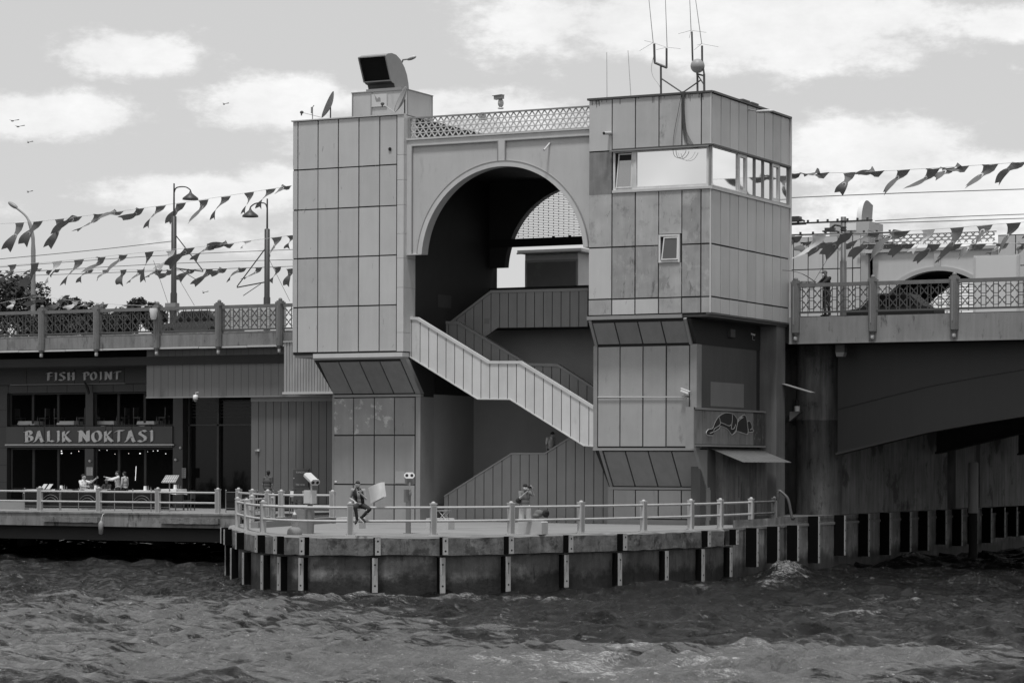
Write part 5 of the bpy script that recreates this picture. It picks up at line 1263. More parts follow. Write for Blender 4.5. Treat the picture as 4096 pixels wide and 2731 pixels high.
LOW_ = [(152,1957,'leftmost table with two open menus'),(235,1957,'small table behind the left end of the railing') ,(372,1957,'table where the man in white sits'),(570,1960,'table right of the two waiters'),(690,1955,'table behind the menu stand')]
for i, (x, y, d) in enumerate(LOW_):
    vv = 6.0 if i != 1 else 8.0
    u, z = table(x, y, vv, .95, f'{d}, on the walkway', f'white cloth on the {d}', PRZ)
    if i: box_item(Vector((u+.12, vv+.05, z)), f'pale napkin box on the {d}', .12, .2, WHITE)
    for k in range(2): bottle(Vector((u+.25+.14*k, vv+.12, z)), f'{"short" if k else "tall"} bottle on the {d}', 1.0-.25*k)
    chair(u-.75, vv+.25, PRZ, R(80), f'dark chair left of the {d}'); chair(u+.78, vv+.25, PRZ, R(-85), f'dark chair right of the {d}')
for k, x in enumerate((168, 190)):
    P = P3(x, 1955, 5.7); mb = MB(); mb.hexa([P+Vector(q) for q in ((-.1,0,0),(.12,0,0),(.12,.02,0),(-.1,.02,0),(.0,.15,.24),(.22,.15,.24),(.22,.17,.24),(.0,.17,.24))]); tag(mb.build('open_menu', LGREY), f'tilted menu card standing on the leftmost table, {"left" if k == 0 else "right"} one', 'menu', 'menu cards on the leftmost table')
for k, x in enumerate((1110, 1150, 1195)): q = PV(x, 1960, 6.5); chair(q[0], 6.5, PRZ, R(180+10*k), f'dark chair in front of the panelled wall, {ORD[k]} from the left')
q = uv_(1180, 7.4); u, z = table(1175, 1964, 7.4, .9, 'dark table in front of the hose cabinet', 'pale cloth on the table before the hose cabinet', PRZ)
# menu stand
P = P3(678, 2035, 4.2); t = thing('menu_stand', 'slanted menu board with rows of small pictures on a thin post', 'menu stand', (P.x, 4.2, PRZ))
mb = MB(); mb.tube([(P.x,4.2,PRZ),(P.x,4.2,zv_(678,1925,4.2))], .03, 8); mb.build('post', MGREY, t)
B4 = [P3(645,1929,4.1), P3(700,1929,4.1), P3(716,1900,4.45), P3(663,1900,4.45)]
mb = MB(); mb.prism(B4, (0,.03,-.02)); mb.build('board', LGREY, t)
mb = MB()
for r_ in range(5):
    for c_ in range(6):
        A_ = B4[0].lerp(B4[3], (r_+.2)/5); D_ = B4[1].lerp(B4[2], (r_+.2)/5); E_ = B4[0].lerp(B4[3], (r_+.75)/5); F_ = B4[1].lerp(B4[2], (r_+.75)/5); k0, k1 = (c_+.15)/6, (c_+.85)/6
        mb.prism([A_.lerp(D_,k0)+Vector((0,-.006,.004)), A_.lerp(D_,k1)+Vector((0,-.006,.004)), E_.lerp(F_,k1)+Vector((0,-.006,.004)), E_.lerp(F_,k0)+Vector((0,-.006,.004))], (0,.003,-.002))
mb.build('printed_pictures', DGREY, t)

# ================================================================ ON THE BRIDGE
WZ = 10.75
def lamp_pole(px, ytop, ymid, v, side, label, lampy, r0=.16, ybase=1300):
    u = uv_(px, v); t = thing('tram_pole', label, 'pole', (u, v, 10.6), 'tram poles with lamps')
    zt_, zm = zv_(px, ytop, v), zv_(px, ymid, v)
    mb = MB(); mb.lathe([(r0*1.15,0),(r0*1.15,(zm-10.6)*.42),(r0*.95,(zm-10.6)*.43),(r0*.9,zm-10.6),(r0*.4,zm-10.6+.03)], (u,v,10.6), 14); mb.build('shaft', POLEM, t)
    mb = MB(); mb.tube([(u,v,zm),(u,v,zt_)], [.055,.04], 8); mb.build('upper_tube', POLEM, t)
    za = zt_-.55; mb = MB(); mb.tube(catmull([(u,v,za),(u+side*.15,v,za+.3),(u+side*.7,v,za+.33),(u+side*1.05,v,za+.15),(u+side*1.07,v,za-.05)],5), .035, 6); mb.build('lamp_arm', POLEM, t)
    mb = MB(); mb.lathe([(.44,-.38),(.43,-.30),(.2,-.12),(.08,-.02),(.06,.06)], (u+side*1.07,v,za), 16); mb.build('lamp_shade', POLEM, t)
    mb = MB(); zb_ = zm-.9
    mb.tube([(u,v,zb_),(u+side*1.9,v,zb_-2.1)], .03, 6); mb.tube([(u,v,zb_-1.9),(u+side*1.9,v,zb_-2.15)], .035, 6); mb.tube([(u+side*.4,v,zb_-2.0),(u+side*1.5,v,zb_-2.6)], .02, 6); mb.build('wire_bracket', POLEM, t)
    return t
VPOLE = 22
lamp_pole(694, 734, 866, VPOLE, 1, 'dark tram pole with a bell lamp facing right, left part of the bridge', 0)
lamp_pole(1067, 795, 917, VPOLE, -1, 'dark tram pole with a bell lamp facing left, just left of the gate', 0)
t = thing('street_lamp', 'tall curved street lamp at the far left of the bridge', 'street lamp', (uv_(132,30),30,10.6), 'street lamps on the bridge')
mb = MB(); mb.tube(catmull([P3(132,1265,30), P3(133,1000,30), P3(128,930,30), P3(108,870,30), P3(66,832,30)],5), [.14]*6+[.11]*8+[.07]*7, 8); mb.build('pole', MGREY, t)
mb = MB(); mb.ell(P3(52,821,30), (.42,.14,.14), Matrix.Rotation(R(30),3,'Y')); mb.build('lamp_head', MGREY, t)
# right pole with overhead contact line gear
u = uv_(3372, 14); t = thing('catenary_pole', 'thick dark overhead line pole rising behind the right parapet', 'pole', (u,14,WZ))
z1_, z2_ = zv_(3372,1045,14), zv_(3372,868,14)
mb = MB(); mb.lathe([(.145,0),(.15,z1_-WZ),(.12,z1_-WZ+.02),(.12,z2_-WZ),(.0,z2_-WZ+.01)], (u,14,WZ), 16); mb.build('shaft', mat('pole_paint', .10, .5, .15, 2), t)
mb = MB()
for y in (885, 910, 920): mb.lathe([(.14,-.02),(.14,.03)], (u,14,zv_(3372,y,14)), 14)
mb.tube([P3(3368,905,14), P3(3340,900,14), P3(3310,922,14), P3(3295,928,14)], .05, 6); mb.tube([P3(3290,925,14), P3(3350,925,14)], .04, 6); mb.box(P3(3318,924,14).x-.2,P3(3318,924,14).x+.25,13.9,14.1,P3(3318,924,14).z-.03,P3(3318,924,14).z+.14); mb.build('bracket_gear', DGREY, t)
def wire(pts, v, r, label, m=None, name='overhead_wire', grp='overhead wires'):
    mb = MB(); mb.tube(catmull([P3(x, y, v) for x, y in pts], 5) if len(pts) > 2 else [P3(x, y, v) for x, y in pts], r, 5)
    return tag(mb.build(name, m or mat_wire), label, 'wire', grp)
mat_wire = mat('wire', .10, .6, 0)
for i, (pts, v, r) in enumerate([([(-150,1050),(350,1003),(690,965)],VPOLE,.02), ([(-150,1080),(600,1025),(1180,998)],26,.018), ([(-150,1103),(600,1058),(1180,1038)],26,.018), ([(-150,1112),(400,1092),(1180,1065)],30,.018),
      ]): wire(pts, v, r, f'thin overhead wire left of the gate, {ORD[i]} from the top')
for i, (pts, v, r) in enumerate([([(3150,792),(3600,773),(4250,752)],20,.022), ([(3500,884),(3800,868),(4250,852)],20,.02), ([(3500,893),(3800,884),(4250,868)],20,.02)]): wire(pts, v, r, f'thin overhead wire right of the gate, {ORD[i]} from the top')
for i, ((a, b), (c, d)) in enumerate((((614,1042),(676,1224)), ((706,1100),(778,1222)), ((1078,1040),(1160,1205)))):
    mb = MB(); mb.tube([P3(a,b,12), P3(c,d,12)], .012, 5); tag(mb.build('fishing_rod', mat_wire), f'thin rod leaning over the left parapet, {ORD[i]} from the left', 'fishing rod', 'fishing rods')
mb = MB(); a = P3(3160,895,14); b = P3(3490,881,14); mb.beam(a, b, .06, .07)
for k in range(8): p = a.lerp(b, .1+k*.12); mb.box(p.x-.04,p.x+.04,13.96,14.04,p.z,p.z+.13)
tag(mb.build('contact_beam', DGREY), 'upper dark overhead conductor bar with small clamps', 'bar', 'overhead conductor bars')
mb = MB(); a = P3(3160,940,13.5); b = P3(3585,930,13.5); mb.beam(a, b, .06, .06)
for k in range(8): p = a.lerp(b, .1+k*.12); mb.box(p.x-.04,p.x+.04,13.46,13.54,p.z,p.z+.12)
tag(mb.build('contact_beam', DGREY), 'lower dark overhead conductor bar with small clamps', 'bar', 'overhead conductor bars')
P = P3(3172,878,14); mb = MB(); mb.box(P.x-.5,P.x+.35,13.8,14.2,P.z-.1,P.z+.12); mb.box(P.x-.4,P.x+.6,13.9,14.1,P.z-.25,P.z-.15); mb.beam(P+Vector((.1,0,.1)),P+Vector((.55,0,-.1)),.1,.08); tag(mb.build('line_tensioner', DGREY), 'dark tensioning gear poking out behind the control tower', 'line gear')
# kiosk behind the arch
vk = 9.6
K = thing('ticket_kiosk', 'kiosk with a flat overhanging roof and frosted window seen through the arch', 'kiosk', (uv_(2220,vk), vk, WZ))
a, b = PV(2100, 1180, vk), PV(2312, 1010, vk)
mb = MB(); mb.box(a[0], b[0], vk, vk+3, WZ-.1, b[1]); mb.build('wall', mat('kiosk_wall', .8, .6, .1), K)
mb = MB(); c, d = PV(2069, 1014, vk-.5), PV(2325, 992, vk-.5); mb.box(c[0], d[0], vk-.5, vk+3.4, c[1], d[1]); mb.box(c[0]-.02, d[0]+.02, vk-.53, vk-.5, c[1]-.04, c[1]+.02, 1); mb.build('roof', [mat('kiosk_roof', .75, .6, .1), MGREY], K)
c, d = PV(2109, 1170, vk-.02), PV(2305, 1043, vk-.02); mb = MB(); mb.box(c[0]-.1, d[0]+.1, vk-.06, vk, d[1]-.02, d[1]+.08); mb.box(c[0]-.1, c[0], vk-.06, vk, c[1], d[1]-.02); mb.box(d[0], d[0]+.1, vk-.06, vk, c[1], d[1]-.02); o = mb.build('window', LGREY, K)
mb = MB(); mb.box(c[0], d[0], vk-.03, vk-.01, c[1], d[1]-.02); mb.build('pane', GLASSM, o)

# ---- twin gate on the other side of the bridge ----
VT = 51.0
TU = lambda x: uv_(x, VT); TZ = lambda y, x=3700: zv_(x, y, VT)
TW = thing('far_gate', 'pale twin gate building across the bridge, right of the control tower', 'building', (TU(3743), VT, 10.6))
us = [TU(x) for x in (3100,3172,3231,3290,3350,3409,3442)]
mb = MB(); tl, tr = us[0]-3, TU(3442); ztp = TZ(945, 3300)
mb.box(tl, tr, VT+.05, VT+8, 9, ztp); mb.box(TU(3990), TU(3990)+7, VT+.05, VT+8, 9, TZ(940, 3990)); mb.build('wall_core', GAP, TW)
mb = MB(); clad(mb, 'v', VT+.05, [us[0]-2,us[0]-1]+us, None, [9, 11.2, TZ(1076,3300), ztp], gap=.06, nm=1); clad(mb, 'v', VT+.05, [TU(3990)+k*1.05 for k in range(6)], None, [9, 13.2, TZ(1063,4040), TZ(940,4040)], gap=.06, nm=1); TWM = mat('far_gate_paint', .50, .55, .06, .5, .06); mb.build('cladding', [TWM]*4, TW)
mb = MB(); mb.box(TU(3442)+.02, TU(3472), VT-.05, VT+1.2, 9, ztp); mb.build('pilaster', mat('far_gate_trim', .36, .5, .08), TW)
tu0, tu1, tc_, tzc = TU(3470), TU(3990), TU(3743), TZ(1078, 3743)-4.2
archwall_m = MB(); archwall(archwall_m, tu0, tu1, tc_, 4.15, tzc, 10.5, TZ(990), VT+.3, VT+.8)
archwall_m.build('arch_wall', TWM, TW)
mb = MB()
for i in range(40):
    t0, t1 = math.pi*(.04+.92*i/40), math.pi*(.04+.92*(i+1)/40)
    P = [(tc_+r*math.cos(a), VT+.2, tzc+r*math.sin(a)) for r, a in ((4.15,t0),(4.15,t1),(4.4,t1),(4.4,t0))]
    if tu0 < P[3][0] < tu1: mb.prism(P, (0,.1,0))
mb.box(tc_-.2, tc_+.2, VT+.2, VT+.3, tzc+4.4, TZ(1003)); mb.box(tu0, tu1, VT+.15, VT+.3, TZ(1003), TZ(990)); mb.build('raised_bands', mat('far_gate_trim_b', .40, .5, .08), TW)
mb = MB(); trilattice(mb, tu0+.1, tu1-.3, TZ(973), TZ(936), VT+.35, rows=3, w=.05, pitch=.42); mb.build('parapet_lattice', MGREY, TW)
mb = MB(); trilattice(mb, tu0+.3, tu1-.3, TZ(990), TZ(966), VT+7.5, rows=2, w=.05, pitch=.42); mb.box(tu0, tu1-.2, VT+.3, VT+.42, TZ(936), TZ(932)); mb.build('rear_parapet_lattice', MGREY, TW)
mb = MB(); z = 12.3; k = 0
while z < tzc+4.15:
    hw = math.sqrt(max(0, 4.15**2-(z-tzc)**2)); mb.box(tc_-hw, tc_+hw, VT+7.9, VT+7.95, z-.015, z+.015)
    x = math.floor((tc_-hw)/.9)*.9+(k % 2)*.45
    while x < tc_+hw:
        if x > tc_-hw: mb.box(x-.02, x+.02, VT+7.9, VT+7.95, z, z+.18)
        x += .9
    z += .18; k += 1
mb.build('arch_screen', MGREY, TW)
mb = MB(); archwall(mb, tu0, tu1, tc_, 4.1, tzc, 12.2, tzc+5, VT+7.96, VT+8.3); mb.box(tu0, tu0+.3, VT+.8, VT+8, 9, tzc+5); mb.box(tu1-.3, tu1, VT+.8, VT+8, 9, tzc+5); mb.box(tu0, tu1, VT+.8, VT+8, tzc+4.4, tzc+4.8); mb.build('passage_wall', DARKIN, TW)
a, b = PV(3318, 1000, VT+2), PV(3476, 884, VT+2); vbk = 2.5
mb = MB(); mb.box(a[0], b[0], VT+2, VT+4.6, ztp-.1, b[1]); o = mb.build('roof_housing', mat('far_housing', .42, .55, .06), TW)
mb = MB(); c, d = PV(3385, 922, VT+1.98), PV(3425, 893, VT+1.98); mb.box(c[0], d[0], VT+1.96, VT+2, c[1], d[1]); mb.build('panel', WHITE, o)
# curved scoop of the far gate
sl_, sr_ = TU(3379), PV(3446, 870, VT+2)[0]; zb_ = b[1]; zt_ = zv_(3420, 797, VT+2)
mb = MB(); H = zt_-zb_; n = 16; pf = [(0,0)]+[(1.0-1.0*math.cos(math.pi*k/(2*n)*1.15), H*math.sin(min(math.pi/2, math.pi*k/(2*n)*1.15))) for k in range(n+1)]+[(2.1,H*.85),(1.9,.0)]
mb.add([(sr_, VT+2+p, zb_+q) for p, q in pf], [list(range(len(pf)))]); mb.add([(sl_, VT+2+p, zb_+q) for p, q in pf], [list(range(len(pf)))[::-1]])
for i in range(len(pf)-1): (p, q), (p2, q2) = pf[i], pf[i+1]; mb.add([(sl_,VT+2+p,zb_+q),(sr_,VT+2+p,zb_+q),(sr_,VT+2+p2,zb_+q2),(sl_,VT+2+p2,zb_+q2)], [(0,1,2,3)], 1, True)
mb.build('air_scoop', [MGREY, mat('bright_sheet', .68, .35, .05)], TW)
mb = MB(); mb.box(TU(3430), TU(3510), VT-.2, VT-.1, TZ(1012,3470), TZ(1010,3470)+.02); mb.box(TU(3464), TU(3510), VT-.25, VT+.1, TZ(1014,3480), TZ(1003,3480)); mb.build('ledge', LGREY, TW)
# billboard
a, b = PV(3895, 1109, 30), PV(4077, 1016, 30)
t = thing('billboard', 'large blank pale billboard behind the right parapet', 'billboard', ((a[0]+b[0])/2, 30, WZ))
mb = MB(); mb.box(a[0]+.1, b[0]-.1, 29.95, 30, WZ+1.0, b[1]-.08); mb.build('face', mat('billboard_face', .62, .5, .04), t)
mb = MB(); mb.box(a[0], b[0], 29.98, 30.2, b[1]-.08, b[1]); mb.box(a[0], a[0]+.1, 29.9, 30.2, WZ+.9, b[1]-.08); mb.box(b[0]-.1, b[0], 29.9, 30.2, WZ+.9, b[1]-.08); mb.build('frame', LGREY, t)
for k, x in enumerate((3940, 4020)): mb = MB(); mb.box(uv_(x,30)-.1, uv_(x,30)+.1, 30.02, 30.2, WZ-.3, WZ+1.2); mb.build('leg', MGREY, t)
# cars and gear behind the parapets
def car(px, v, L, H, label, m, dark=GLASSD, rz=0):
    u = uv_(px, v); t = thing('car', label, 'car', (u, v, 10.64), 'cars on the bridge')
    prof = [(-L/2,.35),(-L/2+.05,.75),(-L*.28,.88),(-L*.14,H),(L*.22,H),(L*.38,.92),(L/2-.02,.8),(L/2,.35)]
    mb = MB(); mb.prism([(u+x, v-.8, 10.64+z) for x, z in prof], (0,1.6,0)); mb.build('body', m, t)
    mb = MB(); mb.prism([(u-L*.23,v-.81,10.64+.9),(u-L*.125,v-.81,10.64+H-.08),(u+L*.2,v-.81,10.64+H-.08),(u+L*.32,v-.81,10.64+.93)], (0,1.62,0)); mb.build('window', dark, t)
    for sx in (-.3,.3):
        for vy in (-.78, .78): mb = MB(); mb.lathe([(.32,-.09),(.32,.09)], (u+sx*L, v+vy, 10.64+.32), 16, 0, Matrix.Rotation(R(90),3,'X')); o = mb.build('wheel', BLACK, t)
    return t
car(800, 14.5, 4.3, 1.45, 'dark parked car behind the parapet left of the gate', DGREY)
car(3570, 17, 4.4, 1.5, 'dark car behind the parapet right of the gate', BLACK)
mb = MB(); q = P3(650, 1240, DV+.3); mb.lathe([(.11,-.62),(.16,-.5),(.2,-.2),(.19,-.08)], (q.x, DV-.45, q.z+.12), 14); tag(mb.build('plastic_bucket', WHITE), 'white plastic bucket hung on the left parapet', 'bucket')
mb = MB(); a, b = PV(900, 1324, DV+.25), PV(1112, 1222, DV+.25); mb.box(a[0], b[0], DV+.12, DV+.13, a[1], b[1]); 
tag(mb.build('tarpaulin', translucent('thin_tarpaulin', .9, .75)), 'pale tarpaulin sheet tied inside one parapet bay, left of the gate', 'tarpaulin')
P = P3(690, 1215, DV+.3); mb = MB(); mb.box(P.x-.3,P.x+.3,DV+.1,DV+.45,P.z-.35,P.z+.03); tag(mb.build('bait_box', MGREY), 'grey box resting on top of the left parapet rail', 'box')
# fishing gear near the fisherman
for k, x in enumerate((3216, 3248)): P = P3(x, 1128, DV+.3); mb = MB(); mb.lathe([(.12,-.25),(.15,.0),(.15,.03)], P, 12); tag(mb.build('bait_bucket', MGREY), f'small bucket on the parapet left of the fisherman, {"left" if k == 0 else "right"} one', 'bucket', 'bait buckets')
mb = MB(); mb.tube(catmull([P3(3265,1130,DV-.3), P3(3215,1098,DV-.6), P3(3170,1085,DV-.9), P3(3130,1081,DV-1.2)],5), [.02]*6+[.012]*10, 5); tag(mb.build('fishing_rod', DGREY), 'curved fishing rod held out over the water by the fisherman', 'fishing rod', 'fishing rods')
mb = MB(); mb.tube([P3(3256,1125,DV-.2), P3(3325,1010,DV+.4)], .012, 5); tag(mb.build('fishing_rod', DGREY), 'upright fishing rod leaning beside the fisherman', 'fishing rod', 'fishing rods')

# ---- bunting ----
S196 = lambda x, y, ox=0, oy=600: (ox+x/1.96, oy+y/1.96)
def flag_mesh(a, b, w, seed, cres=True):
    """streamer pennant: top edge w long on the cord at a, tail blown out towards b, with a twist and a swallow tail"""
    rnd = random.Random(seed); d = b-a; L = d.length; x = d.normalized(); cord = Vector((1,0,.06)).normalized()
    mb = MB(); n = 10; nrm = Vector((0,1,0)); side = x.cross(nrm).normalized(); tw = rnd.uniform(1.6, 3.4)*rnd.choice((-1,1)); ph = rnd.uniform(-.5,.5)
    rows = []; bend = rnd.uniform(-.12,.12)*L
    if side.dot(cord) < 0: side = -side
    for i in range(n+1):
        t = i/n
        wid = w*(1.0-.72*t/.38) if t < .38 else w*(.28+.62*math.sin((t-.38)/.62*1.9))
        c = a+d*t+side*math.sin(t*math.pi)*bend+Vector((0, .12*math.sin(t*6+ph), .0))
        ang = tw*max(0, t-.1)*(1-t*.4)
        s = side*math.cos(ang)+nrm*math.sin(ang)
        if t < .15: s = (cord*(1-t/.15)+s*(t/.15)).normalized()
        rows.append((c-s*wid/2, c, c+s*wid/2))
    rows[-1] = (rows[-1][0]+x*.0, rows[-1][1]-x*L*.10, rows[-1][2]+x*.03)
    vs = [p for r in rows for p in r]; fs = []
    for i in range(n):
        for k in range(2): fs.append((i*3+k, i*3+k+1, i*3+3+k+1, i*3+3+k))
    mb.add(vs, fs, 0, True)
    if cres:
        k = rnd.randint(2, 5); c = (rows[k][1]+rows[k+1][1])/2; s = (rows[k][2]-rows[k][0]).normalized(); r = .11*w/.5
        nn = x.cross(s).normalized()*.012
        for sg in (-1, 1):
            O, I = [], []
            for q in range(9):
                an = R(40+q*35); O.append(c+nn*sg+(x*math.cos(an)+s*math.sin(an)*.7)*r); I.append(c+nn*sg+x*r*.22+(x*math.cos(an)+s*math.sin(an)*.7)*r*.72)
            for q in range(8): mb.add([O[q],O[q+1],I[q+1],I[q]], [(0,1,2,3)], 1)
    return mb
def bunting(label, cord, flags, v, w, ox=0, oy=600, sc=1.96, pale=(), fish=()):
    C_ = catmull([P3(ox+x/sc, oy+y/sc, v) for x, y in cord], 8)
    t = thing('bunting', label, 'bunting', C_[0], 'strings of flags over the bridge')
    mb = MB(); mb.tube(C_, .011, 5); mb.build('cord', LGREY, t)
    for i, (x0, y0, x1, y1) in enumerate(flags):
        a = P3(ox+x0/sc, oy+y0/sc, v); b = P3(ox+x1/sc, oy+y1/sc, v+random.uniform(-.5,.3))
        m = FLAGL if i in pale else random.choice((FLAGD, FLAGD, FLAGM))
        mb = flag_mesh(a, b, w*random.uniform(.9,1.1), i*13+int(w*100)+int(ox), i not in pale)
        o = mb.build('flag', [m, LGREY if i not in pale else MGREY], t)
        if i in pale: o['label'] = 'pale flag'
bunting('top string of dark swallow-tailed flags left of the gate', [(-60,582),(300,560),(700,513),(1200,445),(1700,372),(2290,280)],
  [(150,570,45,790),(300,558,180,750),(462,540,370,770),(608,522,420,660),(770,505,590,640),(935,485,750,565),(1100,462,950,540),(1265,440,1150,615),(1422,418,1320,580),(1595,393,1480,570),(1770,365,1665,550),(1955,335,1910,505),(2125,308,2030,462),(2245,285,2170,340)], 24, .66)
bunting('middle string of dark flags left of the gate, two of them pale', [(-60,915),(500,868),(1100,805),(1700,745),(2290,668)],
  [(95,900,0,1035),(270,885,175,1085),(450,875,370,1055),(615,860,490,1062),(790,843,655,945),(970,825,840,960),(1175,800,1130,1040),(1340,790,1235,940),(1490,770,1310,920),(1665,750,1520,870),(1800,738,1650,760),(1935,712,1900,775),(2165,682,2115,850),(2272,670,2248,775)], 18, .62, pale=(2,7,11))
bunting('lowest long string of smaller flags left of the gate', [(-60,945),(700,938),(1500,935),(2290,912)],
  [(80,950,0,1035),(300,932,215,960),(440,935,380,985),(700,938,615,1042),(825,940,760,1025),(965,940,940,1062),(1100,940,1005,1045),(1240,940,1150,1000),(1330,945,1235,992),(1500,938,1395,1028),(1640,932,1510,1062),(1745,930,1640,980),(1900,928,1790,1032),(2030,925,1905,1015),(2170,920,2120,1045),(2270,930,2245,1068)], 30, .56)
bunting('sagging string of flags just above the left parapet', [(-60,1215),(260,1150),(500,1172),(900,1210),(1240,1222)],
  [(95,1185,80,1245),(320,1145,240,1165),(335,1170,200,1225),(470,1180,380,1250),(590,1190,520,1248),(680,1200,600,1235),(820,1210,760,1240),(980,1215,950,1235),(1130,1217,1110,1240)], 26, .5, pale=(0,4,8))
bunting('top string of flags right of the gate', [(60,190),(400,182),(850,165),(1400,132),(2100,85)],
  [(155,188,60,285),(370,182,215,195),(580,178,498,345),(800,168,640,195),(1010,158,855,345),(1240,150,1020,300),(1345,142,1255,225),(1470,130,1330,150),(1690,118,1495,295),(1915,100,1740,270)], 12, .66, ox=3100)
bunting('middle string of large flags right of the gate, some pale', [(60,682),(600,655),(1200,625),(1700,585),(2100,555)],
  [(160,675,60,760),(345,665,125,860),(565,655,380,840),(780,645,590,750),(1000,635,745,860),(1200,625,1060,810),(1425,608,1280,860),(1640,592,1560,785),(1870,572,1755,815),(2020,562,1960,700)], 11, .68, ox=3100, pale=(1,5))
bunting('lower string of flags crossing the far gate', [(60,715),(700,735),(1300,738),(2100,730)],
  [(240,722,190,800),(400,728,250,825),(560,735,480,800),(750,735,590,850),(900,737,760,855),(1050,738,905,835),(1250,738,1100,885),(1420,738,1270,890),(1600,738,1440,845),(1770,736,1670,820),(1950,733,1900,800)], 22, .74, ox=3100, pale=())
for i, (x, y) in enumerate(((50,484),(72,507),(113,570),(112,768),(814,1170),(896,417))):
    P = P3(x, y, 60); mb = MB(); s_ = .28 if i < 2 else .16
    mb.ell(P, (s_*.5,.08,.06)); mb.prism([P,P+Vector((-s_*1.6,.2,.12)),P+Vector((-s_*1.2,.35,.1))], (0,0,.02)); mb.prism([P,P+Vector((s_*1.6,.2,.1)),P+Vector((s_*1.3,.35,.08))], (0,0,.02))
    tag(mb.build('gull', MGREY), ('gull gliding at the left edge, upper of the two close together','gull gliding at the left edge, lower of the two close together','tiny distant gull right of the gliding pair','tiny distant gull high above the curved street lamp','tiny distant gull above the left parapet between the poles','tiny distant gull above the clouds left of the tower')[i], 'gull', 'gulls')
# ================================================================ TREES ON THE FAR SHORE
LEAF = mat('foliage_dark', .035, .8, .5, .5); LEAF2 = mat('foliage_mid', .06, .8, .5, .5); BARK = mat('bark', .05, .9, .2)
def tree(px, ytop, rpx, v, label, seed, spread=1.0, low=1330):
    rnd = random.Random(seed); u = uv_(px, v); zt_ = zv_(px, ytop, v); rr = abs(uv_(px+rpx, v)-uv_(px, v)); gz = 3.0
    t = thing('tree', label, 'tree', (u, v, gz), 'trees on the far shore')
    mb = MB(); mb.tube([(u,v,gz),(u+.2,v,(gz+zt_)/2),(u,v,zt_-rr*.5)], [.5,.35,.12], 8)
    for k in range(6):
        a = k*1.05; mb.tube([(u,v,zt_-rr*(.9+.1*k)),(u+rr*.6*math.cos(a),v+rr*.5*math.sin(a),zt_-rr*(.3+.1*k))], [.16,.05], 6)
    mb.build('trunk', BARK, t)
    mb = MB(); lobes = [(rnd.uniform(-1,1)*rr*.75, rnd.uniform(-1,1)*rr*.5, rnd.uniform(-1.9,-.12)*rr*.8, rnd.uniform(.28,.5)*rr) for _ in range(15)]
    lobes += [(0,0,-rr*.35,rr*.4)]
    for (lx, ly, lz_, lr) in lobes:
        for k in range(int(170*spread)):
            d = Vector((rnd.gauss(0,1), rnd.gauss(0,1), rnd.gauss(0,1))).normalized()*lr*rnd.uniform(.55,1.08)
            c = Vector((u+lx, v+ly, zt_+lz_))+d; a = Vector((rnd.gauss(0,1),rnd.gauss(0,1),rnd.gauss(0,.6))).normalized()*rnd.uniform(.18,.42); b = Vector((rnd.gauss(0,1),rnd.gauss(0,1),rnd.gauss(0,1))).normalized()*rnd.uniform(.15,.35)
            mb.add([c-a, c+b*.6, c+a, c-b*.8], [(0,1,2,3)], rnd.randrange(2))
    mb.build('crown', [LEAF, LEAF2], t)
for i, (px, yt, r_, v, lab) in enumerate([(-70,1085,130,120,'tall dark tree cut off by the left edge of the picture'),(70,1130,85,130,'dark tree right of the edge tree, left of the curved lamp'),(165,1222,70,150,'lower tree behind the curved street lamp'),(300,1200,75,150,'broad dark tree above the parapet between the lamp and the first tram pole'),(390,1228,60,160,'small dark tree right of the broad one'),(545,1205,60,150,'spiky dark tree just left of the first tram pole'),(610,1216,50,155,'dark tree behind the hanging white bucket'),(470,1252,55,170,'low tree in the gap between two taller ones'),(235,1250,60,175,'low distant tree behind the lamp foot')]):
    tree(px, yt, r_, v, lab, 50+i)
mb = MB(); pts = []
rnd = random.Random(3); u = -160.
hp = []
while u < -20: hp.append((u, 13.5+2.5*math.sin(u*.05)+rnd.uniform(-.5,.5))); u += 4
hp.append((-18, 8))
for i in range(len(hp)-1): (a, z0), (b, z1) = hp[i], hp[i+1]; mb.hexa([(a,185,-1),(b,185,-1),(b,260,-1),(a,260,-1),(a,190,z0),(b,190,z1),(b,250,z1+2),(a,250,z0+2)])
struct(mb, 'far_shore', LEAF, 'dark wooded far shore beyond the bridge')

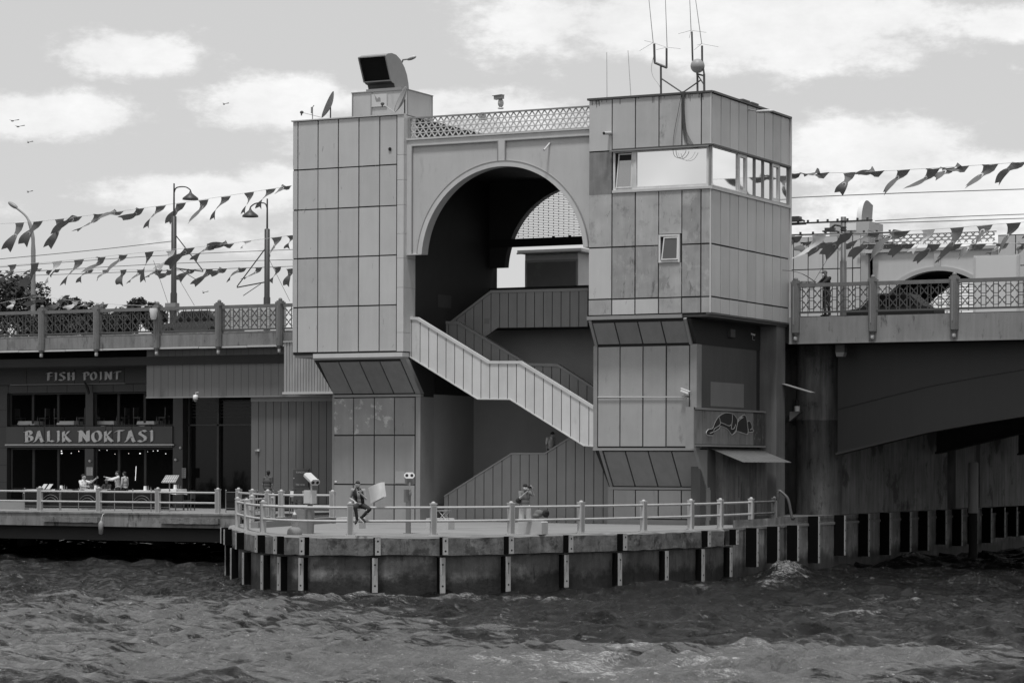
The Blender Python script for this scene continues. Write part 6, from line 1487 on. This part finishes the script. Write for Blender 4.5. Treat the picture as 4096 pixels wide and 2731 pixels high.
# ================================================================ WATER
def build_water():
    nd, nl = 1120, 880
    g = np.linspace(0, 1, nd); dep = 46*(190/46)**g; lat = np.linspace(-.30, .30, nl)
    Dp, T = np.meshgrid(dep, lat, indexing='ij'); Lt = T*Dp
    Uu = CU+CA*Lt-SA*Dp; Vv = CV+SA*Lt+CA*Dp
    rs = np.random.RandomState(5); H = np.zeros_like(Uu); DX = np.zeros_like(Uu); DY = np.zeros_like(Uu)
    for k in range(84):
        lam = 10**rs.uniform(math.log10(.55), math.log10(4.2)); th = rs.normal(2.0, .62); kk = 2*math.pi/lam; ph = rs.uniform(0, 6.28)
        amp = .0092*lam**.86*rs.uniform(.5, 1.4)
        fade = np.clip(1.9-Dp*.0065/lam**.8, 0, 1)
        arg = kk*(Uu*math.cos(th)+Vv*math.sin(th))+ph+1.3*np.sin(.21*Uu+.13*Vv+k)
        H += amp*np.cos(arg)*fade; q = .75
        DX -= q*amp*math.cos(th)*np.sin(arg)*fade; DY -= q*amp*math.sin(th)*np.sin(arg)*fade
    for k in range(40):
        lam = rs.uniform(.38, 1.1); th = rs.normal(2.0, .9); kk = 2*math.pi/lam; amp = .0085*lam**.9*rs.uniform(.6, 1.3); fade = np.clip(2.1-Dp*.011/lam**.6, 0, 1)
        arg = kk*(Uu*math.cos(th)+Vv*math.sin(th))+rs.uniform(0, 6.28)+2.2*np.sin(.6*Uu+.4*Vv+k)
        H += amp*(1-2*np.abs(np.sin(arg*.5)))*fade*(.6+.4*np.sin(.5*Uu+.35*Vv+k*1.7))
    # rougher, turbulent water in wakes; calmer elsewhere
    def blob(px, py, rx, ry, w):
        d = ray(px, py); s = -CH/d[2]; D_ = s; t0 = (px-CX)/F
        x = (T-t0)*F/rx; y = (F*CH/Dp-(py-HY))/ry
        return w*np.exp(-(x*x+y*y))
    ch = sum(blob(*b) for b in ((2400,2660,700,70,1.0),(3300,2590,700,35,.55),(1900,2395,420,22,.7),(1350,2395,220,16,.6),(2250,2400,160,14,.5),(3500,2420,500,25,.5),(3150,2304,80,22,.72),(3080,2345,160,10,.6),(3720,2395,260,14,.6),(3550,2450,350,14,.45),(2750,2355,260,12,.5),(3700,2330,330,18,.45),(2050,2500,300,30,.35),(1000,2400,200,12,.3),(3650,2240,80,30,.6),(3950,2250,200,12,.3)))
    H += .10*np.clip(ch, 0, 1)*np.abs(np.sin(2.1*Uu+3*np.sin(1.1*Vv))*np.sin(2.6*Vv+2*np.sin(.9*Uu)))*np.clip(1.3-Dp/150, 0, 1)
    H += blob(3150,2314,78,25,.66)*(.6+.4*np.abs(np.sin(4.5*Uu+1.7*np.sin(4*Vv))))+blob(3060,2330,90,14,.14)+blob(3660,2240,50,18,.25)
    # carve nothing under the pier; keep the surface just where it stands
    n1 = np.zeros_like(H)
    for k in range(26):
        lam = 10**rs.uniform(-.55, .7); th = rs.uniform(0, 6.28); kk = 2*math.pi/lam
        n1 += math.sqrt(lam)*np.cos(kk*(Uu*math.cos(th)+Vv*math.sin(th)*.6)+rs.uniform(0, 6.28)+1.5*np.sin(.9*Uu+k)+1.2*np.sin(.7*Vv-k))
    n1 /= n1.std(); crest = (H-H.mean())/H.std()
    foam = np.clip(ch*1.0-.20+.22*n1+.14*crest, 0, 1)-.25*(ch < .12)
    foam = np.maximum(foam, np.clip((crest*.5+n1*.5-1.9)*1.2, 0, .75)*(.25+np.clip(ch, 0, 1)))
    P = np.stack([Uu+DX, Vv+DY, H], -1).reshape(-1, 3)
    me = bpy.data.meshes.new('water'); nv = nd*nl
    me.vertices.add(nv); me.vertices.foreach_set('co', P.astype('f4').ravel())
    I = np.arange(nv).reshape(nd, nl); Q = np.stack([I[:-1,:-1], I[:-1,1:], I[1:,1:], I[1:,:-1]], -1).reshape(-1, 4)
    nf = len(Q); me.loops.add(nf*4); me.polygons.add(nf)
    me.loops.foreach_set('vertex_index', Q.ravel().astype('i4')); me.polygons.foreach_set('loop_start', np.arange(0, nf*4, 4, dtype='i4'))
    me.polygons.foreach_set('use_smooth', np.ones(nf, dtype=bool)); me.update()
    at = me.attributes.new('foam', 'FLOAT', 'POINT'); at.data.foreach_set('value', foam.astype('f4').ravel())
    tb = sum(blob(*b) for b in ((200,2600,1400,200,.58),(1500,2600,800,150,.44),(2600,2690,1100,80,.95),(3600,2620,700,50,.6),(700,2440,700,60,.3),(3200,2480,900,50,.22)))
    at = me.attributes.new('churn', 'FLOAT', 'POINT'); at.data.foreach_set('value', np.clip(tb+.3*ch+.10*n1*tb, 0, 1).astype('f4').ravel())
    o = bpy.data.objects.new('water', me); COL.objects.link(o); o['kind'] = 'structure'; o['label'] = 'choppy dark harbour water with foam'
    m = bpy.data.materials.new('harbour_water'); m.use_nodes = True; nt = m.node_tree; N = nt.nodes; L = nt.links; b = N['Principled BSDF']
    tc = N.new('ShaderNodeTexCoord'); a = N.new('ShaderNodeAttribute'); a.attribute_name = 'foam'; ac = N.new('ShaderNodeAttribute'); ac.attribute_name = 'churn'
    def noise(sc, det, rg=.6, scale=None):
        n = N.new('ShaderNodeTexNoise'); n.inputs['Scale'].default_value = sc; n.inputs['Detail'].default_value = det; n.inputs['Roughness'].default_value = rg
        if scale:
            mp = N.new('ShaderNodeMapping'); mp.inputs['Rotation'].default_value = (0,0,R(-27)); mp.inputs['Scale'].default_value = scale; L.new(tc.outputs['Object'], mp.inputs[0]); L.new(mp.outputs[0], n.inputs['Vector'])
        else: L.new(tc.outputs['Object'], n.inputs['Vector'])
        return n.outputs[0]
    def M(op, x, y=None, cl=False):
        n = N.new('ShaderNodeMath'); n.operation = op; n.use_clamp = cl
        for i, q in enumerate((x, y)):
            if q is None: continue
            if isinstance(q, (int, float)): n.inputs[i].default_value = q
            else: L.new(q, n.inputs[i])
        return n.outputs[0]
    fm = M('MULTIPLY', M('SUBTRACT', M('ADD', M('MULTIPLY', a.outputs['Fac'], .55), M('MULTIPLY', noise(9, 12, .85, (.7,1.4,1)), 2.6)), 1.72), 1.8, True)
    mr = N.new('ShaderNodeMapRange'); mr.interpolation_type = 'SMOOTHSTEP'; mr.inputs['From Min'].default_value = .40; mr.inputs['From Max'].default_value = .62
    big = M('MULTIPLY', M('SUBTRACT', noise(.35, 8, .62, (.5,1.5,1)), .5), 1.2); mid = M('MULTIPLY', M('SUBTRACT', noise(2.3, 9, .74, (.30,1.35,1)), .5), 2.3)
    L.new(M('ADD', M('ADD', ac.outputs['Fac'], big), mid), mr.inputs[0])
    milky = M('MULTIPLY', mr.outputs[0], M('ADD', .022, M('MULTIPLY', noise(4.5, 9, .78, (.45,1.2,1)), .14)))
    sp = N.new('ShaderNodeMapRange'); sp.inputs['From Min'].default_value = .63; sp.inputs['From Max'].default_value = .70; L.new(M('ADD', noise(8, 6, .75, (.5,1.0,1)), M('MULTIPLY', ac.outputs['Fac'], .025)), sp.inputs[0])  # pale specks in the base colour stand in for glints on the ripples
    fm = M('ADD', fm, M('MULTIPLY', sp.outputs[0], .6), True)  # foam mask also carries the painted glint specks
    v = M('ADD', M('ADD', .006, milky), M('MULTIPLY', fm, .42))
    cc = N.new('ShaderNodeCombineColor')
    for i in range(3): L.new(v, cc.inputs[i])
    L.new(cc.outputs[0], b.inputs['Base Color']); b.inputs['IOR'].default_value = 1.33; b.inputs['Specular IOR Level'].default_value = .36
    L.new(M('ADD', .05, M('MULTIPLY', fm, .6)), b.inputs['Roughness'])
    bm = N.new('ShaderNodeBump'); bm.inputs['Strength'].default_value = 1.0; bm.inputs['Distance'].default_value = .22
    L.new(M('ADD', noise(2.6, 6, .6, (1.5,.9,1)), M('MULTIPLY', noise(9, 5, .6), .2)), bm.inputs['Height']); L.new(bm.outputs[0], b.inputs['Normal'])
    me.materials.append(m)
    # the water all around, a plain sheet to the horizon
    mb = MB(); mb.add([(-2500,-2500,-.5),(2500,-2500,-.5),(2500,2500,-.5),(-2500,2500,-.5)], [(0,1,2,3)])
    o2 = mb.build('open_water', m); o2['kind'] = 'structure'
build_water()

# ================================================================ PEOPLE
def rounded(mb, name, m, parent, vox=.012, it=2):
    o = mb.build(name, m, parent)
    r = o.modifiers.new('r', 'REMESH'); r.mode = 'VOXEL'; r.voxel_size = vox; r.use_smooth_shade = True
    s = o.modifiers.new('s', 'SMOOTH'); s.iterations = it; s.factor = .5
    dg = bpy.context.evaluated_depsgraph_get(); me = bpy.data.meshes.new_from_object(o.evaluated_get(dg)); o.modifiers.clear(); o.data = me
    me.polygons.foreach_set('use_smooth', [True]*len(me.polygons)); return o
def person(label, loc, rz, J, sc=1.0, skin=SKIN, top=None, topm=None, sleeve='short', legs='long', legm=None, shoem=None, hairm=HAIR, cap_=None, mask=False, vest=None, glasses=False, fingers=True, hands=None, sit=False, beard=False, face=(0,-1,0)):
    """J: joints in metres, facing -Y, ground at 0"""
    Rz = Matrix.Rotation(rz, 3, 'Z'); L_ = Vector(loc)
    X = {k: L_+Rz @ (Vector(p)*sc) for k, p in J.items()}
    D = lambda v: Rz @ Vector(v)
    t = thing('person', label, 'person', L_)
    s = sc; B = MB(); hd = X['head']; fw = D(J.get('look', (0,-1,0))).normalized(); rt = fw.cross(Vector((0,0,1))).normalized(); upv = rt.cross(fw)
    Mh = Matrix((rt, -fw, upv)).transposed()
    B.ell(hd, (.074*s,.094*s,.112*s), Mh, 16, 12); B.ell(hd+fw*.03*s-upv*.055*s, (.052*s,.06*s,.06*s), Mh); B.ell(hd+fw*.098*s-upv*.012*s, (.014*s,.018*s,.024*s), Mh)
    B.ell(hd+fw*.088*s+upv*.025*s, (.05*s,.012*s,.008*s), Mh)
    for g in (-1,1): B.ell(hd+rt*g*.076*s-fw*.0-upv*.005*s, (.012*s,.022*s,.03*s), Mh)
    B.ell(hd+fw*.09*s-upv*.05*s, (.024*s,.012*s,.01*s), Mh)
    B.caps(X['neck'], hd-upv*.07*s, .055*s, .05*s)
    pv, ch, nk = X['pelvis'], X['chest'], X['neck']; ax = (X['shR']-X['shL']).normalized(); sp = (nk-pv).normalized(); fr = ax.cross(sp).normalized()
    Mt = Matrix((ax, fr, sp)).transposed()
    def torso(mb, e):
        mb.ell(pv, (.155*s+e,.115*s+e,.13*s), Mt, 16, 10); mb.ell(pv.lerp(ch,.5), (.145*s+e,.105*s+e,.18*s), Mt, 16, 10); mb.ell(ch, (.165*s+e,.115*s+e,.19*s), Mt, 16, 10)
        mb.caps(X['shL'].lerp(ch,.12), X['shR'].lerp(ch,.12), .062*s+e, .062*s+e); mb.caps(ch+sp*.08*s, nk, .095*s+e, .058*s+e)
    torso(B, 0)
    for S_ in 'LR':
        B.caps(X['sh'+S_], X['el'+S_], .052*s, .040*s); B.caps(X['el'+S_], X['wr'+S_], .040*s, .026*s)
        hp_, kn, an, to = X['hip'+S_], X['kn'+S_], X['an'+S_], X['to'+S_]
        B.caps(hp_, kn, .088*s, .056*s); B.caps(kn, an, .054*s, .034*s); B.ell(kn.lerp(an,.3), (.056*s,.06*s,.10*s), None)
        B.caps(an, to, .036*s, .028*s)
        # hand
        wr = X['wr'+S_]; hdir = D(hands[S_][0]).normalized() if hands else (X['wr'+S_]-X['el'+S_]).normalized()
        pal = D(hands[S_][1]).normalized() if hands else fr; curl = hands[S_][2] if hands else .5
        lat_ = hdir.cross(pal).normalized()*(1 if S_ == 'L' else -1)
        Mp = Matrix((lat_, pal, hdir)).transposed()
        B.ell(wr+hdir*.05*s, (.042*s,.018*s,.052*s), Mp)
        for f_ in range(4):
            b0 = wr+hdir*.085*s+lat_*(-.030+.02*f_)*s; ln = (.062,.075,.070,.055)[f_]*s
            k1 = b0+(hdir*math.cos(curl*.6)+pal*math.sin(curl*.6))*ln*.55+lat_*(-.005+.004*f_)*s; k2 = k1+(hdir*math.cos(curl*1.9)+pal*math.sin(curl*1.9))*ln*.5
            B.caps(b0, k1, .0105*s, .0095*s, 6); B.caps(k1, k2, .0095*s, .0085*s, 6)
        th = wr+hdir*.03*s-lat_*.035*s; t1 = th+(hdir*.6-lat_*.7+pal*.3).normalized()*.045*s; t2 = t1+(hdir*.9-lat_*.1+pal*.4).normalized()*.03*s
        B.caps(th, t1, .013*s, .011*s, 6); B.caps(t1, t2, .011*s, .009*s, 6)
    rounded(B, 'body', skin, t, .0095, 2)
    # clothes
    A_ = MB(); torso(A_, .014*s)
    for S_ in 'LR':
        e = X['el'+S_] if sleeve == 'long' else X['sh'+S_].lerp(X['el'+S_], .72)
        A_.caps(X['sh'+S_], e, .068*s, .056*s)
        if sleeve == 'long': A_.caps(X['el'+S_], X['wr'+S_].lerp(X['el'+S_], .08), .056*s, .038*s)
    rounded(A_, 'shirt', topm, t, .014, 2)
    if vest:
        V_ = MB()
        for g in (-1, 1):
            V_.ell(ch+ax*g*.095*s-fr*.0, (.09*s,.145*s,.22*s), Mt, 14, 10); V_.ell(pv.lerp(ch,.45)+ax*g*.10*s, (.075*s,.135*s,.2*s), Mt, 14, 10)
            V_.caps(ch+ax*g*.13*s+sp*.13*s, nk+ax*g*.05*s, .06*s, .035*s)
        V_.ell(ch-fr*.055*s*0-fr*(-.0), (.15*s,.1*s,.2*s), Mt)
        rounded(V_, 'vest', vest, t, .014, 2)
    T_ = MB(); T_.ell(pv-sp*.02*s, (.17*s,.13*s,.12*s), Mt, 16, 10)
    for S_ in 'LR':
        hp_, kn, an = X['hip'+S_], X['kn'+S_], X['an'+S_]
        if legs == 'short': T_.caps(hp_, kn.lerp(hp_,.0)+(an-kn)*.08, .112*s, .098*s)
        else: T_.caps(hp_, kn, .105*s, .072*s); T_.caps(kn, an+(kn-an)*.08, .072*s, .052*s)
    rounded(T_, 'trousers' if legs == 'long' else 'shorts', legm, t, .014, 2)
    for S_ in 'LR':
        an, to = X['an'+S_], X['to'+S_]; d = (to-an).normalized(); F_ = MB()
        F_.caps(an-d*.03*s, to, .046*s, .040*s); rounded(F_, 'shoe', shoem or BLACK, t, .012, 2)
        if shoem is None or True:
            Fs = MB(); up2 = (X['kn'+S_]-an).normalized(); c = an.lerp(to,.5)-up2*.045*s; Fs.beam(an-d*.06*s-up2*.042*s, to+d*.035*s-up2*.042*s, .085*s, .022*s, up=up2 if abs(d.dot(up2)) < .95 else (0,0,1)); Fs.build('shoe_sole', LGREY, t)
    Hh = MB()
    if cap_:
        Hh.ell(hd+upv*.03*s, (.083*s,.102*s,.092*s), Mh, 16, 10); rounded(Hh, 'cap', cap_, t, .012, 1)
        Hb = MB(); Hb.ell(hd+fw*.12*s+upv*.045*s, (.065*s,.075*s,.012*s), Mh); Hb.build('cap_peak', cap_, t)
    else:
        Hh.ell(hd+upv*.045*s-fw*.022*s, (.080*s,.095*s,.085*s), Mh, 16, 10); Hh.ell(hd-fw*.045*s-upv*.01*s, (.074*s,.06*s,.085*s), Mh); Hh.ell(hd+upv*.09*s+fw*.02*s, (.06*s,.075*s,.035*s), Mh)
        rounded(Hh, 'hair', hairm, t, .012, 1)
    E_ = MB()
    for g in (-1,1): E_.ell(hd+rt*g*.03*s+fw*.083*s+upv*.008*s, (.012*s,.006*s,.006*s), Mh)
    E_.build('eyes', BLACK, t)
    if mask:
        K_ = MB(); K_.ell(hd+fw*.055*s-upv*.045*s, (.066*s,.062*s,.058*s), Mh, 14, 8); K_.tube([hd+rt*.074*s, hd+fw*.06*s+rt*.06*s-upv*.03*s], .003, 5); K_.build('face_mask', WHITE, t)
    else:
        K_ = MB(); K_.ell(hd+fw*.101*s-upv*.05*s, (.02*s,.004*s,.004*s), Mh); K_.build('mouth', DGREY, t)
    if beard: K_ = MB(); K_.ell(hd+fw*.035*s-upv*.075*s, (.054*s,.06*s,.045*s), Mh); K_.build('beard', hairm, t)
    if glasses: K_ = MB(); [K_.ell(hd+rt*g*.032*s+fw*.09*s+upv*.008*s, (.022*s,.01*s,.015*s), Mh) for g in (-1,1)]; K_.tube([hd+rt*.078*s, hd+rt*.06*s+fw*.08*s], .004, 5); K_.build('sunglasses', BLACK, t)
    return t, X, (rt, fw, upv, Mh)
STAND = dict(pelvis=(0,0,.93), chest=(0,0,1.25), neck=(0,.01,1.47), head=(0,-.02,1.61), shL=(.18,0,1.41), shR=(-.18,0,1.41), elL=(.23,0,1.12), elR=(-.23,0,1.12), wrL=(.25,-.06,.88), wrR=(-.25,-.06,.88),
  hipL=(.09,0,.9), hipR=(-.09,0,.9), knL=(.12,-.01,.5), knR=(-.12,-.01,.5), anL=(.13,.03,.08), anR=(-.13,.03,.08), toL=(.16,-.13,.035), toR=(-.16,-.13,.035))
def pose(**k): d = dict(STAND); d.update(k); return d
TOCAM = YAW       # facing the camera from the quay
# man taking a photograph
u, v = PZ(2100, 2134, FZ)
J = pose(neck=(0,-.01,1.47), head=(.0,-.04,1.60), elR=(-.17,-.22,1.22), wrR=(.10,-.40,1.47), elL=(.30,-.20,1.30), wrL=(.21,-.36,1.52), look=(.25,-1,.02), knL=(.13,-.01,.5), knR=(-.13,-.01,.5))
t, X, _ = person('person in shorts, dark cap and white face mask holding a camera up by the railing', (u, v, FZ), TOCAM, J, 1.03, mat('skin_b', .32, .5, .06, 6), topm=cloth('tshirt_grey', .13), legs='short', legm=cloth('shorts_light', .45), shoem=DGREY, cap_=cloth('cap_dark', .015), mask=True,
   hands={'R': ((.5,-.3,.8),(0,.6,0.3),.9), 'L': ((-.2,-.3,.9),(0,.6,.3),.9)})
c = (X['wrR']+X['wrL'])/2+Vector((0,-.01,.10)); rz_ = Matrix.Rotation(TOCAM,3,'Z')
mb = MB(); mb.obox(c, rz_ @ Vector((1,0,0)), rz_ @ Vector((0,1,0)), (0,0,1), .065, .03, .045); mb.lathe([(.035,0),(.035,.07),(.028,.075)], c+rz_ @ Vector((0,-.03,0)), 14, 0, Matrix.Rotation(TOCAM,3,'Z') @ Matrix.Rotation(R(90),3,'X'))
tag(mb.build('camera_in_hand', BLACK), 'small black camera held in front of the face of the man in shorts', 'camera')
mb = MB(); c = X['hipR']+Vector((-.12,-.03,.24)); mb.ell(c, (.13,.09,.10)); tag(mb.build('waist_bag', cloth('bag_black', .02)), 'black bag hanging at the right hip of the man in shorts', 'bag')
# backpack and bag on the block
u, v = PZ(2150, 2120, FZ); mb = MB(); mb.ell((u-.05,v+.2,FZ+.62), (.19,.13,.15)); mb.ell((u-.12,v+.12,FZ+.53),(.15,.1,.09)); rounded(mb, 'backpack', cloth('backpack_grey', .12), None, .02); tag(bpy.data.objects['backpack'], 'dark backpack lying on the block behind the man in shorts', 'backpack')
mb = MB(); mb.ell((u+.27,v+.15,FZ+.62), (.14,.12,.15)); mb.ell((u+.34,v+.1,FZ+.68),(.08,.08,.08)); rounded(mb, 'camera_bag', cloth('camera_bag_black', .015), None, .02); tag(bpy.data.objects['camera_bag'], 'round black bag at the right end of the block by the man in shorts', 'bag')
# man sitting on the rail with a phone
p, nr, tt = hit(1432, PR)
base = Vector((p.x, p.y, FZ))
J = dict(pelvis=(0.06,.02,1.08), chest=(.03,-.03,1.38), neck=(.0,-.04,1.61), head=(.0,-.09,1.74), shL=(.21,-.02,1.54), shR=(-.18,-.03,1.56), elR=(-.26,-.0,1.27), wrR=(-.09,-.14,1.17), elL=(.28,-.1,1.26), wrL=(.10,-.27,1.45),
  hipL=(.15,-.02,1.04), hipR=(-.03,-.02,1.04), knR=(-.06,-.42,.98), knL=(.42,-.36,.92), anR=(.0,-.38,.55), anL=(.14,-.30,.62), toR=(-.05,-.48,.44), toL=(.26,-.40,.50), look=(.25,-1,-.38))
t, X, _ = person('person with dark hair in a black vest sitting on the railing, looking at a phone', base+Vector((.0,0,-.0)), YAW, J, 1.0, SKINF, topm=cloth('tshirt_pale', .26), legs='long', legm=cloth('jeans_black', .02), shoem=cloth('shoe_black', .015), vest=cloth('vest_black', .014), beard=True,
   hands={'R': ((.25,-.4,-.8),(0,.5,-.3),.5), 'L': ((-.3,-.35,.7),(-.2,.5,.2),1.0)})
c = X['wrL']+Matrix.Rotation(YAW,3,'Z') @ Vector((-.05,-.03,.08)); mb = MB(); mb.obox(c, (1,.2,0), (0,1,.4), (0,-.4,1), .035, .006, .07); tag(mb.build('phone', BLACK), 'black phone in the hand of the man on the railing', 'phone')
# pale inflated sheet behind him
vsh = p.y+.5
rows = [[(1473,1950),(1492,1940),(1512,1932),(1530,1927)],[(1480,1985),(1498,1975),(1520,1962),(1533,1955)],[(1482,2012),(1500,2004),(1520,1994),(1537,1984)]]
mb = MB(); G_ = [[P3(x, y, vsh+(.0 if j in (0,3) else -.12)-.05*i) for j, (x, y) in enumerate(r_)] for i, r_ in enumerate(rows)]
G_ = [catmull(r_, 4) for r_ in G_]; G_ = list(zip(*[catmull(list(c_), 4) for c_ in zip(*G_)])); k = len(G_[0])
vs = [p_ for r_ in G_ for p_ in r_]; fs = [(i*k+j, i*k+j+1, (i+1)*k+j+1, (i+1)*k+j) for i in range(len(G_)-1) for j in range(k-1)]
mb.add(vs, fs, 0, True); mb.add([q+Vector((.02,.10,0)) for q in vs], [f[::-1] for f in fs], 0, True)
o = mb.build('plastic_sheet', mat('clear_plastic', .50, .25, .1, 3, streak=.1)); tag(o, 'pale billowing plastic sheet behind the man on the railing', 'sheet')
# man seen from behind, left
u, v = uv_(1073, 3.5), 3.5
person('person in a dark t-shirt and sunglasses seen from behind, standing before the panelled wall', (u, v, PRZ+.12), YAW+R(150), pose(look=(.75,-1,0), elL=(.25,.02,1.12), wrL=(.27,-.1,.9)), 1.03, SKIN, topm=cloth('tshirt_dark', .08), legs='long', legm=cloth('trousers_dark', .03), glasses=True)
# waiters
u = uv_(473, 7); gzw = PRZ+.1
person('person in white shirt, a waiter reaching both arms out to the left', (u, 7, gzw), YAW+R(-75), pose(elR=(-.2,-.28,1.34), wrR=(-.16,-.56,1.42), elL=(.2,-.28,1.30), wrL=(.12,-.5,1.3), chest=(0,-.03,1.25)), 1.0, SKIN, topm=cloth('shirt_white', .62), sleeve='long', legs='long', legm=cloth('trousers_black', .02))
u = uv_(500, 7.6)
person('person in white shirt, second waiter standing close behind the reaching one', (u, 7.6, gzw), YAW+R(-120), pose(), .98, SKIN, topm=cloth('shirt_white_b', .45), sleeve='long', legs='long', legm=cloth('trousers_black_b', .02))
SIT = dict(pelvis=(0,0,.52), chest=(0,-.02,.86), neck=(0,-.03,1.08), head=(0,-.05,1.22), shL=(.18,-.02,1.02), shR=(-.18,-.02,1.02), elL=(.24,-.16,.82), elR=(-.24,-.16,.82), wrL=(.14,-.4,.82), wrR=(-.14,-.4,.80),
  hipL=(.09,-.02,.5), hipR=(-.09,-.02,.5), knL=(.11,-.44,.5), knR=(-.11,-.44,.5), anL=(.11,-.42,.09), anR=(-.11,-.42,.09), toL=(.11,-.57,.035), toR=(-.11,-.57,.035))
d = dict(SIT); d.update(elL=(.22,-.3,.98), wrL=(.3,-.52,1.16), look=(.3,-1,0))
person('person in a white t-shirt seated at a table, one arm stretched towards the waiters', (uv_(332,5.6), 5.6, PRZ+.22), YAW+R(55), d, 1.08, SKINF, topm=cloth('tshirt_white', .66), legs='long', legm=cloth('trousers_grey', .05))
person('person with dark hair seated behind the one in the white t-shirt', (uv_(366,6.8), 6.8, PRZ+.12), YAW+R(20), SIT, 1.0, SKIN, topm=cloth('top_dark', .03), legs='long', legm=cloth('trousers_dark_b', .03))
person('person in dark clothes seated left of the waiters with a pale cap', (uv_(430,8), 8, PRZ+.1), YAW+R(-20), SIT, 1.0, SKIN, topm=cloth('top_dark_b', .025), legs='long', legm=cloth('trousers_dark_c', .03), cap_=cloth('cap_pale', .2))
# person on the stairs
u = uv_(2204, 3.3); zfeet = zv_(2204, 1723, 3.3)-1.70
person('person in a pale top and dark cap on the lower stairs', (u, 3.3, zfeet), YAW+R(35), pose(neck=(0,-.06,1.46), head=(0,-.12,1.58)), .98, SKIN, topm=cloth('top_pale', .5), legs='long', legm=cloth('trousers_dark_d', .03), cap_=cloth('cap_dark_b', .01))
# fisherman on the bridge
u = uv_(3306, DV+.75); zh = zv_(3303, 1080, DV+.75)
s_ = (zh-WZ)/1.72
person('person in dark clothes, cap and white mask fishing from the right parapet', (u, DV+.75, WZ), R(-35), pose(neck=(0,-.05,1.46), head=(0,-.09,1.59), elR=(-.2,-.25,1.2), wrR=(-.14,-.5,1.12), elL=(.18,-.28,1.22), wrL=(.06,-.52,1.13), look=(-.5,-1,-.15)), s_, SKIN, topm=cloth('jacket_dark', .022), sleeve='long', legs='long', legm=cloth('trousers_dark_e', .02), cap_=cloth('cap_grey', .10), mask=True)
